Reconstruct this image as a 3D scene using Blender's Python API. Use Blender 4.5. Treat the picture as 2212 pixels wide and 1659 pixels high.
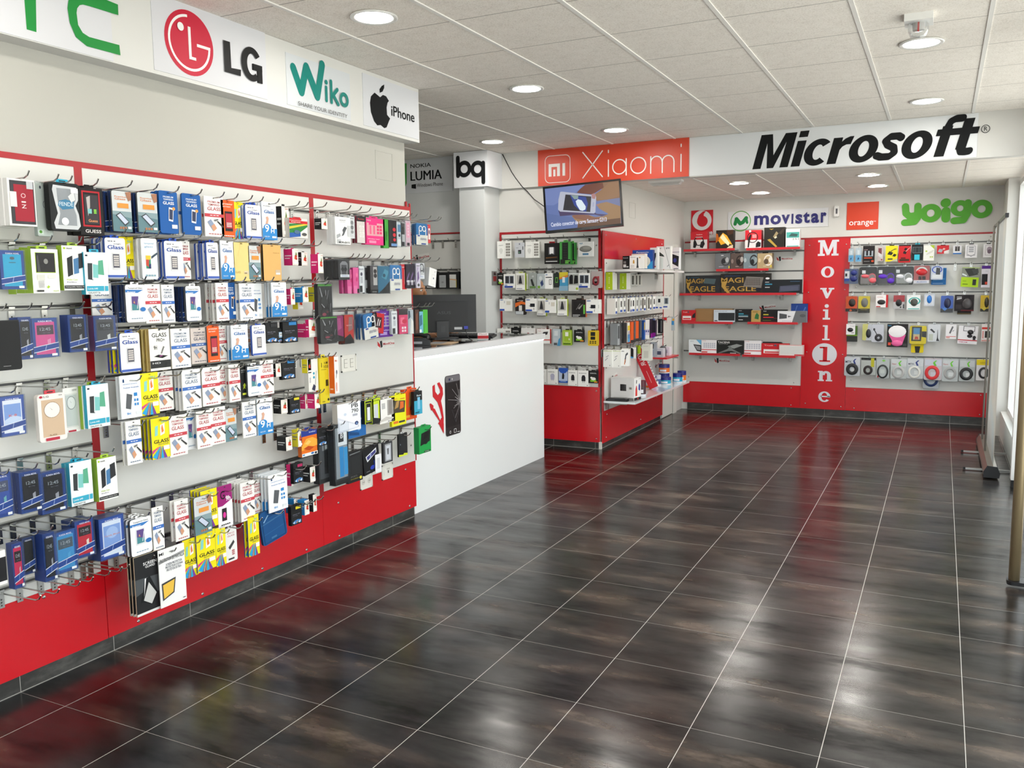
import bpy, math, random
from mathutils import Matrix, Vector
for o in list(bpy.data.objects): bpy.data.objects.remove(o)
SC = bpy.context.scene
COL = SC.collection
random.seed(7)
PI = math.pi
# ---------------------------------------------------------------- camera, world, exposure
EYE = Vector((0, 0, 1.63))
R = Matrix(((0.89470635, -0.04195386, 0.44468014), (0.44652746, 0.10779077, -0.88825355), (-0.01066675, 0.99328799, 0.11517463)))
FPX, CX, CY = 1850.0, 1106.0, 829.5
cd = bpy.data.cameras.new('camera'); cam = bpy.data.objects.new('camera', cd); COL.objects.link(cam)
cd.sensor_width = 36; cd.sensor_fit = 'HORIZONTAL'; cd.lens = 36 * FPX / 2212; cd.clip_start = .05
cam.matrix_world = Matrix.Translation(EYE) @ R.to_4x4()
SC.camera = cam
SC.view_settings.view_transform = 'Standard'; SC.view_settings.look = 'None'
SC.view_settings.gamma = 1; SC.view_settings.use_curve_mapping = False
SC.view_settings.exposure = -0.1
W = bpy.data.worlds.new('daylight'); SC.world = W; W.use_nodes = True
wb = W.node_tree.nodes['Background']; wb.inputs[0].default_value = (.9, .96, 1, 1); wb.inputs[1].default_value = 4.0

sd_ = bpy.data.lights.new('sun', 'SUN'); sun = bpy.data.objects.new('sun', sd_); COL.objects.link(sun)
sd_.energy = 9.0; sd_.angle = .02; sd_.color = (1, .95, .86); sun.rotation_euler = Vector((.45, .12, -.88)).to_track_quat('-Z', 'Y').to_euler()
LAMP_W = 3.0
DIFFUSER = 75.0

# ---------------------------------------------------------------- materials
def lin(c):
    return c / 12.92 if c <= .04045 else ((c + .055) / 1.055) ** 2.4
def rgb(h):
    if len(h) == 3: h = ''.join(a + a for a in h)
    return tuple(lin(int(h[i:i + 2], 16) / 255) for i in (0, 2, 4)) + (1,)
MATS = {}
def mat(h, rough=.42, metal=0., emit=0., name=None, spec=.5, coat=0.):
    k = (h, rough, metal, emit, coat)
    if k in MATS: return MATS[k]
    m = bpy.data.materials.new(name or 'colour_' + h); m.use_nodes = True
    nt = m.node_tree; b = nt.nodes['Principled BSDF']
    b.inputs['Base Color'].default_value = rgb(h); b.inputs['Roughness'].default_value = rough
    b.inputs['Metallic'].default_value = metal; b.inputs['Specular IOR Level'].default_value = spec
    b.inputs['Coat Weight'].default_value = coat
    if emit:
        b.inputs['Base Color'].default_value = (.004, .004, .004, 1)
        b.inputs['Emission Color'].default_value = rgb(h); b.inputs['Emission Strength'].default_value = emit
    MATS[k] = m; return m
def named(name, make):
    if name not in MATS:
        m = bpy.data.materials.new(name); m.use_nodes = True
        make(m.node_tree, m.node_tree.nodes['Principled BSDF']); MATS[name] = m
    return MATS[name]
def N(nt, t, **kw):
    n = nt.nodes.new(t)
    for k, v in kw.items(): setattr(n, k, v)
    return n
def math_node(nt, op, a, b=None, c=None):
    n = nt.nodes.new('ShaderNodeMath'); n.operation = op
    for i, v in enumerate((a, b, c)):
        if v is None: continue
        if isinstance(v, (int, float)): n.inputs[i].default_value = v
        else: nt.links.new(v, n.inputs[i])
    return n.outputs[0]
def noise(nt, vec, scale, detail=4, rough=.6, stretch=(1, 1, 1)):
    mp = N(nt, 'ShaderNodeMapping'); mp.inputs['Scale'].default_value = stretch
    nt.links.new(vec, mp.inputs[0])
    n = N(nt, 'ShaderNodeTexNoise'); n.inputs['Scale'].default_value = scale
    n.inputs['Detail'].default_value = detail; n.inputs['Roughness'].default_value = rough
    nt.links.new(mp.outputs[0], n.inputs['Vector']); return n.outputs['Fac']
def ramp(nt, fac, stops):
    r = N(nt, 'ShaderNodeValToRGB'); e = r.color_ramp.elements
    while len(e) < len(stops): e.new(.5)
    for q, (p, c) in zip(e, stops): q.position = p; q.color = rgb(c)
    nt.links.new(fac, r.inputs[0]); return r.outputs[0]
def mixc(nt, fac, a, b):
    m = N(nt, 'ShaderNodeMix', data_type='RGBA')
    for i, v in ((0, fac), (6, a), (7, b)):
        if isinstance(v, (int, float)): m.inputs[i].default_value = v
        elif isinstance(v, tuple): m.inputs[i].default_value = v
        else: nt.links.new(v, m.inputs[i])
    return m.outputs[2]
def position(nt):
    g = N(nt, 'ShaderNodeNewGeometry'); s = N(nt, 'ShaderNodeSeparateXYZ'); nt.links.new(g.outputs['Position'], s.inputs[0])
    return g.outputs['Position'], s.outputs[0], s.outputs[1], s.outputs[2]
def line_mask(nt, coord, start, step, half):
    """1 within half of a joint line"""
    f = math_node(nt, 'DIVIDE', math_node(nt, 'SUBTRACT', coord, start - step / 2), step)
    d = math_node(nt, 'ABSOLUTE', math_node(nt, 'SUBTRACT', math_node(nt, 'FRACT', f), .5))
    return math_node(nt, 'LESS_THAN', d, half / step)
TX, TY = .4515, .4437
def mk_floor(nt, b):
    p, x, y, z = position(nt)
    n1 = noise(nt, p, 1.5, 4, .55, (.9, 3.2, 1)); n2 = noise(nt, p, 11, 5, .65, (1, 2, 1)); n3 = noise(nt, p, 2.3, 3, .6, (.8, 3, 1))
    cx = math_node(nt, 'FLOOR', math_node(nt, 'DIVIDE', math_node(nt, 'SUBTRACT', x, .14), TX))
    cy = math_node(nt, 'FLOOR', math_node(nt, 'DIVIDE', math_node(nt, 'SUBTRACT', y, 2.96), TY))
    cv = N(nt, 'ShaderNodeCombineXYZ'); nt.links.new(cx, cv.inputs[0]); nt.links.new(cy, cv.inputs[1])
    wn = N(nt, 'ShaderNodeTexWhiteNoise'); nt.links.new(cv.outputs[0], wn.inputs['Vector'])
    f = math_node(nt, 'ADD', math_node(nt, 'MULTIPLY', n1, .8), math_node(nt, 'MULTIPLY', n2, .2))
    f = math_node(nt, 'ADD', f, math_node(nt, 'MULTIPLY', math_node(nt, 'SUBTRACT', wn.outputs['Value'], .5), .05))
    col = ramp(nt, f, [(.36, '0f0e0e'), (.5, '1b1919'), (.58, '352d28'), (.7, '62554b')])
    gx = line_mask(nt, x, .14, TX, .0014); gy = line_mask(nt, y, 2.96, TY, .0011)
    col = mixc(nt, gy, col, rgb('8a8680')); col = mixc(nt, gx, col, rgb('b5b1aa'))
    nt.links.new(col, b.inputs['Base Color'])
    ro = math_node(nt, 'ADD', math_node(nt, 'MULTIPLY', n3, .2), .12)
    g = math_node(nt, 'MAXIMUM', gx, gy)
    nt.links.new(math_node(nt, 'ADD', ro, math_node(nt, 'MULTIPLY', g, .5)), b.inputs['Roughness'])
    n4 = noise(nt, p, 2.6, 5, .62, (.8, 2.4, 1))
    nt.links.new(math_node(nt, 'MAXIMUM', math_node(nt, 'ADD', math_node(nt, 'MULTIPLY', math_node(nt, 'SUBTRACT', n4, .5), 1.8), .42), .12), b.inputs['Specular IOR Level'])
def mk_skirt(nt, b):
    p, x, y, z = position(nt)
    n1 = noise(nt, p, 5, 6, .65, (1, 1, 2.5))
    col = ramp(nt, n1, [(.3, '232322'), (.52, '383735'), (.75, '605e5a')])
    g = math_node(nt, 'MAXIMUM', line_mask(nt, x, .14, TX, .0015), line_mask(nt, y, 2.96, TY, .0015))
    g = math_node(nt, 'MAXIMUM', g, math_node(nt, 'LESS_THAN', z, .003))
    nt.links.new(mixc(nt, g, col, rgb('a5a29c')), b.inputs['Base Color']); b.inputs['Roughness'].default_value = .3
def mk_ceiling(nt, b):
    p, x, y, z = position(nt)
    n1 = noise(nt, p, 160, 2, .5); n2 = noise(nt, p, 14, 2, .5)
    f = math_node(nt, 'ADD', math_node(nt, 'MULTIPLY', n1, .8), math_node(nt, 'MULTIPLY', n2, .2))
    col = ramp(nt, f, [(.3, 'd6cfc5'), (.5, 'efe9e0'), (.7, 'f6f1ea')])
    gy = line_mask(nt, y, 5.66, .6, .0035)
    nt.links.new(mixc(nt, gy, col, rgb('a39d95')), b.inputs['Base Color']); b.inputs['Roughness'].default_value = .9
def mk_wall(base, amp=.03):
    def f(nt, b):
        p, x, y, z = position(nt); n1 = noise(nt, p, 3, 3, .5); n2 = noise(nt, p, 220, 2, .5)
        c = rgb(base); d = tuple(v * (1 - amp) for v in c[:3]) + (1,)
        nt.links.new(mixc(nt, n1, d, c), b.inputs['Base Color']); b.inputs['Roughness'].default_value = .6
        bp = N(nt, 'ShaderNodeBump'); bp.inputs['Strength'].default_value = .08; bp.inputs['Distance'].default_value = .002
        nt.links.new(n2, bp.inputs['Height']); nt.links.new(bp.outputs[0], b.inputs['Normal'])
    return f
def mk_gloss(base, rough=.12):
    def f(nt, b):
        p, x, y, z = position(nt); n1 = noise(nt, p, 1.2, 3, .5)
        c = rgb(base); d = tuple(v * .96 for v in c[:3]) + (1,)
        nt.links.new(mixc(nt, n1, d, c), b.inputs['Base Color'])
        nt.links.new(math_node(nt, 'ADD', math_node(nt, 'MULTIPLY', n1, .06), rough), b.inputs['Roughness'])
    return f
def mk_clear(nt, b):
    nt.nodes.remove(b); o = nt.nodes['Material Output']
    t = N(nt, 'ShaderNodeBsdfTransparent'); t.inputs[0].default_value = (.93, .95, .96, 1)
    g = N(nt, 'ShaderNodeBsdfGlossy'); g.inputs['Roughness'].default_value = .12
    d = N(nt, 'ShaderNodeBsdfDiffuse'); d.inputs[0].default_value = (.85, .88, .9, 1)
    m = N(nt, 'ShaderNodeMixShader'); m.inputs[0].default_value = .25
    nt.links.new(g.outputs[0], m.inputs[1]); nt.links.new(d.outputs[0], m.inputs[2])
    lw = N(nt, 'ShaderNodeLayerWeight'); lw.inputs[0].default_value = .25
    f = math_node(nt, 'ADD', math_node(nt, 'MULTIPLY', lw.outputs['Fresnel'], .4), .02)
    m2 = N(nt, 'ShaderNodeMixShader'); nt.links.new(f, m2.inputs[0]); nt.links.new(t.outputs[0], m2.inputs[1]); nt.links.new(m.outputs[0], m2.inputs[2])
    nt.links.new(m2.outputs[0], o.inputs[0])
def mk_pane(nt, b):
    nt.nodes.remove(b); o = nt.nodes['Material Output']
    t = N(nt, 'ShaderNodeBsdfTransparent'); t.inputs[0].default_value = (.97, .98, .98, 1)
    g = N(nt, 'ShaderNodeBsdfGlossy'); g.inputs['Roughness'].default_value = .02
    lw = N(nt, 'ShaderNodeLayerWeight'); lw.inputs[0].default_value = .2
    m2 = N(nt, 'ShaderNodeMixShader'); nt.links.new(math_node(nt, 'MULTIPLY', lw.outputs['Fresnel'], .15), m2.inputs[0])
    nt.links.new(t.outputs[0], m2.inputs[1]); nt.links.new(g.outputs[0], m2.inputs[2]); nt.links.new(m2.outputs[0], o.inputs[0])
FLOOR = named('dark_tile', mk_floor); SKIRT = named('dark_skirting', mk_skirt); CEIL = named('mineral_ceiling', mk_ceiling)
WALL = named('white_paint', mk_wall('d4d3ce')); BOARD = named('white_slat_board', mk_gloss('d9d9d5', .22))
TRIM = named('red_vinyl_trim', mk_gloss('a8161f', .3)); LEFT_DARKENED = named('white_paint_darkened', mk_wall('b8b7b0'))  # left wall: the white paint, darkened in colour to offset its bright light
RED = named('red_gloss_panel', mk_gloss('cc1420', .17)); COUNTER = named('white_gloss_counter', mk_gloss('eceeee', .12))
GREYWALL = named('grey_white_paint', mk_wall('d3d6d6'))
CLEAR = named('clear_plastic', mk_clear); PANE = named('window_glass', mk_pane)
CHROME = mat('b9b9b6', .25, 1., name='chrome'); ALU = mat('a4a4a0', .38, 1., name='aluminium')
BLACKP = mat('16171a', .35, name='black_plastic'); WHITEP = mat('e6e6e3', .35, name='white_plastic')
def M(c):
    return mat(c, .5, spec=.28) if isinstance(c, str) else c

# ---------------------------------------------------------------- text and mesh collector
TXT = {}
def glyphs(s, bold=0., shear=0.):
    k = (s, bold, shear)
    if k not in TXT:
        cu = bpy.data.curves.new('lettering', 'FONT'); cu.body = s; cu.offset = bold; cu.shear = shear; cu.resolution_u = 3
        ob = bpy.data.objects.new('lettering', cu); COL.objects.link(ob)
        dg = bpy.context.evaluated_depsgraph_get(); dg.update()
        me = ob.evaluated_get(dg).to_mesh()
        v = [(p.co.x, p.co.y) for p in me.vertices]; f = [tuple(p.vertices) for p in me.polygons]
        ob.evaluated_get(dg).to_mesh_clear(); bpy.data.objects.remove(ob); bpy.data.curves.remove(cu)
        xs = [a for a, b in v] or [0, 1]; ys = [b for a, b in v] or [0, 1]
        TXT[k] = (v, f, min(xs), max(xs), min(ys), max(ys))
    return TXT[k]
class MB:
    def __init__(s): s.v = []; s.f = []; s.m = []; s.mi = []
    def mid(s, c):
        c = M(c)
        if c not in s.m: s.m.append(c)
        return s.m.index(c)
    def face(s, pts, c):
        b = len(s.v); s.v += [tuple(p) for p in pts]; s.f.append(tuple(range(b, b + len(pts)))); s.mi.append(s.mid(c))
    def mesh(s, v, f, c):
        b = len(s.v); s.v += v; i = s.mid(c)
        for q in f: s.f.append(tuple(b + a for a in q)); s.mi.append(i)
    def box(s, x0, x1, y0, y1, z0, z1, c, front=None, left=None):
        v = [(x, y, z) for x in (x0, x1) for y in (y0, y1) for z in (z0, z1)]
        for k, q in enumerate(((0, 1, 3, 2), (4, 6, 7, 5), (0, 4, 5, 1), (2, 3, 7, 6), (0, 2, 6, 4), (1, 5, 7, 3))):
            s.face([v[a] for a in q], front if (k == 2 and front) else left if (k == 0 and left) else c)
        return s
    def prism(s, out, y0, y1, c, side=None):
        n = len(out)
        s.face([(x, y0, z) for x, z in out], c); s.face([(x, y1, z) for x, z in out[::-1]], side or c)
        for i in range(n):
            a, b = out[i], out[(i + 1) % n]
            s.face([(a[0], y0, a[1]), (a[0], y1, a[1]), (b[0], y1, b[1]), (b[0], y0, b[1])], side or c)
        return s
    def tube(s, pts, r, c, n=8, cap=True, closed=False):
        pts = [Vector(p) for p in pts]; rings = []; m = len(pts)
        for i, p in enumerate(pts):
            if closed: t = pts[(i + 1) % m] - pts[i - 1]
            else: t = pts[min(i + 1, m - 1)] - pts[max(i - 1, 0)]
            t.normalize(); a = Vector((0, 0, 1)) if abs(t.z) < .9 else Vector((1, 0, 0))
            u = t.cross(a).normalized(); w = t.cross(u)
            rr = r[i] if isinstance(r, (list, tuple)) else r
            rings.append([tuple(p + (u * math.cos(2 * PI * k / n) + w * math.sin(2 * PI * k / n)) * rr) for k in range(n)])
        v = [q for g in rings for q in g]; f = []
        for i in range(m if closed else m - 1):
            j = (i + 1) % m
            for k in range(n): f.append((i * n + k, i * n + (k + 1) % n, j * n + (k + 1) % n, j * n + k))
        if cap and not closed: f += [tuple(range(n))[::-1], tuple((m - 1) * n + k for k in range(n))]
        s.mesh(v, f, c); return s
    def lathe(s, prof, c, n=28, at=(0, 0, 0)):
        v = []; f = []
        for r, z in prof: v += [(at[0] + r * math.cos(2 * PI * k / n), at[1] + r * math.sin(2 * PI * k / n), at[2] + z) for k in range(n)]
        for i in range(len(prof) - 1):
            for k in range(n): f.append((i * n + k, i * n + (k + 1) % n, (i + 1) * n + (k + 1) % n, (i + 1) * n + k))
        s.mesh(v, f, c); return s
    def ball(s, c0, rx, ry, rz, c, n=12, m=7, half=False):
        v = []; f = []; t0 = 0
        for i in range(m + 1):
            a = PI * i / m
            for k in range(n):
                b = (PI if half else 2 * PI) * k / (n - 1 if half else n)
                v.append((c0[0] + rx * math.sin(a) * math.cos(b), c0[1] - ry * math.sin(a) * math.sin(b), c0[2] + rz * math.cos(a)))
        for i in range(m):
            for k in range(n - 1 if half else n): f.append((i * n + k, i * n + (k + 1) % n, (i + 1) * n + (k + 1) % n, (i + 1) * n + k))
        s.mesh(v, f, c); return s
    def text(s, t, x0, z0, x1, z1, y, c, bold=0., shear=0.):
        v, f, a, b, e, g = glyphs(t, bold, shear); sx = (x1 - x0) / max(b - a, 1e-6); sz = (z1 - z0) / max(g - e, 1e-6)
        s.mesh([(x0 + (p - a) * sx, y, z0 + (q - e) * sz) for p, q in v], f, c); return s
    def build(s, name, parent=None, smooth=False, bevel=0.):
        me = bpy.data.meshes.new(name); me.from_pydata(s.v, [], s.f)
        for m in s.m: me.materials.append(m)
        me.polygons.foreach_set('material_index', s.mi)
        if smooth: me.polygons.foreach_set('use_smooth', [True] * len(s.f))
        me.update(); return link(name, me, parent, bevel)
def link(name, me, parent=None, bevel=0.):
    o = bpy.data.objects.new(name, me); COL.objects.link(o)
    if parent: o.parent = parent
    if bevel:
        w = o.modifiers.new('edge', 'BEVEL'); w.width = bevel; w.segments = 2; w.limit_method = 'ANGLE'
    return o
def tag(o, label, cat, group=None, kind=None):
    o['label'] = label
    o['category'] = cat
    if group: o['group'] = group
    if kind: o['kind'] = kind
    return o
def empty(name, loc=(0, 0, 0), rz=0.):
    o = bpy.data.objects.new(name, None); COL.objects.link(o); o.location = loc; o.rotation_euler = (0, 0, rz); o.empty_display_size = .05
    return o
def struct(o): o['kind'] = 'structure'; return o
# flat outlines
def ellipse(cx, cz, rx, rz, n=24, a0=0., a1=2 * PI):
    full = abs(a1 - a0 - 2 * PI) < 1e-6
    return [(cx + rx * math.cos(a0 + (a1 - a0) * k / (n if full else n - 1)), cz + rz * math.sin(a0 + (a1 - a0) * k / (n if full else n - 1))) for k in range(n)]
def rrect(x0, z0, x1, z1, rx, rz=None, n=5):
    rz = rz or rx; p = []
    for cx, cz, a in ((x1 - rx, z0 + rz, -PI / 2), (x1 - rx, z1 - rz, 0), (x0 + rx, z1 - rz, PI / 2), (x0 + rx, z0 + rz, PI)):
        p += [(cx + rx * math.cos(a + PI / 2 * k / n), cz + rz * math.sin(a + PI / 2 * k / n)) for k in range(n + 1)]
    return p
def flat(mb, out, y, c): mb.face([(x, y, z) for x, z in out], c)
def band(mb, o1, o2, y, c, closed=True):
    n = len(o1)
    for i in range(n if closed else n - 1):
        a, b = o1[i], o1[(i + 1) % n]; d, e = o2[i], o2[(i + 1) % n]
        mb.face([(a[0], y, a[1]), (b[0], y, b[1]), (e[0], y, e[1]), (d[0], y, d[1])], c)
def stroke(mb, pts, w, y, c, caps=True):
    """thick flat line with round joints"""
    for (x0, z0), (x1, z1) in zip(pts, pts[1:]):
        y -= 4e-5; dx, dz = x1 - x0, z1 - z0; l = math.hypot(dx, dz) or 1; nx, nz = -dz / l * w / 2, dx / l * w / 2
        flat(mb, [(x0 + nx, z0 + nz), (x0 - nx, z0 - nz), (x1 - nx, z1 - nz), (x1 + nx, z1 + nz)], y, c)
    for x, z in (pts if caps else pts[1:-1]):
        y -= 4e-5; flat(mb, ellipse(x, z, w / 2, w / 2, 14), y, c)

# ---------------------------------------------------------------- the planes that goods and signs stand on
class Plane:
    """a wall of the shop: u runs along it, z up; side=True is a wall facing +x, otherwise one facing the entrance (-y)"""
    def __init__(s, side, val): s.side = side; s.val = val; s.rz = PI / 2 if side else 0.
    def hit(s, px, py, d=0.):
        v = R @ Vector((px - CX, -(py - CY), -FPX)); a = 0 if s.side else 1
        t = ((s.val + d if s.side else s.val - d) - EYE[a]) / v[a]; p = EYE + v * t
        return (p.y if s.side else p.x), p.z
    def world(s, u, z, d=0.):
        return Vector((s.val + d, u, z)) if s.side else Vector((u, s.val - d, z))
def project(w):
    v = R.transposed() @ (Vector(w) - EYE); return CX + FPX * v.x / -v.z, CY - FPX * v.y / -v.z
XL = -3.29
LEFT = Plane(True, XL); REAR = Plane(False, 7.87); SIDE = Plane(True, -2.95); FAR = Plane(False, 10.885); BACK = Plane(False, 7.70)
FASCIA = Plane(True, -3.2); BEAM = Plane(False, 7.85); DESK = Plane(True, -3.32)
# ---------------------------------------------------------------- the room
def bx(name, x0, x1, y0, y1, z0, z1, m, bevel=0., parent=None):
    return MB().box(x0, x1, y0, y1, z0, z1, m).build(name, parent, bevel=bevel)
struct(bx('floor', -6.2, .75, -2.6, 11.1, -.1, 0, FLOOR))
mb = MB(); mb.box(-6.2, .75, -2.6, 7.86, 2.94, 3.02, CEIL); RUN = mat('e8e6e1', .6, name='ceiling_runner')
for k in range(-1, 10): mb.box(.16 - .6 * k - .011, .16 - .6 * k + .011, -2.6, 7.85, 2.934, 2.9405, RUN)
struct(mb.build('ceiling'))
mb = MB(); mb.box(-2.98, .75, 7.95, 10.9, 2.65, 2.73, CEIL)
for k in range(-1, 5): mb.box(.16 - .6 * k - .011, .16 - .6 * k + .011, 7.95, 10.9, 2.644, 2.6505, RUN)
struct(mb.build('ceiling_lower'))
lw = struct(bx('wall_left', -3.5, -3.3, -2.6, 5.0, 0, 2.94, LEFT_DARKENED))
def plate_line(parent, pl, u0, z0, u1, z1, name='access_cover', d=.0):
    """thin outline of a painted-over cover plate"""
    o = MB(); c = mat('bdbcb6', .7)
    w = u1 - u0; h = z1 - z0
    for a, b, e, f in ((0, w, 0, .003), (0, w, h - .003, h), (0, .003, 0, h), (w - .003, w, 0, h)): o.box(a, b, -.002, .004, e, f, c)
    o = o.build(name, parent); o.location = pl.world(u0, z0, d); o.rotation_euler = (0, 0, pl.rz)
plate_line(lw, LEFT, 4.66, 2.32, 4.85, 2.5, d=-.01)
struct(bx('wall_behind_counter', -6.2, -4.3, 7.72, 7.95, 0, 2.94, GREYWALL))
struct(bx('wall_office_side', -6.3, -6.2, -2.6, 7.95, 0, 2.94, WALL))
pil = struct(bx('wall_pillar', -4.35, -4.068, 7.56, 7.9, 0, 2.94, GREYWALL))
struct(MB().box(-4.3, -2.98, 7.88, 10.9, 0, 2.94, WALL).build('wall_unit'))
struct(bx('wall_far', -3.1, .75, 10.9, 11.1, 0, 2.7, WALL))
struct(bx('wall_entrance', -6.2, -2.0, -2.75, -2.6, 0, 2.94, WALL)); struct(bx('trim_11', -2.0, .75, -2.75, -2.6, 2.7, 2.94, WALL))
struct(bx('trim_1', -4.03, -2.1, 7.845, 7.95, 2.59, 2.94, WALL))       # header over the side room
struct(bx('trim_2', -2.1, .7, 7.85, 7.95, 2.585, 2.94, WALL))
struct(bx('baseboard_left', -3.3, -3.292, -2.6, 5.0, 0, .078, SKIRT))
struct(bx('baseboard_rear', -4.03, -2.962, 7.868, 7.88, 0, .066, SKIRT))
struct(bx('baseboard_side', -2.98, -2.966, 7.866, 9.9, 0, .06, SKIRT))
struct(bx('baseboard_far', -2.9, .55, 10.878, 10.9, 0, .088, SKIRT))
struct(bx('trim_3', -2.981, -2.955, 7.862, 7.885, 0, .07, mat('d9d6cf', .5)))
# right side: window front with posts, low sill, glazing
FRAME = mat('d8d8d6', .35, name='window_frame_white')
struct(bx('wall_right', .56, .75, 10.2, 10.9, 0, 2.65, WALL))
struct(bx('trim_4', .545, .7, 7.66, 7.75, .06, 2.94, FRAME, .004)); struct(bx('trim_5', .55, .68, 7.67, 7.74, 0, .06, BLACKP))
struct(bx('window_sill', .6, .85, 7.75, 10.2, 0, .26, WALL))
def window(n, y0, y1, z0, z1):
    w = MB()
    for a, b, e, f in ((y0, y1, z0, z0 + .05), (y0, y1, z1 - .05, z1), (y0, y0 + .05, z0 + .05, z1 - .05), (y1 - .05, y1, z0 + .05, z1 - .05)): w.box(.66, .72, a, b, e, f, FRAME)
    w = struct(w.build('window_%d' % n))
    MB().box(.687, .693, y0 + .05, y1 - .05, z0 + .05, z1 - .05, PANE).build('pane', w)
window(1, 7.75, 10.2, .26, 2.62)
window(2, 5.25, 7.66, .06, 2.9); window(3, 2.75, 5.15, .06, 2.9); window(4, .2, 2.65, .06, 2.9); window(5, -2.5, .1, .06, 2.9)
struct(bx('trim_6', .6, .75, -2.6, 7.66, 2.9, 2.94, FRAME)); struct(bx('trim_7', .62, .75, -2.6, 7.66, 0, .06, FRAME))
for k, y in enumerate((5.2, 2.7, .15)): struct(bx('trim_%d' % (8 + k), .63, .75, y - .05, y + .05, .06, 2.9, FRAME))
struct(bx('ground', .75, 40, -30, 40, -.16, -.06, named('pavement', mk_wall('cfccc6', .1))))
struct(bx('wall_street', 22, 23, -30, 40, -.06, 5, named('street_render', mk_wall('d8d4cc', .1))))

w = MB()
for a, b, e, f in ((-2., .75, .0, .06), (-2., .75, 2.64, 2.7), (-2., -1.94, .06, 2.64), (.69, .75, .06, 2.64), (-.6, -.54, .06, 2.64)): w.box(a, b, -2.72, -2.66, e, f, FRAME)
w = struct(w.build('window_6')); MB().box(-1.94, .69, -2.693, -2.687, .06, 2.64, PANE).build('pane', w)
struct(bx('ground_entrance', -30, 40, -30, -2.76, -.155, -.055, named('pavement', None)))
# downlights: ring, diffuser and the lamp's own light
def downlight(x, y, z, label):
    t = tag(empty('downlight', (x, y, z)), label, 'ceiling light', 'round recessed downlights')
    MB().lathe([(.093, -.001), (.115, -.003), (.117, -.008), (.108, -.012), (.093, -.008)], WHITEP, 32).build('trim_ring', t, True)
    MB().lathe([(.0005, -.0075), (.093, -.0075)], mat('fffaf2', .5, emit=DIFFUSER, name='lit_diffuser'), 32).build('diffuser', t)
    ld = bpy.data.lights.new('downlight_lamp', 'AREA'); ld.shape = 'DISK'; ld.size = .18; ld.energy = LAMP_W * (1.25 if y > 6 else 1); ld.color = (1, .97, .92)
    lo = bpy.data.objects.new('downlight_lamp', ld); COL.objects.link(lo); lo.parent = t; lo.location = (0, 0, -.016)
for x, y, l in ((-2.54, 3.61, 'round lit ceiling light in front of the teal logo sign'), (-2.55, 5.36, 'round lit ceiling light above the end of the white sign board'),
                (-2.56, 7.14, 'round lit ceiling light above the orange sign'), (-3.75, 7.14, 'round lit ceiling light above the white pillar sign'),
                (-.16, 5.43, 'round lit ceiling light just beyond the smoke alarm'), (-.16, 7.16, 'round lit ceiling light just before the black slanted lettering'),
                (-2.54, 1.85, 'round lit ceiling light above the near end of the hook wall'), (-.16, 3.65, 'round lit ceiling light over the open floor before the smoke alarm'),
                (-.16, 1.85, 'round lit ceiling light over the entrance side floor'), (-1.35, .1, 'round lit ceiling light close to the entrance'),
                (-4.9, 5.4, 'round lit ceiling light over the office corner'), (-4.9, 3.6, 'round lit ceiling light behind the hook wall')):
    downlight(x, y, 2.94, l)
for x, y, l in ((-1.92, 9.12, 'round lit ceiling light of lower ceiling, beside the emergency lamp'), (-1.91, 10.25, 'round lit ceiling light of lower ceiling, above blue sign lettering'),
                (-.68, 9.1, 'round lit ceiling light of lower ceiling, below big black lettering'), (-.67, 10.2, 'round lit ceiling light of lower ceiling, above orange square sign')):
    downlight(x, y, 2.65, l)

# ---------------------------------------------------------------- slat panels, red kick panels, trims
def screw(parent, x, z, y=-.001):
    o = MB().lathe([(.0002, .004), (.006, .003), (.008, 0)], CHROME, 12).build('screw', parent); o.location = (x, y, z); o.rotation_euler = (PI / 2, 0, 0)
def slatwall(pl, u0, u1, z0, z1, rails, label, screws=()):
    """white boards between aluminium slot rails"""
    t = tag(empty('slatwall_panel', pl.world(u0, 0), pl.rz), label, 'display panel'); w = u1 - u0
    b = MB(); zs = [z0] + sorted(rails) + [z1]
    for a, e in zip(zs, zs[1:]): b.box(0, w, 0, .009, a + (.009 if a != z0 else 0), e - (.009 if e != z1 else 0), BOARD)
    b.build('board', t)
    for z in rails:
        r = MB(); r.box(0, w, -.002, .006, z + .005, z + .011, ALU); r.box(0, w, -.002, .006, z - .011, z - .005, ALU); r.box(0, w, .004, .0085, z - .006, z + .006, mat('4a4a4a', .5))
        r.build('rail', t)
    for x, z in screws: screw(t, x, z)
    return t
def kick(pl, u0, u1, z0, z1, label, screws=()):
    t = MB().box(0, u1 - u0, 0, .009, 0, z1 - z0, RED).build('kick_panel', bevel=.001); t.location = pl.world(u0, z0); t.rotation_euler = (0, 0, pl.rz)
    tag(t, label, 'red panel')
    for x, z in screws: screw(t, x, z - z0)
    return t
TRIM_N = 20
def trim(pl, u0, u1, z0, z1, d=.002, th=.01):
    global TRIM_N; TRIM_N += 1
    o = MB().box(0, u1 - u0, -d, th - d - .001, 0, z1 - z0, TRIM).build('trim_%d' % TRIM_N); o.location = pl.world(u0, z0); o.rotation_euler = (0, 0, pl.rz); struct(o)
RA = [2.05, 1.817, 1.563, 1.26, .96, .706, .45]; RB = [2.06, 1.86, 1.664, 1.457, 1.245, 1.05, .857, .65, .452]; RC = [2.072, 1.80, 1.496, .955, .67]
slatwall(LEFT, -.4, 2.474, .385, 2.142, RA, 'white slatted hook panel with phone cases, front bay of hook wall')
slatwall(LEFT, 2.511, 3.979, .385, 2.142, RB, 'white slatted hook panel full of screen protectors, middle bay', [(.1, .41), (1.3, .41)])
slatwall(LEFT, 4.016, 5.03, .40, 2.142, RC, 'white slatted hook panel with earphones, bay beside the counter', [(.93, 1.72), (.96, .52)])
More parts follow.
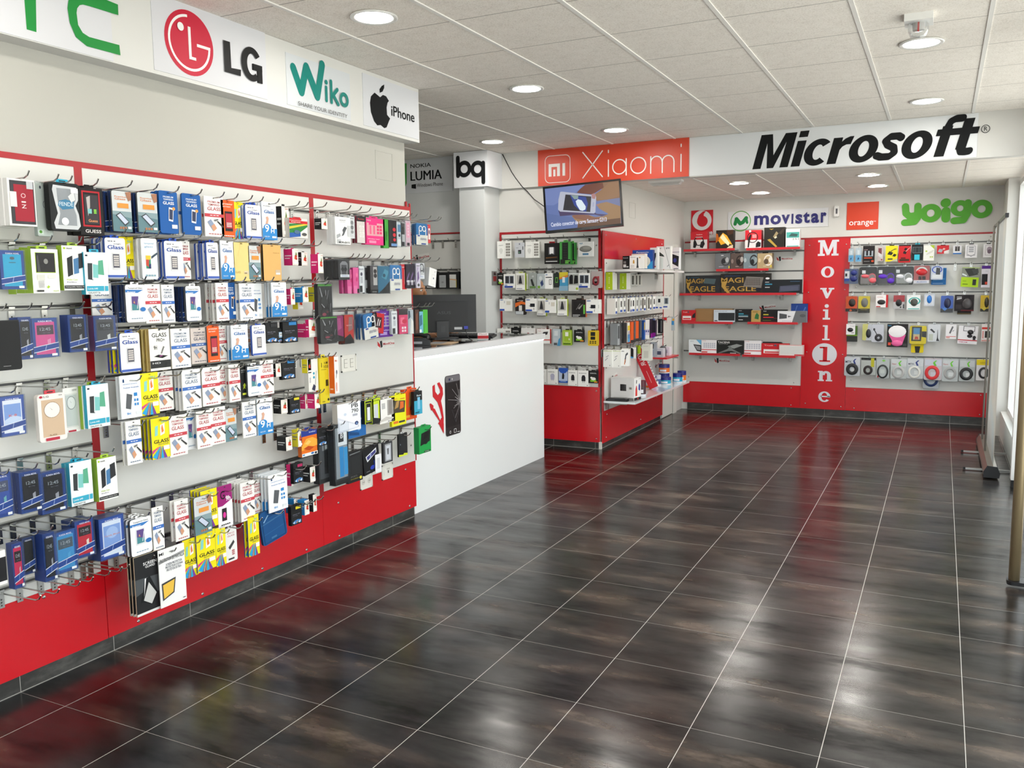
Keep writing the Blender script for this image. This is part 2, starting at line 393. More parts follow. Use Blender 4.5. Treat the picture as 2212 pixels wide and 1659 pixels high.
kick(LEFT, -.4, 2.488, .07, .384, 'red gloss kick panel below the phone case bay', [(2.35, .09), (2.6, .36), (1.5, .09)])
kick(LEFT, 2.492, 4.0, .07, .384, 'red gloss kick panel below the screen protector bay', [(.08, .36), (.16, .09), (.55, .09), (.98, .09), (1.35, .09)])
kick(LEFT, 4.002, 5.03, .07, .398, 'red gloss kick panel with sockets beside the counter', [(.15, .3), (.9, .36), (.15, .09), (.94, .09)])
trim(LEFT, -.4, 5.035, 2.142, 2.166); trim(LEFT, 2.474, 2.511, .36, 2.142); trim(LEFT, 3.979, 4.016, .38, 2.142); trim(LEFT, 5.03, 5.042, .4, 2.19)
trim(LEFT, 4.985, 5.0, 2.166, 2.2)
RU = [2.085, 1.779, 1.528, 1.228, .828]
slatwall(REAR, -4.04, -2.99, .618, 2.135, RU, 'white slatted hook panel full of chargers behind the counter', [(1.03, 2.0), (1.03, .66)])
kick(REAR, -4.04, -2.975, .066, .616, 'red gloss kick panel below the charger wall', [(1.03, .58), (1.03, .1)])
trim(REAR, -4.062, -4.04, .3, 2.16); trim(REAR, -4.04, -2.97, 2.137, 2.16); trim(REAR, -2.99, -2.965, .618, 2.137)
RS = [1.522, 1.274, 1.026]
slatwall(SIDE, 7.92, 9.93, .375, 1.87, RS, 'white slatted hook panel on side wall by the door', [(.06, 1.83), (.06, .5), (.06, .8)])
kick(SIDE, 7.89, 9.93, .055, .373, 'red gloss kick panel below the white glass shelf', [(.12, .33), (1.2, .12), (1.8, .3), (.1, .1)])
kick(SIDE, 7.89, 9.93, 1.872, 2.14, 'red gloss panel above the shelf of boxes', [(.08, 2.1), (1.0, 2.1), (1.95, 2.08)])
trim(SIDE, 7.872, 7.92, .373, 2.14, .004); trim(SIDE, 9.905, 9.93, .373, 1.87, .003)
RFL = [2.0, 1.76, 1.49, 1.15, .76]; RFR = [2.047, 1.808, 1.496, 1.149, .754]
slatwall(FAR, -2.96, -1.5, .365, 2.13, RFL, 'white slatted panel carrying red shelves on the far wall', [(.07, .42), (1.38, .4)])
slatwall(FAR, -.985, .52, .37, 2.13, RFR, 'white slatted hook panel with mice and cables on the far wall', [(.08, 2.08), (1.44, 2.1), (.08, 1.56), (.06, .46), (1.46, .45)])
kick(FAR, -2.96, -1.502, .09, .363, 'red gloss kick panel below the shelf bay, far wall', [(.07, .34), (1.35, .33), (1.35, .12)])
kick(FAR, -.983, .52, .09, .368, 'red gloss kick panel below the cable bags, far wall', [(.1, .34), (.1, .12), (1.42, .34), (1.42, .12)])
trim(FAR, -2.96, .52, 2.131, 2.15)
# the narrow red column with the shop's name down it
colm = tag(MB().box(-1.5, -.985, 10.878, 10.894, .09, 2.131, RED).build('name_panel', bevel=.001), 'tall red panel spelling the shop name downwards in white letters', 'sign panel')
for x, z in ((-1.44, 2.06), (-1.03, 2.06), (-1.44, 1.5), (-1.03, 1.53), (-1.44, .78), (-1.03, .76), (-1.44, .15), (-1.03, .13)): screw(colm, x, z, 10.877)

# ---------------------------------------------------------------- signs
def fit(pl, pts, d=0.):
    return [pl.hit(x, y, d) for x, y in pts]
class Sign:
    """flat lettering on a plane, traced where it stands; becomes one thin sheet"""
    def __init__(s, pl, d=.003): s.pl = pl; s.d = d; s.mb = MB(); s.k = 0; s.o = None
    def org(s, p):
        if s.o is None: s.o = p
        return p[0] - s.o[0], p[1] - s.o[1]
    def P(s, *px): return [s.org(s.pl.hit(x, y, s.d)) for x, y in px]
    def y(s): s.k += 1; return -.0008 * s.k
    def sheet(s, a, b, c, th=.004):
        (x0, z0), (x1, z1) = s.P(a, b); s.mb.box(min(x0, x1), max(x0, x1), 0, th, min(z0, z1), max(z0, z1), c)
    def poly(s, c, *px): flat(s.mb, s.P(*px), s.y(), c)
    def line(s, c, w, *px, caps=True): stroke(s.mb, s.P(*px), w, s.y(), c, caps)
    def text(s, t, a, b, top, c, bold=0., shear=0.):
        """a, b: baseline ends; top: point on the top edge"""
        (x0, z0), (x1, _), (_, z1) = s.P(a, b, top); s.mb.text(t, x0, z0, x1, z1, s.y(), c, bold, shear)
    def disc(s, c, cen, top, k=1., n=40):
        (x, z), (_, zt) = s.P(cen, top); r = (zt - z); flat(s.mb, ellipse(x, z, r * k, r, n), s.y(), c); return x, z, r
    def ring(s, c, x, z, r0, r1, a0=0., a1=2 * PI, n=40): band(s.mb, ellipse(x, z, r0, r0, n, a0, a1), ellipse(x, z, r1, r1, n, a0, a1), s.y(), c, a1 - a0 > 6.28)
    def done(s, name, label, cat='sign', group=None):
        o = s.mb.build(name); o.location = s.pl.world(s.o[0], s.o[1], s.d); o.rotation_euler = (0, 0, s.pl.rz); return tag(o, label, cat, group)
SHEET = 'd4d5da'
def heavy_italic(s, a, b, top, c):
    """slanted heavy lettering built letter by letter, cap height 1"""
    m = MB(); k = [0]
    def Y(): k[0] += 1; return -.0008 - .00006 * k[0]
    def rc(x, *q):
        for x0, z0, x1, z1 in q: flat(m, [(x + x0, z0), (x + x1, z0), (x + x1, z1), (x + x0, z1)], Y(), c)
    def ring(x, rx=.42, a0=0., a1=2 * PI): band(m, ellipse(x, .37, rx, .385, 36, a0, a1), ellipse(x, .37, rx - .27, .385 - .17, 36, a0, a1), Y(), c, a1 - a0 > 6.28)
    def sk(x, w, *q): stroke(m, [(x + p, z) for p, z in q], w, Y(), c); k[0] += 20
    flat(m, [(0, 0), (.27, 0), (.27, .64), (.27, 1), (0, 1)], Y(), c); flat(m, [(.88, 0), (1.15, 0), (1.15, 1), (.88, 1)], Y(), c)
    flat(m, [(.2, 1), (.37, 1), (.66, .12), (.66, 0), (.47, 0)], Y(), c); flat(m, [(.95, 1), (.78, 1), (.49, .12), (.49, 0), (.68, 0)], Y(), c)
    rc(1.24, (0, 0, .28, .74), (0, .84, .28, 1.02)); ring(1.98, .42, .24 * PI, 1.74 * PI)
    rc(2.36, (0, 0, .28, .74)); flat(m, [(2.62, .36), (2.62, .6), (2.72, .7), (2.85, .755), (2.97, .755), (2.93, .53), (2.8, .53), (2.7, .48)], Y(), c)
    ring(3.36); sk(3.79, .2, (.6, .6), (.5, .655), (.28, .655), (.16, .55), (.26, .43), (.46, .34), (.52, .2), (.4, .1), (.16, .1), (.02, .15)); ring(4.9)
    rc(5.36, (.12, 0, .4, .82), (0, .56, .56, .74)); sk(5.36, .2, (.26, .8), (.3, .94), (.42, 1.0), (.6, 1.0))
    rc(5.9, (.12, .16, .4, .98), (0, .56, .6, .74)); sk(5.9, .2, (.24, .2), (.3, .1), (.42, .09), (.52, .1))
    (x0, z0), (x1, _), (_, z1) = s.P(a, b, top); h = z1 - z0; sx = (x1 - x0 - .26 * h * .7) / 6.5
    s.mb.mesh([(x0 + x * sx + .26 * z * h, y, z0 + z * h) for x, y, z in m.v], m.f, c)
struct(bx('trim_19', -3.3, -3.2, -2.6, 5.035, 2.588, 2.938, named('fascia_white', mk_wall('d8d8d5', .02))))
s = Sign(FASCIA); G = '1f8a3c'
s.o = (1.3, 2.592); s.mb.box(0, 1.33, 0, .004, 0, .342, mat(SHEET))
s.poly(G, (50, -30), (77, -22), (78.5, 69.5), (57.5, 63.5)); s.poly(G, (20, -60), (110, -36), (110, -14), (20, -40))
C_out = [(259.5, 119.5), (187, 100), (163, 80), (150, 50), (145, 18), (147, 2), (152, -12), (166, -20), (195, -14), (254, 10)]
C_in = [(257, 97.5), (192, 80), (178, 71), (168, 54), (164.5, 28), (166, 18), (171, 11.5), (178, 10), (192, 13.5), (255, 33)]
a, b = s.P(*C_out), s.P(*C_in); band(s.mb, a, b, s.y(), G, False)
s.done('brand_sign', 'white sign panel with big green rounded capital letters, cut off at edge')
s = Sign(FASCIA); s.sheet((334, 150), (572, 70), SHEET); RD = 'c41f3a'
(x0, zb), (x1, zt), (_, zz) = s.P((354.5, 90), (460.5, 95), (405, 22.3)); (_, zlow), = s.P((430, 168))
cx, cz, r = (x0 + x1) / 2, (zz + zlow) / 2, (zz - zlow) / 2
flat(s.mb, ellipse(cx, cz, r, r, 48), s.y(), RD)
s.ring('f0f0ee', cx, cz, r * .86, r * .78, PI * .52, PI * 2, 40); wv = r * .1
s.mb.box(cx + .3 * r, cx + .86 * r, s.y(), -.0001, cz - .045 * r, cz + .045 * r, 'f0f0ee')
s.mb.box(cx - .05 * r, cx + .05 * r, s.y(), -.0001, cz - .42 * r, cz + .5 * r, 'f0f0ee'); s.mb.box(cx - .05 * r, cx + .22 * r, s.y(), -.0001, cz - .5 * r, cz - .41 * r, 'f0f0ee')
flat(s.mb, ellipse(cx - .36 * r, cz + .42 * r, .13 * r, .13 * r), s.y(), 'f0f0ee')
s.poly('161618', (480.5, 86.5), (495, 91), (498, 147), (519, 151), (518.5, 165), (484, 155))
gx = s.P((541, 138)); (ga, gz), (gb, _), (_, gt), (_, gl) = s.P((519.5, 135), (564, 150), (540, 102), (545, 176.5)); gcx = (ga + gb) / 2; gcz = (gt + gl) / 2; gr = (gb - ga) / 2; gv = (gt - gl) / 2
band(s.mb, ellipse(gcx, gcz, gr, gv, 30, .2 * PI, 1.72 * PI), ellipse(gcx + .03 * gr, gcz, gr * .48, gv * .62, 30, .2 * PI, 1.72 * PI), s.y(), '161618', False)
s.mb.box(gcx + .55 * gr, gcx + gr, s.y(), -.0001, gcz - gv * .98, gcz - .02 * gv, '161618'); s.mb.box(gcx + .1 * gr, gcx + gr, s.y(), -.0001, gcz - .3 * gv, gcz + .06 * gv, '161618')
s.done('brand_sign', 'white sign panel with round red face emblem and two black letters')
s = Sign(FASCIA); s.sheet((621, 225), (755, 160), 'd2d6da'); T = '0f7f76'
s.line(T, .05, (633, 146), (651, 198)); s.line(T, .05, (651, 198), (661, 145)); s.line(T, .05, (661, 145), (685, 208)); s.line(T, .048, (685, 208), (695, 140))
s.line(T, .022, (703.5, 189), (704.5, 217)); s.line(T, .026, (703.3, 177.5), (703.5, 178)); s.line(T, .022, (713.5, 176), (715, 221)); s.line(T, .022, (727, 194), (716, 208)); s.line(T, .022, (718.5, 206), (729, 226))
(x, z), (_, zt) = s.P((741.5, 216), (741, 200)); r = zt - z; s.ring(T, x, z, r, r - .021)
s.text('SHARE YOUR IDENTITY', (642, 227.5), (748, 255.5), (643, 219), '4a4a4a')
s.done('brand_sign', 'white sign panel with teal rounded lettering and a small tagline')
s = Sign(FASCIA); s.sheet((786, 270), (903, 200), 'd3d5da'); K = mat('1d1e1f', .75, spec=.12, name='matt_black_print')
s.poly(K, (821, 210), (809, 200), (801, 208), (799, 222), (801, 242), (808, 262), (815, 271), (822, 270), (830, 277), (835, 275), (840, 262), (842.5, 256), (836, 248), (835, 232), (837, 222), (840, 218), (834, 208), (827, 205))
s.poly(K, (820, 200.5), (819.5, 193), (824, 186), (829.5, 182.5), (829.5, 190), (826, 198))
s.text('iPhone', (845, 250), (895, 266), (846, 228), K, .01)
s.done('brand_sign', 'white sign panel with black fruit emblem and small black lettering')
# back office signs
BS = Plane(False, 7.72)
s = Sign(BS, .01); s.o = BS.hit(979, 412); (a, b), (c, d) = s.P((979, 338), (979, 412)); s.mb.box(-1.3, 0, 0, .012, 0, b - d, mat('d2d5d9'))
s.text('NOKIA', (886.5, 363.5), (931, 361), (887, 355), K, .01); s.text('LUMIA', (887, 391), (954, 387), (887, 371), K); s.text('LUMIA', (888, 391), (955, 387), (888, 371), K); s.text('Windows Phone', (901, 404.5), (957, 402), (902, 396.5), '454545')
s.poly(K, (889.5, 399), (899, 397.5), (899, 408), (889.5, 406.5)); s.poly('3da53f', (850, 353), (879, 353), (879, 396), (874, 408), (868, 411), (850, 411))
s.done('brand_sign', 'grey-white sign with black two-line lettering, behind the counter')
PF = Plane(False, 7.53)
t = tag(bx('brand_sign', -4.392, -4.014, 7.532, 7.844, 2.59, 2.935, 'e2e4e8', .002), 'white box sign with two fat black letters on the pillar', 'sign')
s = Sign(PF, .0); 
s.line(K, .042, (989, 341), (989.5, 380)); (x, z), (_, zt) = s.P((1003, 365), (1003, 347)); r = zt - z; s.ring(K, x, z, r, r * .5)
(x, z), (_, zt) = s.P((1032, 365), (1032, 348)); s.ring(K, x, z, r, r * .5); s.line(K, .042, (1044, 352), (1044.5, 393))
o = s.mb.build('lettering', t); o.location = PF.world(s.o[0], s.o[1], 0)
# header signs
s = Sign(BEAM, .012); s.o = (-3.612, 2.592); s.mb.box(0, 1.507, 0, .012, 0, .345, mat('d9472c'))
x0, z0, x1, z1 = .075, .022, .345, .285
band(s.mb, rrect(x0, z0, x1, z1, .05), rrect(x0 + .006, z0 + .006, x1 - .006, z1 - .006, .046), s.y(), 'efe9e4')
w = 'f2efec'; y = s.y(); s.mb.box(.115, .145, y, -.0001, .085, .175, w); s.mb.box(.115, .235, y, -.0001, .175, .205, w); s.mb.box(.205, .235, y, -.0001, .085, .175, w); s.mb.box(.165, .187, y, -.0001, .085, .15, w); s.mb.box(.262, .29, y, -.0001, .085, .205, w)
y = s.y(); th = .011
def st(*p): stroke(s.mb, [(a, b) for a, b in p], th, y, w)
st((.475, .05), (.675, .29)); st((.475, .29), (.675, .05)); st((.735, .05), (.735, .2)); st((.735, .27), (.735, .29))
s.ring(w, .845, .13, .072, .061); st((.912, .05), (.912, .2)); s.ring(w, 1.03, .13, .078, .067); st((1.15, .05), (1.15, .2))
s.ring(w, 1.205, .145, .06, .049, 0, PI, 20); st((1.26, .05), (1.26, .145)); s.ring(w, 1.315, .145, .06, .049, 0, PI, 20); st((1.37, .05), (1.37, .145)); st((1.435, .05), (1.435, .2)); st((1.435, .27), (1.435, .29))
s.done('brand_sign', 'wide orange sign with thin white lettering above the television')
s = Sign(BEAM, .006); s.o = (-2.1, 2.592); s.mb.box(0, 2.3, 0, .005, 0, .34, mat('dfe2e4'))
heavy_italic(s, (1625, 366), (2113, 337), (1645, 292), K)
s.text('R', (2125.5, 283), (2133, 282.5), (2126, 273.5), K); (x, z), (_, zt) = s.P((2129, 278.3), (2129, 269.5)); r = zt - z; s.ring(K, x, z, r, r * .85)
s.done('brand_sign', 'long white header sign with heavy black slanted lettering')
# far wall signs
s = Sign(FAR, -.008); s.sheet((1492.5, 508), (1540.5, 453), 'c8202c'); (x, z), (_, zt) = s.P((1516, 476), (1516, 454.5)); r = zt - z
flat(s.mb, ellipse(x, z, r, r, 36), s.y(), 'dcdcdc'); flat(s.mb, ellipse(x + .06 * r, z - .1 * r, .55 * r, .55 * r, 30), s.y(), 'c8202c')
flat(s.mb, [(x - .48 * r, z + .05 * r), (x - .3 * r, z + .55 * r), (x + .1 * r, z + .88 * r), (x + .42 * r, z + .93 * r), (x + .2 * r, z + .62 * r), (x + .2 * r, z + .35 * r)], s.y(), 'c8202c')
s.text('ne', (1528.5, 506.5), (1539, 506), (1529, 500), 'e8e8e8', .03); s.done('brand_sign', 'square red sign with white drop-shaped emblem on far wall')
s = Sign(FAR, -.008); s.sheet((1572, 497), (1790, 448), 'd9dadc', .002); (x, z), (_, zt) = s.P((1600, 477.5), (1600, 455.5)); r = zt - z; s.ring('4f9a35', x, z, r, r * .92)
GD = '1c7a3d'; s.line(GD, .042, (1588, 484), (1591, 473), caps=True); s.line(GD, .046, (1591, 473), (1599, 483), (1605, 480), (1612, 471)); s.line(GD, .03, (1612, 471), (1614, 481))
NB = '2b2a6b'
def fl(ch, px0, px1, base, top, **k): s.text(ch, (px0, base[0]), (px1, base[1]), (px0, top), NB, .035, **k)
fl('m', 1629, 1661, (486.5, 485.5), 466); fl('o', 1664, 1687, (485.5, 484), 465); fl('v', 1688, 1706, (484, 483), 464); fl('ı', 1709.5, 1713.5, (483.5, 483), 462); fl('s', 1718, 1733, (483.5, 482), 463); fl('t', 1735, 1749, (482, 481.5), 458); fl('a', 1752, 1769, (482, 481), 461); fl('r', 1773, 1785, (481, 480), 459)
s.done('brand_sign', 'white sign with green M in a ring and dark blue lettering')
s = Sign(FAR, -.008); s.sheet((1828, 497), (1899, 435), 'd4452b'); s.text('orange', (1834, 491), (1886, 489), (1835, 478.5), 'f2eeea', .01); s.text('TM', (1886, 479.5), (1892, 479), (1886, 477), 'f2eeea')
s.done('brand_sign', 'orange square sign with small white lowercase lettering')
s = Sign(FAR, -.01); YG = '55a534'; wv = .075
s.line(YG, wv, (1956, 446), (1957, 461), (1964, 467), (1977, 466), (1982, 460)); s.line(YG, wv, (1983, 445), (1982, 470), (1975, 479), (1954, 481))
def ro(cx, cy, top, k=.38, kx=1.05):
    (x, z), (_, zt) = s.P((cx, cy), (cx, top)); r = zt - z; band(s.mb, ellipse(x, z, r * kx, r, 36), ellipse(x, z, r * k, r * k * 1.05, 36), s.y(), YG)
ro(2010.5, 460.5, 440.5); s.line(YG, .09, (2043.5, 456), (2043, 472)); s.line(YG, .1, (2042.5, 438.5), (2043.5, 438.2))
ro(2074, 450, 432.5, .36); s.line(YG, wv, (2091, 438), (2089, 462), (2081, 475), (2061, 477)); ro(2120.5, 451.5, 431.5, .38)
s.done('brand_sign', 'fat green rounded lettering stuck on the far wall')
# shop name letters, slab serif, stacked down the red column
def slab(ch, px0, py0, px1, py1, c='dcdce2'):
    (x0, z1), (x1, z0) = FAR.hit(px0, py0, .008), FAR.hit(px1, py1, .008); w, h = x1 - x0, z1 - z0; m = MB(); k = [0]
    def q(a, b, e, f): k[0] += 1; m.box(a * w, e * w, -.0003 - .0001 * k[0], 0, b * h, f * h, c)
    def pg(*p): k[0] += 1; flat(m, [(a * w, b * h) for a, b in p], -.0004 - .0001 * k[0], c)
    def arc(cx, cz, rx, rz, tx, tz, a0=0., a1=2 * PI): k[0] += 1; band(m, ellipse(cx * w, cz * h, rx * w, rz * h, 30, a0, a1), ellipse(cx * w, cz * h, (rx - tx) * w, (rz - tz) * h, 30, a0, a1), -.0004 - .0001 * k[0], c, a1 - a0 > 6.28)
    if ch == 'M':
        for a in (0, .66): q(a, 0, a + .34, .13)
        q(0, .87, .3, 1); q(.7, .87, 1, 1); q(.1, 0, .24, 1); q(.74, 0, .9, 1); pg((.12, 1), (.32, 1), (.55, .2), (.45, .0)); pg((.88, 1), (.68, 1), (.45, .2), (.53, .0))
    elif ch == 'o': arc(.5, .5, .5, .5, .27, .14)
    elif ch == 'v': pg((.08, 1), (.36, 1), (.6, .3), (.46, 0), (.42, 0)); pg((.92, 1), (.74, 1), (.5, .3), (.48, 0), (.56, 0)); q(0, .85, .46, 1); q(.6, .85, 1, 1)
    elif ch == 'i': q(0, 0, 1, .12); q(.3, 0, .72, .66); q(.02, .55, .5, .66); flat(m, ellipse(.5 * w, .88 * h, .28 * w, .12 * h), -.0006, c)
    elif ch in 'l1': q(0, 0, 1, .1); q(.3, 0, .7, 1); q(.03, .9, .5, 1) if ch == 'l' else pg((.3, 1), (.3, .84), (0, .78), (0, .87))
    elif ch == 'n': q(0, 0, .42, .14); q(.56, 0, 1, .14); q(.1, 0, .34, 1); q(0, .86, .3, 1); q(.64, 0, .9, .6); arc(.56, .6, .34, .4, .26, .2, 0, PI)
    elif ch == 'e': arc(.5, .5, .5, .5, .26, .13, .0, 1.78 * PI); q(.2, .46, .95, .58)
    if ch == '!':
        m.prism(ellipse(.5 * w, .5 * h, .5 * w, .5 * h, 44), -.0008, 0, c)
        for a, b, e, f in ((.3, .16, .74, .23), (.44, .2, .61, .84), (.3, .77, .5, .84)): m.box(a * w, e * w, -.0012, -.0009, b * h, f * h, RED)
    o = m.build('letter', colm); o.location = FAR.world(x0, z0, .008)
for a in (('M', 1767.5, 519, 1811.5, 552), ('o', 1774, 575.5, 1801.5, 599.5), ('v', 1772, 622, 1801.5, 644.5), ('i', 1778, 657, 1793, 690.5), ('l', 1777, 702.5, 1792, 735), ('!', 1755, 741, 1807, 790), ('n', 1767, 801, 1797.5, 824), ('e', 1768, 845, 1793.5, 869)): slab(*a)
# small shop stickers: red hand, dark phone, red lettering
def sticker(pl, x0, y0, x1, y1, label, d=.0015, tilt=0.):
    (u0, za), (u1, zb) = pl.hit(x0, y1, d), pl.hit(x1, y0, d); w, h = u1 - u0, zb - za; m = MB(); m.box(0, w, 0, .0008, 0, h, mat('e3e3df', .25))
    for k in range(3): stroke(m, [(.02 * w, (.85 - .2 * k) * h), (.14 * w, (.42 - .14 * k) * h)], .035 * w, -.0004 - .0001 * k, 'c3242c')
    flat(m, [(.14 * w, .95 * h), (.27 * w, h), (.29 * w, .12 * h), (.19 * w, 0)], -.0008, '222326'); m.text('MovilOne', .33 * w, .34 * h, w, .68 * h, -.0005, 'b5333a', .03); m.text('Reparación de Móviles', .36 * w, .16 * h, w, .27 * h, -.0005, '999')
    o = m.build('shop_sticker'); o.location = pl.world(u0, za, d); o.rotation_euler = (0, 0, pl.rz)
    if tilt: o.rotation_euler = (0, -math.radians(tilt), pl.rz)
    tag(o, label, 'sticker', 'little shop logo stickers')
sticker(LEFT, 815.5, 733, 851.5, 752.5, 'small shop logo sticker on the panel under the purple earphones')
sticker(BACK, 895, 551, 928, 566, 'small tilted shop logo sticker behind the counter', tilt=8)
sticker(FAR, 1677, 553.5, 1712, 564.5, 'small shop logo sticker beside the beige headphone box'); sticker(FAR, 1641, 661, 1676, 670.5, 'small tilted shop logo sticker above the black keyboard boxes', tilt=8)
sticker(FAR, 1543, 774, 1576, 784.5, 'small shop logo sticker below the lowest red shelf')
sticker(SIDE, 1321, 809, 1334, 826, 'small shop logo sticker above the white gaming box', tilt=10); sticker(SIDE, 1415, 785, 1425, 797, 'small shop logo sticker beside the stacked disc tubs', tilt=10)
sticker(REAR, 1235, 534, 1256, 545, 'small shop logo sticker half behind the round charging pad pack', tilt=8)
# ---------------------------------------------------------------- goods: every kind of pack is drawn once, in a box one unit wide, high and deep
GL = 't18,84,82,89,{t},PREMIUM;t18,77,82,82,{t},TEMPERED;t16,65,84,74,{t},GLASS;r0,49,100,57,{b};g25,52,75,54,3,1,fff;p8c9ab4,12,36,30,43,60,21,42,13;pd39a78,30,26,47,32,60,21,42,13;p333,62,38,66,40,96,27,92,23;p777,44,42,66,45,70,42,50,38;g14,5,84,8,5,1,{t};e50,96,6,1.2,333'
FM = 'w2,1,98,99,3,23478f;r12,8,88,90,{c};{w}t24,90,80,94,eef,FUNDA MOVIL;p1f4490,0,14,100,24,100,36,0,26;pe8eaf2,0,26,100,36,100,37.5,0,27.5;pe8eaf2,0,12.5,100,22.5,100,24,0,14;p8fa3d4,44,19,47,19,52,31,49,31;r70,3,92,9,f2f2f2'
FW = 'r18,58,84,82,{d};t30,68,72,76,9aa0a8,12:45;t40,61,70,64,778,thu 1 may;p{s},56,44,70,48,70,30,58,28;'
INK = 'e60,55,22,9,c83a2e;e48,44,16,8,d9542a;e66,40,14,7,b92d2a;p3f7a3a,50,60,62,86,68,62;p8a7a30,58,62,70,80,72,60;t50,90,92,94,a44,ink;r10,8,90,20,f6f4f0;h{s}'
HP = 'p3a78b8,8,14,40,4,62,12,92,6,90,20,60,26,30,22;pdfe6ee,14,12,34,18,26,6;pb98a6a,40,10,60,22,54,6;pdfe6ee,62,10,86,22,80,6;t14,52,80,57,889,black ink;t14,44,60,48,778,cartridge;r40,80,90,94,{c};h111'
BOXL = []
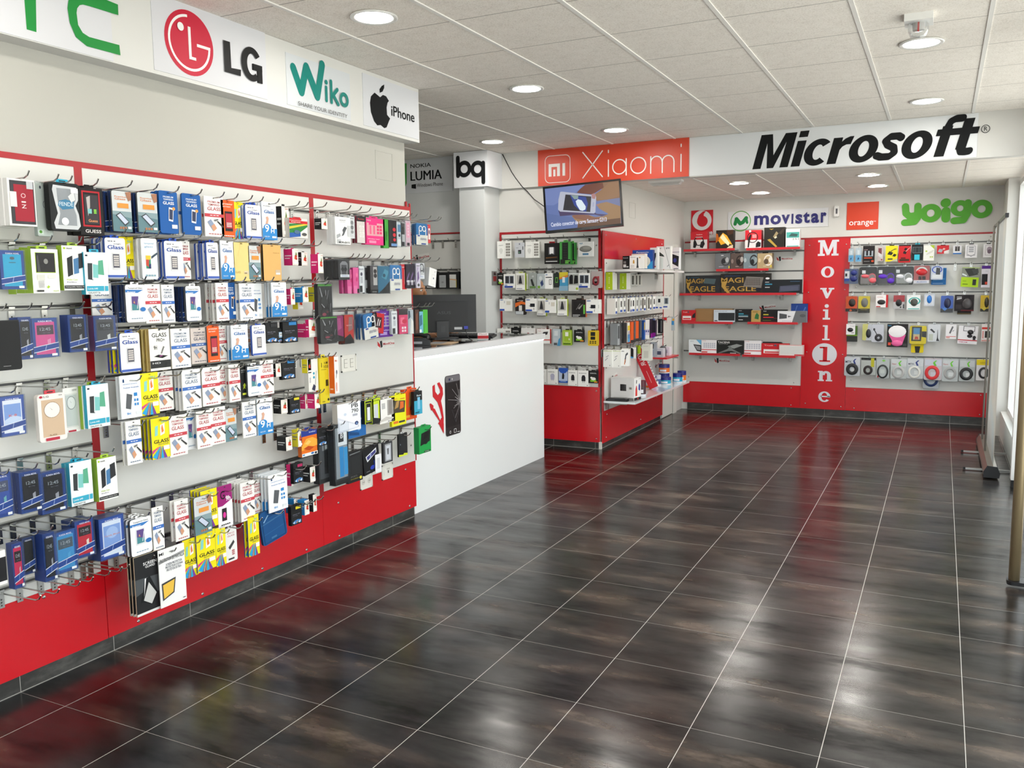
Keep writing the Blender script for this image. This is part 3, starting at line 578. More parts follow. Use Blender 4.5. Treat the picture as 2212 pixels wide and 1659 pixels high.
KT = f'''
gr|screen_protector|screen protector|white glass pack with red band|6|f1efeb|d8d6d0||{GL.format(t='b5525c', b='c8454f')}
gb|screen_protector|screen protector|white glass pack with blue band|6|f1f0ee|d8d6d0||{GL.format(t='6f7f9a', b='3f6fbd')}
gg|screen_protector|screen protector|beige glass pack with blue band|6|d2c6bf|b8ada6||{GL.format(t='6a6a78', b='3a5f9d')}
go|screen_protector|screen protector|white glass pack with orange band|6|f0eee9|d8d6d0||{GL.format(t='c98a52', b='e0914a')}
wr1|screen_protector|screen protector|white pack with rainbow phone|10|eceded|c4c6c8|R|t20,84,80,90,8ab0d0,tempered;t20,76,74,82,8ab0d0,glass;r22,22,58,62,e8e8ea;r25,26,55,58,3a8a6a;pe0c23a,25,40,55,50,55,58,25,58;pc84a3a,25,34,40,30,44,48,25,48;p2a3a6a,40,26,55,26,55,38,44,36;p3a4a5a,60,50,100,62,96,66,60,56;g16,6,84,12,4,1,8ab
bp|screen_protector|screen protector|blue foil glass pack|8|1a5ba6|164a86|R|t22,84,78,88,dfe8f4,PREMIUM;t22,78,78,82,dfe8f4,TEMPERED;t20,68,80,75,fff,GLASS;pf2f3f5,46,30,70,28,76,60,50,62;p39405c,49,34,68,32,72,56,52,58;e76,59,8,4,f0a050;r62,12,92,21,f3f3f3;e50,95,6,1.3,0d3768
yg|screen_protector|screen protector|yellow glass pack with coloured rays|6|f3e21c|3a3f8a||t56,86,84,92,5fb8b0,9H;p8ad0c8,18,56,34,58,38,82,22,80;pf4f2f0,48,56,72,60,74,86,50,82;pe8813a,56,62,68,66,64,76,60,84,54,74;t12,38,92,47,222,GLASS;t34,33,90,36,665,PROTECTOR;p2aa3d8,0,6,22,0,46,31;p7a3f9a,22,0,40,0,48,31;pf3e21c,28,0,32,0,47,31;pd33f8d,0,14,0,22,44,31;p2aa3d8,44,0,60,0,52,31;p7a3f9a,62,0,78,0,54,31;r60,20,92,30,f6f4ea;e50,96,6,1.2,aa9c10
mg|screen_protector|screen protector|white blister pack with phone grid|12|ececee|4763b4|R|t42,83,80,87,556,magic;t12,72,90,82,2f4fa0,Glass;t12.5,72,90.5,82,2f4fa0,Glass;t12,90,50,93,556,9H;r31,22,69,64,dcdcde;r34,26,66,60,5c5b66;g37,30,63,57,4,5,e4dcd6;r0,2,100,8,4763b4;h2a55c0
m9|screen_protector|screen protector|white and blue hardness pack|6|f2f3f4|c9d2da||t58,80,82,83,889,magic;t16,70,84,79,2a68ac,Glass;t16.7,70,84.7,79,2a68ac,Glass;t12,88,60,91,556,9H hardness;pd9a890,22,40,36,38,46,56,40,62,26,60,30,52;r0,0,100,30,3288cc;e34,32,26,10,3288cc;t16,20,44,40,fff,9;t56,18,80,30,fff,H;t10,6,46,11,cde,magic glass;r62,5,92,10,e8eef2;e50,96,6,1.2,333
or|screen_protector|screen protector|orange pack with printed phone|8|e35d20|4a4a4e||t14,86,88,92,f8e0d0,protector;t14,81,70,84,f8e0d0,screen;r26,16,82,70,2a2526;r31,24,78,64,b53545;g36,27,74,40,4,3,e8d8d0;g12,2,90,5,6,1,fff;e50,96,8,1.3,8a3410
ph|screen_protector|screen protector|photo pack with orange bar|8|cfd3d4|55595c|R|r0,0,100,42,64848c;p8aa0a6,0,42,100,34,100,50,0,50;t14,84,80,88,d98a5a,Premium;t14,78,70,83,d98a5a,Glass;pa8765c,70,98,100,100,100,80,84,76;r26,58,84,70,e59440;p44484c,14,40,38,48,84,24,62,14;pc5cde0,20,39,38,45,78,25,60,18;g30,6,70,12,3,2,c97a44;r74,7,92,13,eee
te|screen_protector|screen protector|white rounded pack with purple phone|12|f1f2f4|4a4d55|R|t14,88,86,93,333,Tempered Glass;p3a7ac0,0,80,60,78,90,86,0,87;t10,79,50,83,fff,Protector;r24,28,66,72,dfe0e4;r28,32,62,69,5f4a86;p4a8a92,28,32,62,32,62,44,28,50;pe0a060,36,52,44,50,40,58;pe9e9ee,52,36,55,36,62,62,60,63;e82,34,14,6,2f72b8;g20,8,80,12,5,1,9ab;hfff
gp|screen_protector|screen protector|white pack with black serif lettering|8|f2f0ea|b79a5c||t14,80,86,90,222,GLASS;t36,69,76,77,222,PRO+;t20,50,36,60,222,9H;r0,6,100,24,2a2c2b;t10,16,50,20,ddd,HD;p1c1c1e,18,34,40,38,88,34,60,29;p777,52,40,58,40,72,56,66,58;pb05aa0,44,35,58,36,60,34,46,33;e50,97,6,1.2,333
pp|screen_protector|screen protector|white pack with blue icons|6|f4f6f8|d8dce0||p2a4a78,14,84,14,90,18,93,22,90,22,84;t14,78,84,81,4a7ab8,smartphone accesories;t16,69,90,73,3a6ab0,Protector de pantalla;p5a5d62,22,24,46,20,56,54,30,58;r64,50,80,58,2f86cc;r64,38,71,44,2f86cc;r76,38,84,44,2f86cc;r64,28,71,34,2f86cc;r76,28,84,34,2f86cc;t24,8,42,14,2f86cc,9H;r70,7,92,14,e0e4e8
gd|screen_protector|screen protector|pale gold foil pack|6|e8cf86|a88a3c||t8,20,40,26,b89a4c,GLASS;r62,18,90,26,d9c7a8;r64,19,80,22,8a7a50;e50,97,8,1.2,6a5420
gc|screen_protector|screen protector|copper gold foil pack|8|dfb06a|2a2420||t56,76,92,79,bf9050,PREMIUM;r66,16,94,30,cbb49a;r68,17,92,22,f2ece0;e50,97,8,1.2,6a4a20
kb|screen_protector|screen protector|black pack with yellow starburst|8|1c1c1e|111||t14,84,70,88,ccc,curved;t14,78,60,82,999,glass;pb8c83a,30,40,50,46,70,38,56,34,60,26,44,32,30,26,36,36;r20,10,70,16,d8e04a
bk|screen_protector|screen protector|black tablet screen guard card|5|232426|c8b89a||t36,82,92,87,eee,SCREEN;t44,77,84,81,eee,GUARD;p4d5154,0,34,40,40,100,30,100,60,0,62;p16181a,20,22,38,58,60,62,90,30,70,12;pc8c8c6,30,24,54,52,84,30,62,14;pf2f2f2,32,30,44,60,38,60;r0,0,100,4,e4e4e2;r0,4.4,100,5,333
mi|screen_protector|screen protector|tall white tablet protector card|4|f1f1ef|d8d8d4||t3,90,20,95,222,MI;p9a9a9a,0,76,100,84,100,88,0,81;t4,78,98,84,444,PROTECTOR DE PANTALLA;t26,70,88,74,556,SCREEN PROTECTOR;t24,65,90,69,556,PROTECTEUR D ECRAN;t28,60,84,64,556,PROTETOR DE TELA;p3c3f44,8,12,52,20,60,46,6,42;pe9bd4a,12,15,48,22,55,43,10,39;e50,93,10,1,888;r84,4,94,5.5,555
pw|screen_protector|screen protector|white blister pack with red icons|10|f1efec|c8c4bf|R|t20,82,80,86,b5525c,PRO;t20,74,80,79,b5525c,GLASS;p444,24,44,70,62,78,54,36,36;g52,18,76,34,3,3,b5444a;r20,6,70,11,444;hddd
mx|screen_protector|screen protector|magenta and white pack|6|f1eef0|8a1c6a||r0,52,100,100,9a1f72;pf1eef0,0,46,100,64,100,40,0,40;t20,68,50,88,1c1018,G;t56,62,88,74,fff,9h;r26,16,58,46,2a2228;e42,30,10,7,d83a9a;g16,5,80,9,5,1,333;e50,96,6,1.2,333
fmc|phone_case|phone case|cyan case in clear blue box|26|27498f|1d3a78||{FM.format(c='22a5cf', w='e50,80,10,4,555f66;r36,68,64,70,3a6a78;')};c
fmp|phone_case|phone case|pink window case in blue box|26|2a4a8e|1d3a78||{FM.format(c='d1508f', w=FW.format(d='4a3a46', s='d889b0'))};c
fmk|phone_case|phone case|black window case in blue box|26|1d3a78|1c3c86||{FM.format(c='1b1c24', w=FW.format(d='15161c', s='9a9aa2'))};c
fmg|phone_case|phone case|dark grey case in clear box|26|3a4a78|6a3a6a||{FM.format(c='4a4b50', w=FW.format(d='3a3b40', s='d0d0d0'))};c
fmw|phone_case|phone case|white case with sky photo|26|2f4fa0|1d3a78||{FM.format(c='e8eaf4', w='r16,22,84,80,7f9fd8;pc8d6ee,16,40,50,52,84,44,84,22,16,22;t34,48,66,54,d8706a,K-8;')};c
fmb|phone_case|phone case|deep blue window case in box|26|27438c|1d3a78||{FM.format(c='3a54a0', w=FW.format(d='4a5068', s='6aa8b0'))};c
fms|phone_case|phone case|sky blue window case in box|26|2a5aa0|1d3a78||{FM.format(c='3f8fc6', w=FW.format(d='4d5a64', s='4f9fd0'))};c
fmr|phone_case|phone case|red window case in blue box|26|27438c|1d3a78||{FM.format(c='c0283a', w=FW.format(d='2c2226', s='e8d8c8'))};c
fmv|phone_case|phone case|crimson window case in blue box|26|1d3a80|1d3a80||{FM.format(c='c02850', w=FW.format(d='24161c', s='c8a0a8'))};c
fmd|phone_case|phone case|plain black case in blue box|26|1d2f5a|1d2f5a||{FM.format(c='101114', w='')};c
fmy|phone_case|phone case|white-phone case in clear box|26|3757a6|1d3a78||{FM.format(c='dfe6f4', w='r16,20,84,80,86a4dc;ebb,bb,1,1,000;t20,54,80,58,d09090,Funda Movil;').replace('ebb,bb,1,1,000;', 'e50,62,24,14,a8c0e8;')};c
qi|phone_case|phone case|red folio case in white box|24|e2e0de|d9d8d6||r8,4,96,96,3c3c40;r22,10,92,88,9e2434;t46,60,64,70,d8b0b4,O;t47,50,63,53,e8d4d4,I;t46,38,64,46,e8d4d4,Z;r6,40,30,72,d8d6d8;r68,80,92,96,bdbfc4
cp|phone_case|phone case|clear pack with green label|18|c9d0ca|b8c0ba|R|e36,92,6,3,334;r2,3,40,12,dfeadf;e20,8,10,3,62a83a;o60,60,14,7,2.5,556;r56,30,80,80,b4bcb4;c
df|phone_case|phone case|rugged silver and black armour case|30|1d1f21|141517|R|pc9cccf,14,94,90,92,96,86,94,66,84,54,94,36,98,12,88,4,14,4,10,16,24,36,16,62,10,84;p8f9499,24,88,82,88,86,66,76,54,86,34,86,12,22,12,32,36,26,62;p3d7a9e,26,52,40,44,78,48,80,62,52,66,30,62;t30,52,76,60,c8d8e0,FENDE;pd8dadc,60,72,80,84,84,66,70,60;e46,20,12,8,dfe2e4;r70,80,94,90,e8e8e8;hteal
gs|phone_case|phone case|black box with red frame|26|161315|141214||w12,18,88,94,6,b3202c;r22,24,80,86,39353a;pb8b2b0,30,80,46,84,44,60,34,40;r34,46,50,56,7fc0c0;g56,46,72,56,1,3,8ad04a;t34,28,72,34,e8a070,Guess;t18,5,84,12,e6e2e0,GUESS;h161315
mu|phone_case|phone case|white box with printed folio phones|26|f1f1ef|9ab83a||e10,94,5,2.5,a8c82a;t18,92,42,96,444,muvit;p24262a,18,30,40,36,40,78,18,72;pe8ecee,38,30,66,34,68,80,40,76;p4a7aa8,42,36,63,39,64,74,43,70;p2a2c30,62,48,92,54,90,86,64,82;t10,22,54,26,a8c04a,Wallet Case;t10,17,50,20,889,folio;r0,4,100,11,2c2d2e;t4,6,90,9,ddd,Compatible Galaxy Core;ha2c23a
mb|phone_case|phone case|white box with black case window|26|f1f1ec|8fb038||w14,46,88,92,2.5,a2c23a;r16,47.5,86,91,2c2b2c;e52,72,8,6,8a8a86;p4a4a4c,18,48,30,48,24,86,18,84;r16,30,44,42,d5d5cc;r56,34,84,42,dcdcd4;g16,12,44,28,1,6,bbb;pa2c23a,52,10,60,14,54,18,48,13;r10,3,36,7,333;t70,3,92,7,a8c04a,muvit;ha2c23a
mt|phone_case|phone case|white and turquoise folio box|26|e9f1f2|2f9ab4||p2a3a44,6,90,16,90,16,94,6,94;p35393c,12,36,34,34,36,74,14,74;pdfe6ea,30,36,58,34,62,76,34,78;p7fc4c0,34,40,56,39,58,70,36,72;p5aa888,56,48,82,46,80,82,60,80;r4,8,78,20,3aa6c4;r82,8,96,20,3aa6c4;t8,12,50,16,e8f4f6,Lumia 640;t8,2,60,6,555,GALAXY S6;h2fa8c8
lg|phone_case|phone case|gold quilted cover with clock window|20|e9e4df|dcd6d0|R|r13,10,92,88,cdb296;o50,66,30,17,2,a58a70;e50,66,28,16,e8e4df;p8a7a6a,49,66,51,66,40,72;p8a7a6a,49,65,66,74,51,66;e12,95,6,2.5,b52a40;t22,93,40,97,7a7a7a,LG;t76,94,88,97,888,G4;r20,2,70,8,b53044;t36,12,60,15,8a7460,LG;hc8404c
lw|phone_case|phone case|white cover with clock window|20|eeeeec|dcdcd8|R|w8,12,92,86,2,bcc0c0;r12,14,88,84,c5cdcc;o50,66,30,15,3,8a9296;e50,66,26,13,dfe4e4;p667,49,66,51,66,40,72;t60,92,92,96,999,cover;r20,1,70,5,b53044
sl|tablet_sleeve|tablet sleeve|black zipped neoprene sleeve|20|18191b|101113|R|r30,8,58,9,999;r0,98,100,100,2a2b2d
sk|card_header|tablet sleeve|x|4|e9e2cc|d8d0ba||t30,20,70,60,b8b2a0,puro
dk|phone_case|phone case|white box with dark phone print|24|eceae8|d0cecc||r0,10,100,80,1c1c20;p4a4a8a,0,10,40,10,30,30,0,34
ikk|ink_cartridge|ink cartridge|small ink box with black side|30|e9e4dc|1d1d1f||{INK.format(s='2a2a2c')};s12,55,88,62,ccc;s12,40,70,46,bbb
ikm|ink_cartridge|ink cartridge|small ink box with magenta side|30|ece7de|d4246e||{INK.format(s='d4246e')};s12,55,88,62,f4c8d8;s12,40,70,46,f4c8d8
ikc|ink_cartridge|ink cartridge|small ink box with cyan side|30|ece7de|1f86cc||{INK.format(s='1f86cc')};s12,55,88,62,cde;s12,40,70,46,cde
iky|ink_cartridge|ink cartridge|small ink box with yellow side|30|ece7de|e3d42a||{INK.format(s='e3d42a')};s12,55,88,62,887;s12,40,70,46,776
hpb|ink_cartridge|ink cartridge|black ink pack with blue tag|22|17181a|101113||{HP.format(c='2f7fc0')}
hpk|ink_cartridge|ink cartridge|black ink pack with dark tag|22|17181a|101113||{HP.format(c='2a2b2e')}
hpy|ink_cartridge|ink cartridge|black ink pack with yellow tag|22|17181a|101113||{HP.format(c='e0cf2e')}
hpn|ink_cartridge|ink cartridge|black pack with number window|22|16171a|101113||{HP.format(c='16171a')};r24,36,84,76,8fb4d4;r30,46,78,72,dfe6ea;t36,54,72,66,555,364
hpm|ink_cartridge|ink cartridge|black ink pack with magenta patch|22|17181a|101113||{HP.format(c='b02a5c')}
cn|ink_cartridge|ink cartridge|rainbow-printed box with red tab|30|e6e2dc|c8c4be||p2f7f3a,0,20,60,30,100,60,100,80,0,70;pe0c23a,0,56,100,78,100,70,0,44;p2a5aa8,0,0,60,8,60,30,0,24;r0,74,100,88,c8242c;t10,78,60,85,f0d8d0,Canon;r0,90,66,100,c8242c;e80,20,14,8,555;e40,30,16,10,4a6a8a;hc8242c
br|ink_cartridge|ink cartridge|blue and fiery orange ink pack|26|e2701c|c05a18||r0,76,100,100,22388f;t50,86,92,92,cdd6ee,brother;pf0a83a,0,40,30,66,70,68,100,56,100,34,0,24;pf4c468,20,48,44,60,60,52,40,42;pb8440f,10,30,40,38,80,30,50,20;r0,0,100,12,e6e6e4;e66,7,10,4,2f6ab0;e10,7,7,3,4f8ac0;r80,2,94,10,333;h22388f
tw|stylus_box|stylus|tall white box with teal dots|24|eae8e2|d6d4cc||e56,54,9,4,2f9ab8;e56,42,9,4,2f9ab8;p9a9a9a,60,6,66,6,84,60,80,62;p2c2f4a,30,6,60,0,70,14,50,22;t10,20,22,50,99a,stylus
yh|headset_box|headset|tall yellow headset box|30|d9c522|c4b01c||t52,86,90,92,4a4418,HM;t48,78,92,84,4a4418,103;r20,80,26,90,4a4418;t18,74,70,76,8a7e20,metal;r62,38,88,52,3a3510;t20,3,50,7,8a7e20,misc;e84,8,10,3,3a3510;he3d23a
og|cable_box|cable|tall orange and white box|26|e9e6e2|db6420||t20,86,70,92,d86030,Mini;p4a4a52,30,40,44,44,60,62,54,64;e50,58,12,6,556;r26,6,50,30,e0a090;r0,0,100,2,ddd;s14,10,70,14,f0c8b0
sy|earphones|earphones|white earphone box with photo|20|e9e9e8|d5d6d6||t30,86,70,90,556,SONY;t30,81,66,83,99a,stereo;p55585c,40,30,54,34,76,62,60,66,46,52,50,44;pa8abae,8,20,34,30,30,40,8,34;r8,4,34,18,b8babc;t20,4,92,11,333,MDR-EX15;r80,30,98,70,c8cacc;h999
sv|earphones|earphones|narrow silver striped earphone pack|16|dcdcdc|c8c8c8|R|e50,72,28,10,888;e50,50,28,10,777;e50,30,28,8,999;t14,88,86,94,777,sony;c
pl|earphones|earphones|grey blister with white buds|16|cfcac6|6a2030||r0,80,100,100,2c2528;t12,86,80,92,a44,Remix;g22,20,78,66,2,4,eeece8;g22,20,78,66,1,2,d8d4d0
pk|earphones|earphones|bright pink earphone box|28|e2347f|d02a70||r10,34,92,82,dba0a8;p e2347f,20,74,60,74,60,82,20,82;r24,40,32,72,e86088;r42,40,50,72,e86088;g58,40,86,76,2,3,e2346f;t10,88,30,93,f8c8dc,MYX;t12,20,70,24,f8c8dc,Wireless head;g12,6,60,16,1,3,f0a0c0;he2347f
gn|charger_box|power bank|upright green box|24|3f9a3a|357f30||t30,10,70,60,2a6a28,power
nb|earphones|earphones|black box with red beads|22|232326|1c1c1e||e70,66,18,7,c8303a;e70,46,18,7,c8303a;e70,28,16,6,c8303a;r30,4,96,14,6a90c0
cl|earphones|earphones|narrow clear earphone tube|14|c4ccd2|a8b2ba|R|r20,60,80,90,5a86a8;r20,4,80,30,e6e6e4;e50,46,20,6,334;c
sp|earphones|earphones|narrow pink and silver tube|16|d6b8c4|bdbdc0|R|r20,34,80,92,e8a0b8;r24,2,76,14,3a3a3c;g34,40,66,86,1,4,f0d0dc;c
ss|earphones|earphones|narrow black and silver tube|16|b8b8ba|8a8a8c|R|r10,50,90,96,4a4648;e50,74,26,8,222;e50,58,26,8,222;r20,2,80,20,2a2a2c;c
se|earphones|earphones|blue pack with white earbuds|14|2a72ae|2a5a8a|R|r0,0,100,46,e2dfd6;o38,76,16,14,5,f2f2f0;o68,76,16,14,5,f2f2f0;r22,46,28,76,f2f2f0;r78,46,84,76,f2f2f0;e20,42,12,3,2a4a9a;t34,22,84,34,99a,stereo;r40,2,80,8,2a4a9a;c
re|earphones|earphones|red boxed earphones|14|c8343a|b02a30||r60,20,90,80,dcdcd8;e75,60,10,12,556;t10,86,60,92,f0d0d0,music
hc|earphones|earphones|rounded clip headphone blister|18|3a3a3c|2c2c2e|R|p8c8c90,20,20,80,20,84,80,64,92,36,92,16,80;p4a4a4e,30,24,70,24,74,74,26,74;e36,52,14,10,26262a;e62,52,14,10,26262a;r14,12,96,26,dcdde2;t30,15,80,22,8a9ac8,Philips;c
pt|earphones|earphones|hot pink tube pack|20|e05a98|d0408a|R|e60,72,16,8,f078a8;e60,54,16,8,d8307a;r6,0,60,30,e878ac;r60,2,96,18,2a2226;c
wt|earphones|earphones|white tube pack|18|dfe0e2|c8cacc|R|e50,70,20,7,556;r30,36,70,60,b8bac0;r12,2,60,26,2c2c2e;t16,86,84,92,889,buds;c
bt|earphones|earphones|tall black and silver tube pack|22|4a4648|2a2728|R|r40,30,92,96,b9b4b2;e66,80,22,8,2c2426;e66,64,22,8,2c2426;r0,0,100,14,1a1819;t20,4,80,9,999,stereo;c
bl|earphones|earphones|teal curved blister pack|16|2c6a88|24566e|R|p1a1c1e,0,0,50,20,100,46,100,0;p4a90aa,30,60,60,90,90,80,70,50;e52,66,12,7,1a4a60;c
pu|earphones|earphones|narrow purple and black pack|14|3a2c40|241e2a|R|r14,26,86,34,d8d4d8;r20,60,80,94,2a2030;p8a6aa0,20,30,80,60,80,70,20,42;r16,2,84,12,1c181e;r24,14,76,26,b0a8b4;c
pf|earphones|earphones|purple patterned white pack|14|d8d0de|bdb4c4|R|p7a5a90,20,20,70,40,60,70,30,60;p9a80ae,10,50,50,80,40,90;t16,88,84,94,555,beat;e50,12,26,6,555;c
ov|earphones|headphones|silver headband headphones pack|16|c8c8ca|aaa|R|o50,72,38,24,10,38383a;e22,56,14,16,6a6a6e;e78,56,14,16,6a6a6e;r8,4,92,26,e6e6ea;t20,10,70,20,8a9ac8,Philips;c
wb|phone_box|phone box|white phone box|30|e3e3e2|b4b6b8||w40,12,88,66,2,c8c8c8;e62,46,8,5,667;e76,84,5,3,888
pb|plastic_bag|cable|clear bag with coiled black cable|24|2c2c2e|232325|R|r2,94,98,99,4a8a3a;o50,28,34,16,9,141415;o46,56,32,20,8,161617;e40,24,14,4,8a3a4a;e62,30,8,3,5a3038;pa8a8ac,12,90,14,91,30,70,26,66;p8a8a8e,72,84,75,85,62,62,58,60;p9a9a9e,20,50,22,51,44,42,40,40;p8a8a8e,84,50,88,52,80,30,78,28;pb8b8bc,50,84,52,85,54,72,52,70;p7a7a7e,30,16,60,10,62,12,32,18;c
rb|earphones|earphones|red and black blister|22|b8342e|7a2a24|R|p18181a,0,0,100,0,100,10,60,34,0,20;p8a6a6a,40,40,90,50,90,92,50,92;t20,60,80,66,e0a0a0,sport;c
ma|earphones|earphones|magenta blister pack|22|8f2a60|5a2040|R|p18181a,0,0,100,0,100,16,0,30;pb04a80,30,40,80,50,70,90,30,90;c
ht|earphones|earphones|slanted red touch earphones box|22|b8202a|901a22||t10,60,22,92,f0c8c8,H;r30,26,80,80,3a1a20;pe0d8d8,40,34,46,34,56,70,50,70;p e0d8d8,56,36,62,36,70,66,64,66;t10,10,60,16,e8b0b0,TOUCH
ve|earphones|earphones|purple window earphone box|26|5a2a8a|4a2272||r20,40,92,82,9a90a8;g34,44,78,78,2,3,6a3aa0;t10,88,60,93,d8c8ec,MYX;t10,24,80,29,d8c8ec,Wireless;g10,8,70,20,1,3,b8a0d8;h5a2a8a
pc|earphones|earphones|pink earphones card|18|d8426e|a03058||r0,76,100,100,3a3436;r16,40,60,66,e8708e;e60,50,26,9,c8304e;g24,6,80,30,2,2,f0e0e4;c
gy|earphones|earphones|grey and white slim pack|16|b4bcc2|7c868c|R|p e6e4de,40,0,100,0,100,50,60,66;p4a5a68,10,60,50,70,40,96,10,96;c
br1|earphones|earphones|slim brown pack|18|4a342c|3a2a24||p7a4a3a,20,10,60,20,60,90,20,80
bs|earphones|earphones|slim light blue pack|18|6aa8c0|4a7a90||r10,2,60,16,e2e6e8;p3a6a80,20,30,80,40,70,86,20,80
gs1|earphones|earphones|slim bright green box|20|4aa83a|3c8c30||r10,5,20,40,2f7a26
pbx|power_bank|power bank|large white power bank box|34|eef0f3|c4bfb6||t60,80,90,94,333,PB;t60,62,90,76,333,790;g60,50,90,58,1,3,99a;e32,62,6,5,cdd8e8;pd2d5e0,0,56,92,16,92,8,0,0;pe6e8f0,6,46,84,16,84,10,6,8;e80,24,8,7,2a3a6a;p8fb0d8,76,20,80,28,84,20
pb2|power_bank|power bank|blue power bank box|30|2468ae|1f5a98||e60,24,10,5,8fb4d8;p1a4a80,4,10,60,4,60,12,4,20;t50,50,90,56,9fc0e0,PB
gp1|power_bank|power bank|lime and black power bank pack|26|c2d82a|181a1c||r8,0,80,96,191b1c;w14,8,70,88,4,c2d82a;r26,14,58,70,dfe2e8;hc2d82a
gp2|power_bank|power bank|lime pack with white battery|26|c5da2c|aac020||r20,10,70,74,c6cad4;p191b1c,0,0,100,0,100,16,0,26;t14,84,90,90,5a6a10,power;hc5da2c
wp|power_bank|power bank|white box with grey window|28|eceae6|8c8a86||r50,30,90,94,a09c98;r60,36,80,90,8a8480;g10,60,40,84,1,6,aaa;pc8c4be,0,14,40,26,90,18,90,12,0,8;g50,3,94,8,3,1,777;hd8d4d0
yp|power_bank|power bank|yellow box with gold batteries|32|e2e01f|cfc818||p4a4436,8,44,90,40,96,78,20,84;pb08a52,20,56,46,60,54,82,34,80;pd8682a,56,52,84,56,84,76,60,78;r10,8,44,16,e0782a;r48,8,90,14,333;t10,86,40,91,e8b040,case;t60,84,92,88,d86030,new;he2e01f
op|power_bank|power bank|orange box with gold battery|32|e0521c|c84416||pa8804a,30,40,60,46,70,84,44,88;p3a3230,44,30,80,36,80,76,64,80;r10,8,40,16,e8a030;he0521c
bb|power_bank|power bank|small blue and black box|26|3aa0c0|16181a||r0,60,100,100,16181a;r40,22,72,74,7fc0e0;t30,78,84,86,c8d8e0,fast;r10,6,60,12,1a5a70;h16181a
ts|selfie_stick|selfie stick|tall black boxed selfie stick|40|2c2d30|222326||r10,8,92,92,46484c;r46,16,78,60,141517;r54,62,72,86,b0b2b4;r30,60,44,90,8a8c90;r0,0,100,8,1a1b1d;c
bt2|selfie_stick|selfie stick|tall boxed blue selfie stick|40|33363a|26282b||r10,10,90,94,8f969c;r36,12,64,62,2f8ac8;r66,14,92,60,3a96d0;r26,64,90,94,dfe2e6;r30,70,66,88,2a2c30;t44,76,84,84,eee,BT;r0,0,100,7,1a1b1d;c
sa|armband|armband|black sports armband pack|22|1c1d1f|151617||w12,26,86,92,3,2e3032;r20,30,80,84,26282a;p8a8e90,12,90,86,94,86,96,12,93;t14,16,60,22,666,SPORTS;t14,10,80,13,a8a030,armband;e84,10,8,5,d8d040
bk2|speaker_box|speaker|tilted black box with blue note|30|15161a|101114||pdfe2e4,16,70,84,90,84,72,24,48;p3a3a7a,22,68,80,84,80,72,26,54;p8f9ac8,40,60,50,64,52,80,44,78;e52,20,14,8,2a3fb0;p2a3fb0,62,20,66,20,66,44,62,44;g12,10,34,13,4,1,999
wc|price_card|leaflet|white hanging paper card|3|e6e6ea|d0d0d4||g20,20,80,80,1,9,c4c4c8
gb2|charger_box|charger|dark grey window box|28|3a3b3e|2a2b2d||r18,8,86,92,9a9da2;r30,14,76,84,c4c8d0;p5a5c60,44,40,56,40,60,70,40,70;p3a3b3e,0,0,14,0,14,100,0,100;h1a1a1c
dy|power_bank|power bank|black pack with lime foot|26|1d1f20|17191a||w10,16,90,94,3,2c2f31;r20,24,80,86,25282a;pcada2a,0,0,100,0,100,8,60,12,50,6,0,10;t16,50,24,56,9ab,max;hd0d0d0
vr|car_holder|phone holder|green window box with black holder|50|1f9a48|188040||p16201a,10,30,90,40,96,84,20,76;p0e1210,30,50,70,56,86,76,50,80;e54,40,18,8,14181a;r40,2,90,8,10180f;t46,4,84,7,cfe8d4,holder;h1f9a48
po|water_pouch|waterproof pouch|dark blue waterproof phone pouch|14|1a4f86|16426f|R|p3a6a98,4,60,96,66,96,70,4,64;p2a5f94,6,30,90,34,90,36,6,32;w6,4,94,80,2,123c66;g30,10,60,16,1,2,4a7aa8;p7fa8cc,10,70,30,86,34,84,14,68
'''  # pb bag: the pale crinkle strokes are highlights painted on its plastic
KINDS = {}
def load_kinds(t):
    for l in t.strip().split('\n'):
        f = l.split('|'); KINDS[f[0]] = dict(name=f[1], cat=f[2], desc=f[3], d=float(f[4]) / 1000, base=f[5], side=f[6], flags=f[7], dec=f[8].split(';') if f[8] else [])
load_kinds(KT)
def colr(c):
    c = c.strip()
    return {'teal': '2fa8c8'}.get(c, c)
def torus(mb, cx, cz, rx, rz, rr, ry, c, asp=1., y0=0., n=28, k=8):
    v = []; f = []
    for i in range(n):
        a = 2 * PI * i / n
        for j in range(k):
            b = 2 * PI * j / k
            v.append((cx + (rx + rr * math.cos(b)) * math.cos(a), y0 + ry * math.sin(b), cz + (rz + rr * asp * math.cos(b)) * math.sin(a)))
    for i in range(n):
        for j in range(k): f.append((i * k + j, i * k + (j + 1) % k, (i + 1) % n * k + (j + 1) % k, (i + 1) % n * k + j))
    mb.mesh(v, f, c)
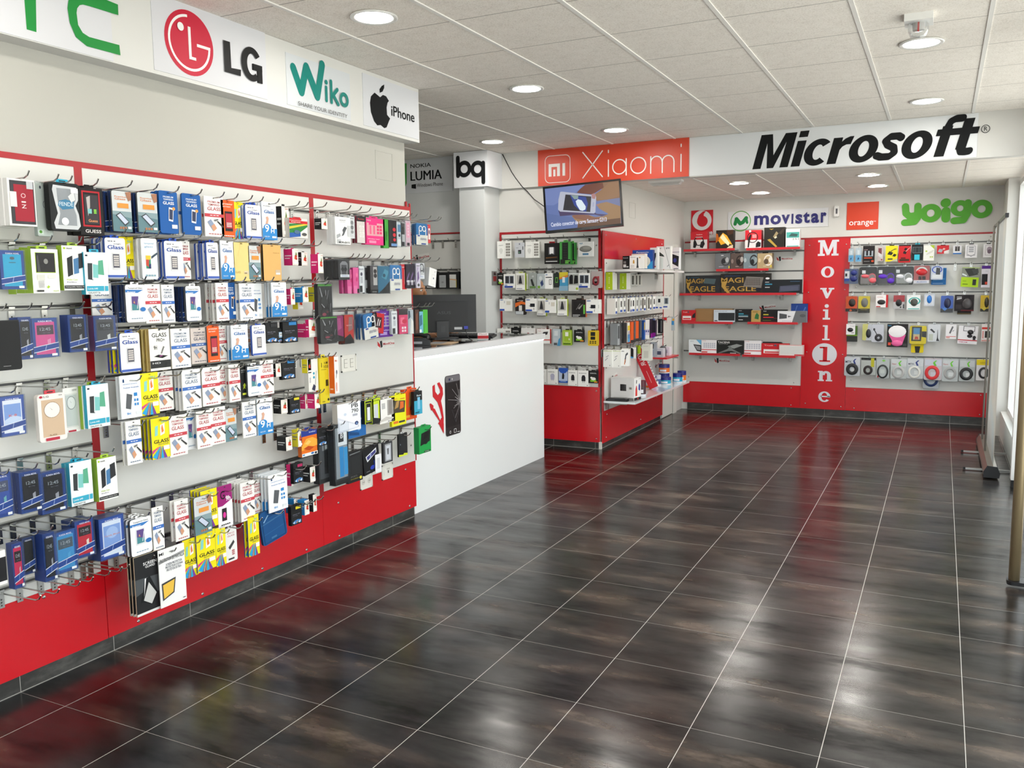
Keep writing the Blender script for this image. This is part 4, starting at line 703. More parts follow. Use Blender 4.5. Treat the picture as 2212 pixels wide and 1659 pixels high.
def proto(key, asp):
    """meshes of one kind: body first, then its parts; asp = width / height"""
    K = KINDS[key]; ck = (key, round(asp, 1))
    if 'meshes' not in K: K['meshes'] = {}
    if ck in K['meshes']: return K['meshes'][ck]
    mb = MB(); D = K['d']; parts = []; base, side = colr(K['base']), colr(K['side'])
    if 'R' in K['flags']: mb.prism([(x, z) for x, z in rrect(-.5, -1, .5, 0, .1, .1 * asp, 4)], 0, 1, base, side)
    else: mb.box(-.5, .5, 0, 1, -1, 0, side, front=base)
    k = 0
    X = lambda v: float(v) / 100 - .5
    Z = lambda v: float(v) / 100 - 1
    for s in K['dec']:
        s = s.strip()
        if not s: continue
        k += 1; y = -.00035 * k / D; t, a = s[0], s[1:].split(',')
        if t == 'r': x0, z0, x1, z1 = X(a[0]), Z(a[1]), X(a[2]), Z(a[3]); flat(mb, [(x0, z0), (x1, z0), (x1, z1), (x0, z1)], y, colr(a[4]))
        elif t == 't': mb.text(','.join(a[5:]), X(a[0]), Z(a[1]), X(a[2]), Z(a[3]), y, colr(a[4]), .012)
        elif t == 'e': flat(mb, ellipse(X(a[0]), Z(a[1]), float(a[2]) / 100, float(a[3]) / 100, 18), y, colr(a[4]))
        elif t == 'o':
            cx, cz, rx, rz, th = X(a[0]), Z(a[1]), float(a[2]) / 100, float(a[3]) / 100, float(a[4]) / 100
            band(mb, ellipse(cx, cz, rx, rz, 24), ellipse(cx, cz, max(rx - th, .01), max(rz - th * rz / rx, .01), 24), y, colr(a[5]))
        elif t == 'p':
            q = list(map(float, a[1:])); flat(mb, [(q[i] / 100 - .5, q[i + 1] / 100 - 1) for i in range(0, len(q) - 1, 2)], y, colr(a[0]))
        elif t == 'g':
            x0, z0, x1, z1 = X(a[0]), Z(a[1]), X(a[2]), Z(a[3]); nx, nz = int(a[4]), int(a[5]); cw, ch = (x1 - x0) / nx, (z1 - z0) / nz
            for i in range(nx):
                for j in range(nz): flat(mb, [(x0 + (i + .14) * cw, z0 + (j + .14) * ch), (x0 + (i + .86) * cw, z0 + (j + .14) * ch), (x0 + (i + .86) * cw, z0 + (j + .86) * ch), (x0 + (i + .14) * cw, z0 + (j + .86) * ch)], y, colr(a[6]))
        elif t == 'w':
            x0, z0, x1, z1 = X(a[0]), Z(a[1]), X(a[2]), Z(a[3]); w = float(a[4]) / 100
            band(mb, [(x0, z0), (x1, z0), (x1, z1), (x0, z1)], [(x0 + w, z0 + w * asp), (x1 - w, z0 + w * asp), (x1 - w, z1 - w * asp), (x0 + w, z1 - w * asp)], y, colr(a[5]))
        elif t == 's':      # patch on the narrow side that faces the entrance
            z0, z1 = Z(a[1]), Z(a[3]); y0, y1 = 1 - float(a[2]) / 100, 1 - float(a[0]) / 100
            mb.face([(-.5 - .003, y0, z0), (-.5 - .003, y1, z0), (-.5 - .003, y1, z1), (-.5 - .003, y0, z1)], colr(a[4]))
        elif t == 'h':
            m = MB(); m.prism(rrect(-.2, -.02, .2, .075, .03, .02, 3), .3, min(.3 + .0012 / D, .95), colr(a[0]), None)
            flat(m, rrect(-.11, .022, .11, .045, .02, .01, 3), .3 - .0005 / D, '2a2a2c'); parts.append(('hang_tab', m))
        elif t == 'c':
            m = MB(); e = .02
            m.prism(rrect(-.5 - e, -1 - e * asp, .5 + e, e * asp + .02, .08, .08 * asp, 3) if 'R' in K['flags'] else [(-.5 - e, -1 - e * asp), (.5 + e, -1 - e * asp), (.5 + e, e * asp), (-.5 - e, e * asp)], -.006 / D, 1.0, CLEAR)
            parts.append(('clear_shell', m))
        elif t == 'b':
            m = MB(); m.ball((X(a[1]), y, Z(a[2])), float(a[3]) / 100, float(a[5]) / 1000 / D, float(a[4]) / 100, mat(colr(a[6]), .3), 14, 8, True); parts.append((a[0], m))
        elif t == 'k':
            m = MB()
            for q in range(3): torus(m, X(a[1]), Z(a[2]), (float(a[3]) - 2.6 * q) / 100, (float(a[4]) - 2.6 * q * asp) / 100, float(a[5]) / 100, .004 / D, mat(colr(a[6]), .4), asp, -.006 / D - q * .0015 / D)
            parts.append((a[0], m))
    out = []
    for nm, m in [(K['name'], mb)] + parts:
        me = bpy.data.meshes.new(nm); me.from_pydata(m.v, [], m.f)
        for q in m.m: me.materials.append(q)
        me.polygons.foreach_set('material_index', m.mi)
        if nm not in (K['name'], 'hang_tab', 'clear_shell'): me.polygons.foreach_set('use_smooth', [True] * len(m.f))
        out.append((nm, me))
    K['meshes'][ck] = out; return out
def make(key, loc, w, h, rz, label, group=None, rx=0., ry=0., dep=None):
    """one thing of a kind; its parts are children that share the drawn meshes"""
    K = KINDS[key]; ms = proto(key, w / h)
    o = link(K['name'], ms[0][1]); o.location = loc; o.scale = (w, dep or K['d'], h); o.rotation_euler = (rx, ry, rz)
    for nm, me in ms[1:]: link(nm, me, o)
    return tag(o, label, K['cat'], group)
# the chrome hooks
def hook_meshes(L):
    m = MB(); m.tube([(0, 0, 0), (0, -L + .03, .006), (0, -L + .012, .014), (0, -L, .03)], .0031, CHROME, 7)
    b = MB(); b.box(-.0125, .0125, -.003, .0005, -.062, .012, CHROME); b.box(-.0125, .0125, -.008, .0, .006, .013, CHROME)
    for q in range(3): b.box(-.003, .003, -.0036, -.003, -.03 - .012 * q, -.024 - .012 * q, mat('333', .6))
    out = []
    for n, q in (('display_hook', m), ('backplate', b)):
        me = bpy.data.meshes.new(n); me.from_pydata(q.v, [], q.f)
        for a in q.m: me.materials.append(a)
        me.polygons.foreach_set('material_index', q.mi); out.append(me)
    return out
HOOKS = {}
def hook(pl, u, z, L, label, group):
    if L not in HOOKS: HOOKS[L] = hook_meshes(L)
    a, b = HOOKS[L]; o = link('display_hook', a); o.location = pl.world(u, z, .003); o.rotation_euler = (0, 0, pl.rz); link('backplate', b, o)
    tag(o, label, 'display hook', group)
ORD = 'first second third fourth fifth sixth seventh eighth ninth tenth eleventh twelfth'.split()
COUNT = {}
DIFF = []
def row(pl, bay, rowname, rail, d, text, ref, rev, L=.25, grp='display hooks', hooks=True):
    """one row of hooks; each entry: kind x0 y0 x1 y1 [nN packs behind] [bKIND kind behind] [dD distance] [SN side share] [rN turn] [tN tilt] [- no hook]; _ x y is an empty hook by its base"""
    E = []; empt = []
    for l in text.strip().split('\n'):
        f = l.split()
        if not f: continue
        if f[0] == '_': empt.append(pl.hit(float(f[1]), float(f[2]))[0]); continue
        e = dict(k=f[0], b=[float(v) for v in f[1:5]], n=0, d=d, S=0, r=0., t=0., hook=hooks, bk=None, dx=0., dz=0.)
        for q in f[5:]:
            if q[0] == 'n': e['n'] = int(q[1:])
            elif q[0] == 'd': e['d'] = float(q[1:])
            elif q[0] == 'S': e['S'] = float(q[1:]) / 100
            elif q[0] == 'r': e['r'] = float(q[1:])
            elif q[0] == 't': e['t'] = float(q[1:])
            elif q[0] == 'b': e['bk'] = q[1:]
            elif q[0] == '-': e['hook'] = False
            elif q[0] == '+': e['force'] = True
        E.append(e)
    loc = f'{rowname}, {bay}'
    by = {}
    for e in sorted(E, key=lambda e: e['b'][0] * (-1 if rev else 1)):
        ds = KINDS[e['k']]['desc']; by.setdefault(ds, []).append(e)
    for ds, es in by.items():
        for i, e in enumerate(es):
            e['lab'] = f'{ds}, {loc}' if len(es) == 1 else f'{ds}, {ORD[i]} from {ref}, {loc}'
    used = []
    for e in E:
        x0, y0, x1, y1 = e['b']; K = KINDS[e['k']]; dd = e['d']; dep = K['d']
        xs = x0 + (x1 - x0) * e['S']; xm, ym = (xs + x1) / 2, (y0 + y1) / 2
        ua, _ = pl.hit(xs, ym, dd); ub, _ = pl.hit(x1, ym, dd); _, zt = pl.hit(xm, y0, dd); _, zb = pl.hit(xm, y1, dd)
        u = (ua + ub) / 2; w = ub - ua; h = zt - zb
        if e['S']:
            lo, hi = .004, min(dd - .01, .16)
            for _ in range(24):
                md = (lo + hi) / 2; q = pl.world(ua, (zt + zb) / 2, dd - md)
                if project(q)[0] > x0: lo = md
                else: hi = md
            dep = max(lo, .01)
        rz = pl.rz + math.radians(e['r'])
        make(e['k'], pl.world(u, zt, dd), w, h, rz, e['lab'], K['desc'] + 's' if len(by[K['desc']]) > 1 else None, ry=math.radians(e['t']), dep=dep)
        DIFF.append((rowname + ' ' + bay, zt - rail, e['k'], dd))
        sp = max(dep + .0015, min(.022, (dd - dep - .012) / max(e['n'], 1)))
        for i in range(e['n']):
            d2 = dd - sp * (i + 1)
            if d2 - dep < .004: break
            kk = e['bk'] or e['k']; j = random.Random(int(x0 * 7 + i * 13 + y0)); q = j.uniform(-.004, .004)
            make(kk, pl.world(u + q, zt - j.uniform(0, .004), d2), w, h, pl.rz + math.radians(j.uniform(-1.2, 1.2)), f'pack behind {e["lab"]}', 'stack: ' + e['lab'], dep=dep)
        zh = zt - .012 if zt - rail > .05 else rail - .012
        if e['hook'] and ('force' in e or all(abs(u - a) > .03 or abs(zh - b) > .03 for a, b in used)): hook(pl, u, zh, L, 'hook with ' + e['lab'], grp); used.append((u, zh))
    for i, u in enumerate(sorted(empt, reverse=rev)):
        hook(pl, u, rail - .012, L, f'empty chrome hook, {loc}' if len(empt) == 1 else f'empty chrome hook, {ORD[i]} from {ref}, {loc}', grp)
# ---------------------------------------------------------------- goods on the hook wall, bay by bay
A, B, C = 'front bay', 'middle bay', 'counter-end bay'
rowA = lambda n, z, d, t: row(LEFT, A, n, z, d, t, 'the counter', True, grp='hooks of the front bay')
rowB = lambda n, z, d, t: row(LEFT, B, n, z, d, t, 'the counter', True, grp='hooks of the middle bay')
rowC = lambda n, z, d, t: row(LEFT, C, n, z, d, t, 'the counter', True, grp='hooks of the counter-end bay')
rowA('top row', 2.05, .2, '''
qi 18 387 77 488 n3
cp 78 396 110 510 d.15
df 108 395 173 499
gs 172 407 223 508 n2''')
rowA('second row', 1.817, .2, '''
fmc 1 541 53 625
mb 51 538 127 633 S24 n2
mu 124 531 189 627 S18
mt 183 545 233 636 d.21''')
rowA('third row', 1.563, .2, '''
sl -14 692 45 800 d.24
fmk 41 685 69 776 n1
fmp 70 687 125 772 n1
fmk 131 680 187 760 S30
fmg 188 682 251 757 S24 n1 bfmp''')
rowA('fourth row', 1.26, .2, '''
fmw 0 855 54 941 d.22
lg 83 850 143 953
lw 138 837 171 934 d.15
mt 181 830 236 923 S12 n1 bmb''')
rowA('fifth row', .96, .2, '''
fmb -18 1022 26 1118
fmk 34 1017 90 1106 S16 n1
fmk 88 1017 142 1107
mt 144 996 200 1090 S14 n1
mu 198 988 253 1080 S24''')
rowA('sixth row', .706, .2, '''
dk -14 1190 14 1265 d.24
fmv 16 1172 50 1271 S35 d.23
fmd 50 1160 75 1240 d.18
fmk 72 1150 120 1255 S46 d.22
fms 117 1146 166 1236
fmr 163 1122 203 1203 n2
fmy 215 1115 269 1205 n2''')
rowA('lowest row', .45, .2, '''
_ 40 1269
_ 86 1256
_ 115 1247
_ 152 1239
_ 194 1223
_ 0 1285
_ 178 1232''')
rowB('top row', 2.06, .18, '''
ph 243 413 284 500 n4 bfmd
ph 298 417 340 502 n3 bfmd
bp 345 413 384 504 n2
bp 394 419 434 507 n3 bgb
gr 442 425 483 511 n3
or 478 433 507 512
yg 502 437 526 516 d.15
mg 531 443 564 516 n1
m9 566 437 597 518 n1
ikk 597 446 624 512 S45 d.15
cn 625 472 664 514''')
rowB('second row', 1.86, .18, '''
mg 228 514 272 601 n3
yg 259 512 290 601 d.13
wr1 306 515 340 603 n3
mg 356 521 396 603 n3
gr 390 521 411 603 d.14
mg 447 524 472 603 n3
m9 477 520 506 603
gd 505 524 539 607
ph 537 531 563 603
gc 569 529 607 606 n1
ikm 613 538 644 573 S60
ikk 643 545 664 574 S40
ikm 671 549 698 590 S60 d.24''')
rowB('third row', 1.664, .18, '''
gb 198 612 242 690 d.1
te 272 615 315 696 n4 bfmd
gr 314 614 347 698
gb 350 615 377 697
te 402 618 434 693 n3 bfmd
gr 467 611 494 693 n3
bp 490 611 509 689 d.15
gb 518 612 549 692 n3
pp 543 612 566 689 d.13
m9 587 610 619 684 n2
ikm 617 624 637 658 S55
ikc 636 621 666 653 S60
iky 666 620 693 652 S55
iky 632 642 655 668 S50 d.12 +''')
rowB('fourth row', 1.457, .18, '''
mg 260 719 303 804 n3 byg
gp 323 710 367 800 n3 bgd
gb 370 709 411 795
gg 413 708 449 785
or 448 702 474 782 d.19
gr 468 702 490 780 d.14
m9 500 701 536 776 n2
go 532 703 546 772 d.13
mg 545 702 574 768 d.18
hpk 574 697 600 741
hpn 598 710 613 740 d.17
hpb 611 693 643 740
ikm 641 700 667 729 S80 d.17
ikm 660 690 684 728 S30 d.2''')
rowB('fifth row', 1.245, .18, '''
pp 260 810 305 903 n1
yg 304 805 343 896 n1 bpp
gr 338 802 374 887 d.14
gb 394 798 434 884 n2
gr 437 793 475 876 n2
gr 472 789 498 868 d.15
gr 495 787 519 868 n3
kb 519 789 537 860 d.16
te 535 789 564 855 n1
gr 563 778 591 852
ikk 588 785 607 814 S40
hpb 609 776 638 819
iky 652 776 672 806 S60 d.2
tw 657 774 687 845 S30 d.2
yh 684 773 711 872 S25 d.21
og 711 770 732 850 S55 d.25''')
rowB('sixth row', 1.05, .18, '''
gb 273 908 306 1003 n1
yg 327 902 367 990 n3
gr 365 897 404 985
te 400 891 424 971 d.15
gr 425 887 457 968
gr 455 879 488 959
ph 486 881 511 953
gb 524 867 553 944
m9 556 860 589 938 n2
ikk 590 863 621 893 S55
hpy 626 857 648 893
ikm 648 853 664 883 S70 d.15
ikm 663 850 691 882 S60 d.2''')
rowB('seventh row', .857, .18, '''
ikk 598 943 631 973 S60
iky 631 928 652 965 S60
br 651 927 685 984
hpk 686 927 707 963''')
rowB('eighth row', .65, .19, '''
te 282 1118 328 1198 n2
gb 330 1094 354 1188
gr 378 1079 408 1167 n1
ph 420 1071 457 1153 d.21
yg 434 1057 470 1140 n3
mx 470 1048 502 1139
gr 520 1040 550 1124 n4
gr 546 1036 565 1108 d.13
pp 580 1022 621 1103 n4 bm9
ikm 619 1004 633 1050 S70 d.15
hpm 634 1000 655 1043 d.17
ikk 653 1008 681 1041 S60''')
rowB('lowest row', .452, .19, '''
bk 292 1196 345 1325 n2 d.2
mi 344 1180 401 1305 d.22
yg 395 1163 427 1247 d.18
yg 425 1147 466 1232
yg 466 1138 488 1222 n2
pw 487 1139 512 1213 d.17
yg 536 1112 560 1200 n1
po 560 1097 614 1171 d.17 t-8
ikc 617 1078 640 1110 S80 d.14
hpy 629 1091 652 1133
ikc 643 1080 668 1112 S60
ikk 667 1068 684 1105 S55''')
rowC('top row', 2.072, .18, '''
ikk 679 472 707 495 S55 d.23
sy 724 469 757 528 n2 d.19
sv 755 468 766 515
pl 771 467 791 525 n1
pk 788 472 831 529
gn 828 474 840 536
nb 839 476 857 534
cl 857 480 868 533
ss 866 480 875 533
sp 876 477 887 532 n1
se 899 483 924 529 n1
re 918 485 930 525 d.14
_ 862 465
_ 880 468''')
rowC('second row', 1.80, .18, '''
hc 731 561 755 604 n4
pt 738 590 752 634 d.14
pt 750 582 765 634 d.17
pt 763 578 776 634
wt 775 575 787 632
ss 787 576 800 634 d.15
bt 800 574 816 634
bl 816 575 842 634
se 842 573 868 628
re 867 571 878 625 d.17
pu 877 571 886 623
pu 885 571 894 623
pu 893 570 901 622
pf 899 569 908 622 d.19
ov 905 568 917 603
wb 917 580 944 619 S42 t10 d.2''')
rowC('third row', 1.496, .18, '''
pb 687 613 718 700 d.22
pb 692 684 729 742 d.24 -
ma 722 682 742 737
rb 744 680 764 742 n1
se 784 677 814 732 n2 t-6
ht 805 676 831 719 t8
ve 814 672 848 728 d.16
wt 846 672 858 722
pc 862 667 881 721
gy 881 669 893 721 n1
br1 897 669 906 720
bs 905 673 914 719
gs1 914 669 924 720''')
rowC('fourth row', .955, .19, '''
pbx 718 870 779 932 S18 d.22
pb2 752 872 790 944 d.16
gp1 788 864 807 915
gp2 804 858 822 915
wp 820 861 853 913
yp 841 853 877 919 S14
op 874 840 900 906 d.18
bb 888 845 912 895 S28 d.22
_ 700 880''')
rowC('lowest row', .67, .19, '''
ts 688 926 714 1043 d.17
bt2 722 915 753 1046 d.22
sa 752 974 783 1041
bk2 783 966 818 1022 t-6
wc 811 981 824 1020 d.2
gb2 824 955 848 999 S16
dy 858 936 880 985 S14
vr 894 921 931 978 S30 d.2''')
# ---------------------------------------------------------------- chargers on the rear wall, beside the pillar
load_kinds('''
wg|charger_box|charger|white plug box with symbol grid|40|eeeeea|dcdcd6||r54,0,56,100,d2d2cc;e28,46,13,14,d6d6d2;r24,26,27,34,bbb;r31,26,34,34,bbb;t12,74,46,79,555,cargador;g62,10,94,90,3,5,77736c;hdcdcd8
sd|memory_card_pack|memory card|silver card with small black chip|6|c6c9cf|b4b8be||r34,24,66,50,2c2c30;r38,28,54,40,5a7a6a;t14,62,40,67,777,micro;e50,90,7,5,889;g78,50,90,74,1,3,333
bw|charger_box|charger|black box with white charger window|40|1b1a1a|121111||r28,44,72,80,55555a;r36,48,64,80,e6e6e6;r48,42,58,50,222;p6a4a2a,10,26,90,30,90,34,10,32;r10,10,90,14,ccc;hb02a30
gk|remote_pack|charger|green edged pack with black device|40|4a9a4a|3a8a3a||r22,18,76,96,1c1e1c;g32,24,66,90,2,6,2c302c;r4,2,96,22,242824;r50,12,92,17,6ab84a;r50,4,80,10,6ab84a;h6ab85a
qp|charger_box|charger|white box with round charging pad|24|efefec|ddd||e50,50,42,20,6a6a66;e50,54,40,18,8e8e88;e56,58,26,9,aaa8a0;r30,10,70,22,5a8ab0;t8,82,30,94,4a8aa8,qi
du|charger_box|charger|black and green battery pack card|14|1c1d1c|111||r20,12,80,30,7ab82a;r60,6,94,16,d8862a;e52,36,24,12,e8e6e0;e32,44,12,8,e8e6e0;t20,76,84,84,ddd,DURACELL;h161616
sw|charger_box|charger|white box with dark double window|36|efeeea|d8d8d4||r12,30,88,88,a8b0b8;r16,34,46,84,34363c;r56,34,84,84,34363c;e20,20,14,5,8aa0c0;r6,2,80,14,26429a;hdcdcd8
lm|charger_box|charger|white box with lime side|34|efefea|b0c82e||w6,30,94,92,3,e6e6e0;r12,34,88,88,b8b6b0;p2c2c30,30,40,70,40,62,70,54,86,44,86,38,66;r10,10,70,14,99a;r0,0,100,4,555;hd8e08a
cg|charger_pack|charger|clear grey blister with car plug|24|b9bcb6|a0a49e|R|e54,80,14,6,e6e6e4;p2a2c2a,24,60,44,66,74,24,60,14,40,28;r10,6,90,20,7a9a5a;hd0d0cc;c
cw|charger_pack|charger|clear blister with white plug|24|cfd4d4|b8bcbc|R|e46,70,20,14,eeeeec;p3a4a7a,40,40,70,60,84,30,60,14;r8,4,40,20,8ab83a;c
wc2|charger_box|cable|white box with black coiled cord|26|eeeeec|d6d6d4||r10,70,90,76,333;w54,26,84,60,5,1c1c1e;e22,90,14,4,8aa0c0;hdcdcd8
bg|charger_pack|charger|black and green charger card|18|26302a|1c221e|R|r10,6,90,30,2c2e2c;r30,34,70,70,6ab84a;r36,38,64,66,1c1d1c;h222
rw|charger_pack|charger|rainbow printed charger blister|22|4fa6d0|3a86b0|R|p e8d23a,0,70,100,86,100,100,0,100;pe88a3a,0,60,100,74,100,86,0,70;r36,44,66,74,f2f4f4;r0,0,100,26,9ac0d8;c
wk|charger_box|charger|white box with black twin plugs|30|eeeeea|d6d6d0||r0,34,100,94,b8b8b0;p1c1c1e,8,40,44,40,44,88,24,92,8,80;p1c1c1e,52,40,94,44,92,86,60,88;r0,0,100,30,eceae4;e84,14,12,7,b0c82e;c
rd|cable_pack|cable|rounded blister with red cord|26|c8b8b4|a88|R|k cord,46,42,26,24,7,7a1a24;p2a1a1e,10,20,70,20,70,40,10,40;r60,30,76,70,c8283a;c
sc|charger_box|charger|white box with beige square|36|efeeea|dcdcd8||w56,52,88,82,3,cfcabc;r59,55,85,79,d8d2c4;e18,92,14,4,7a8ab0;g36,66,44,84,1,2,99a;r2,3,40,18,2a4fa8;hdcdcd8
en|charger_pack|charger|black and orange charger card|26|2a2524|1c1918|R|pdb6a2a,0,46,60,66,100,62,100,76,60,84,0,72;r36,24,66,58,dcdad6;t20,84,80,91,f0e8e0,Energy;r4,2,80,22,bfc4c8;h222
sb|charger_box|charger|white box with black wall plug|34|efeeea|dadad6||r42,36,84,62,1e2024;r32,42,42,46,333;e24,90,20,5,7a8ab0;r74,12,78,30,555;r2,3,60,16,2a4fa8;hdcdcd8
kx|charger_box|charger|black box with green edge strip|40|232120|c86a3a||w8,14,86,92,2,3a3836;p8a8684,44,50,56,44,80,70,78,74;p6a6664,30,44,36,42,64,76,60,78;r84,18,96,70,6ab84a;r8,10,60,14,bbb;r8,2,50,7,999;h161515
rw2|charger_box|charger|white box with red edge|30|efeeec|c8282e||p3a3a3c,30,50,80,64,86,84,50,80;r0,22,100,28,c8282e;t8,84,30,90,c44,Trust;hdcdcd8
wr|charger_box|charger|white card box with red dot|30|e9e8e6|d4d3d0||e50,62,9,9,a83a4a;w8,10,92,92,2,d6d4d0;hdcdcd8
cb|charger_pack|charger|clear tall pack with blue corner|20|ccd4d8|9ab8c8|R|r20,60,70,90,eceeee;p4a9ac8,60,0,100,0,100,50,80,40;r10,26,60,46,d8dade;r14,4,60,18,6a6a6a;c
gb3|charger_pack|charger|green pack with white charger|26|9ab832|7a9a2a|R|w12,20,88,90,3,c8d88a;r30,60,64,86,e9ece2;r66,34,80,46,d8e0b0;r10,6,90,14,4a6a1a;h2a2c2a
yk|charger_pack|charger|yellow pack with black packs|26|dcb92a|c0a020|R|w6,6,94,94,2,8a7a1a;r26,64,72,90,1d1d1c;r26,40,72,60,1d1d1c;g14,12,86,34,3,2,4a4212;h26241c
wp2|charger_box|charger|white box with pale plug|36|eeeeea|d4d4d0||p b4b4c8,34,30,66,30,70,60,60,72,40,72,30,60;r42,24,46,30,99a;r56,24,60,30,99a;t12,80,70,86,444,DURACEL;e84,8,5,3,777;hd8d8d4
ba|charger_pack|charger|blue arched pack with car plug|18|b4c2dc|2a4f9a|R|r0,0,100,14,2a5ab0;p1e2024,36,26,60,26,64,50,56,74,44,74,38,50;p2a56b0,0,78,100,78,100,100,0,100;e50,78,40,14,2a56b0;g20,8,80,12,5,1,cde
wb3|charger_box|charger|white box with black plug|36|eeeeea|d4d4d0||p26262a,34,34,70,34,70,58,62,72,42,72,34,58;r44,24,48,34,444;r58,24,62,34,444;t12,82,80,87,444,DURACEL;e86,8,5,3,777;hd8d8d4
''')
rowU = lambda n, z, d, t: row(REAR, 'charger wall', n, z, d, t, 'the pillar', False, L=.16, grp='hooks of the charger wall')
rowU('top row', 2.085, .11, '''
wg 1074 521 1104 558
sd 1112 524 1133 556
wg 1135 522 1165 557
bw 1176 525 1207 570
gk 1230 524 1243 571 d.07 -
gk 1209 522 1233 571
qp 1249 522 1281 554''')
rowU('second row', 1.779, .11, '''
du 1074 590 1088 616
sw 1088 592 1113 622
lm 1118 592 1141 626 d.07 -
lm 1114 590 1134 628
cg 1142 590 1159 625
cw 1160 591 1177 624
wc2 1177 590 1194 624
bg 1196 590 1209 621
rw 1208 588 1227 628
wk 1228 590 1250 629
sw 1249 590 1275 622
rd 1277 586 1300 622''')
rowU('third row', 1.528, .11, '''
sc 1079 646 1106 672
en 1113 645 1135 680
sb 1135 645 1159 673
lm 1160 645 1179 683 d.07
sc 1177 648 1201 676 d.12
lm 1204 646 1225 683
kx 1235 647 1265 685
sb 1266 647 1290 677
sb 1274 647 1297 677 d.07 -''')
rowU('fourth row', 1.228, .11, '''
wg 1074 710 1104 744
du 1104 708 1124 742
wr 1126 709 1156 742
rw2 1160 711 1188 742
cb 1194 711 1210 747
gb3 1215 713 1235 746
du 1240 713 1262 739
yk 1270 714 1292 747''')
rowU('lowest row', .828, .11, '''
wb3 1160 798 1181 829
wp2 1182 798 1205 830
ba 1207 795 1226 827
wb3 1227 800 1247 833
wb3 1248 801 1272 835
du 1271 801 1292 828''')
# back wall behind the counter: red line, rail, black framed boxes
trim(BACK, -5.4, -4.39, 2.155, 2.17)
slatwall(BACK, -5.4, -4.39, .9, 2.15, [2.085, 1.79, 1.3], 'grey-white slatted panel behind the counter monitor')
load_kinds('''
fb|screen_box|spare part|black tray box with silver screen panel|50|1b1c1d|151617||w4,3,96,97,2,3c3e40;r14,8,78,82,b8babc;r18,12,72,78,a4a8aa;e46,40,12,6,8a8c8e
fo|screen_box|spare part|black tray box with bagged orange part|50|1b1c1d|151617||w4,3,96,97,2,3c3e40;r14,8,76,84,c4c4be;p d8944a,16,54,80,50,80,54,16,58;r14,60,70,84,d6d6d2;r74,8,80,50,a89a3a
fw|screen_box|spare part|black tray box partly behind white box|50|1b1c1d|151617||r10,6,80,60,c8c8c4''')
row(BACK, 'behind the counter', 'tray row', 1.79, .12, '''
fw 919 587 944 624
fb 946 588 968 624
fo 968 587 991 624''', 'the pillar', True, L=.16, grp='hooks behind the counter')
for i, x in enumerate((936, 957, 985)): hook(BACK, BACK.hit(x, 522)[0], 2.073, .16, 'empty chrome hook behind the counter, ' + ('above white phone box', 'above the silver tray box', 'against the pillar')[i], 'hooks behind the counter')
# ---------------------------------------------------------------- side wall by the door: rows seen almost edge-on
load_kinds('''
nx|cable_box|cable|narrow white cable box|30|efeeea|dddcd6||r10,4,90,20,3a5aa8;r30,40,70,80,333;h2a4a9a
nd|cable_box|cable|narrow white dark-striped box|30|e2e0da|c9c6be||r30,10,90,90,5a5650;hdcdcd8
sg|phone_case|phone case|silver clear slim pack|26|b0b2b4|8e9092|R|r20,30,80,90,3a3c3e;c
dk2|cable_box|cable|dark grey lettered slim pack|30|2c2c2d|3c3c3c||r20,30,80,90,222;s30,20,70,80,8a8a88;h222
yb|lamp_pack|light bulb|small white yellow and blue pack|20|e8e4d8|d8d4c8||r0,60,100,84,e8c83a;r0,0,100,40,5aa0d0;r40,20,60,56,6a4aa0
os|cable_box|cable|slim orange pack|30|dd5a22|d04f1a||r0,0,100,14,333
gs2|cable_box|cable|slim grey pack|30|5c5e60|4c4e50||r0,0,100,16,2a2a2c
bs2|cable_box|cable|slim royal blue pack|30|1f55a8|1a4a94||r10,50,60,90,e0c040
ws2|cable_box|cable|slim white lettered pack|24|e2e0de|d0cecc||r10,20,90,50,c8c0d8;e50,40,24,6,334a8a
ps|cable_box|cable|slim purple and black pack|30|2a2330|3a2a40||r0,0,100,24,8a1a8a
ks2|cable_box|cable|slim black pack with silver edge|30|1d1c1d|161516||r70,10,90,90,8a8c8c
lg2|charger_box|charger|lime box with white end|44|a8c01f|e4e3dc||e50,12,10,3,e0eab0;e50,92,8,2.5,e0eab0;g36,34,64,74,1,4,c4d47a;h9ab82a
''')
def edge_row(keys, rail, u0, du, h, w, d, dep, name, grp):
    seen = {}
    for i, k in enumerate(keys):
        if not k: continue
        K = KINDS[k]; seen[k] = seen.get(k, 0) + 1; tot = keys.count(k)
        lab = f'{K["desc"]}, {name}' if tot == 1 else f'{K["desc"]}, {ORD[seen[k] - 1]} from red post, {name}'
        q = random.Random(i * 3 + int(rail * 10)); hh = h * q.uniform(.94, 1.05)
        make(k, SIDE.world(u0 + du * i, rail - .035, d + q.uniform(-.012, .012)), w, hh, SIDE.rz + math.radians(q.uniform(-7, 7)), lab, K['desc'] + 's' if tot > 1 else None, dep=dep)
        hook(SIDE, u0 + du * i, rail - .012, .2, 'hook with ' + lab, grp)
S_ = 'side wall'
edge_row(['nx', 'nx', 'nx', 'nd', 'nx', 'nx', 'nx', 'nx', 'nd', 'nx', 'nd', 'nx', 'nx'], RS[0], 7.985, .1, .15, .07, .115, .085, 'upper hooks, side wall', 'upper hooks of the side wall')
edge_row(['sg', 'dk2', 'dk2', 'yb', 'os', 'gs2', 'os', 'gs2', 'bs2', 'ws2', 'ws2', 'ps', 'bs2'], RS[1], 7.985, .1, .21, .075, .125, .075, 'middle hooks, side wall', 'middle hooks of the side wall')
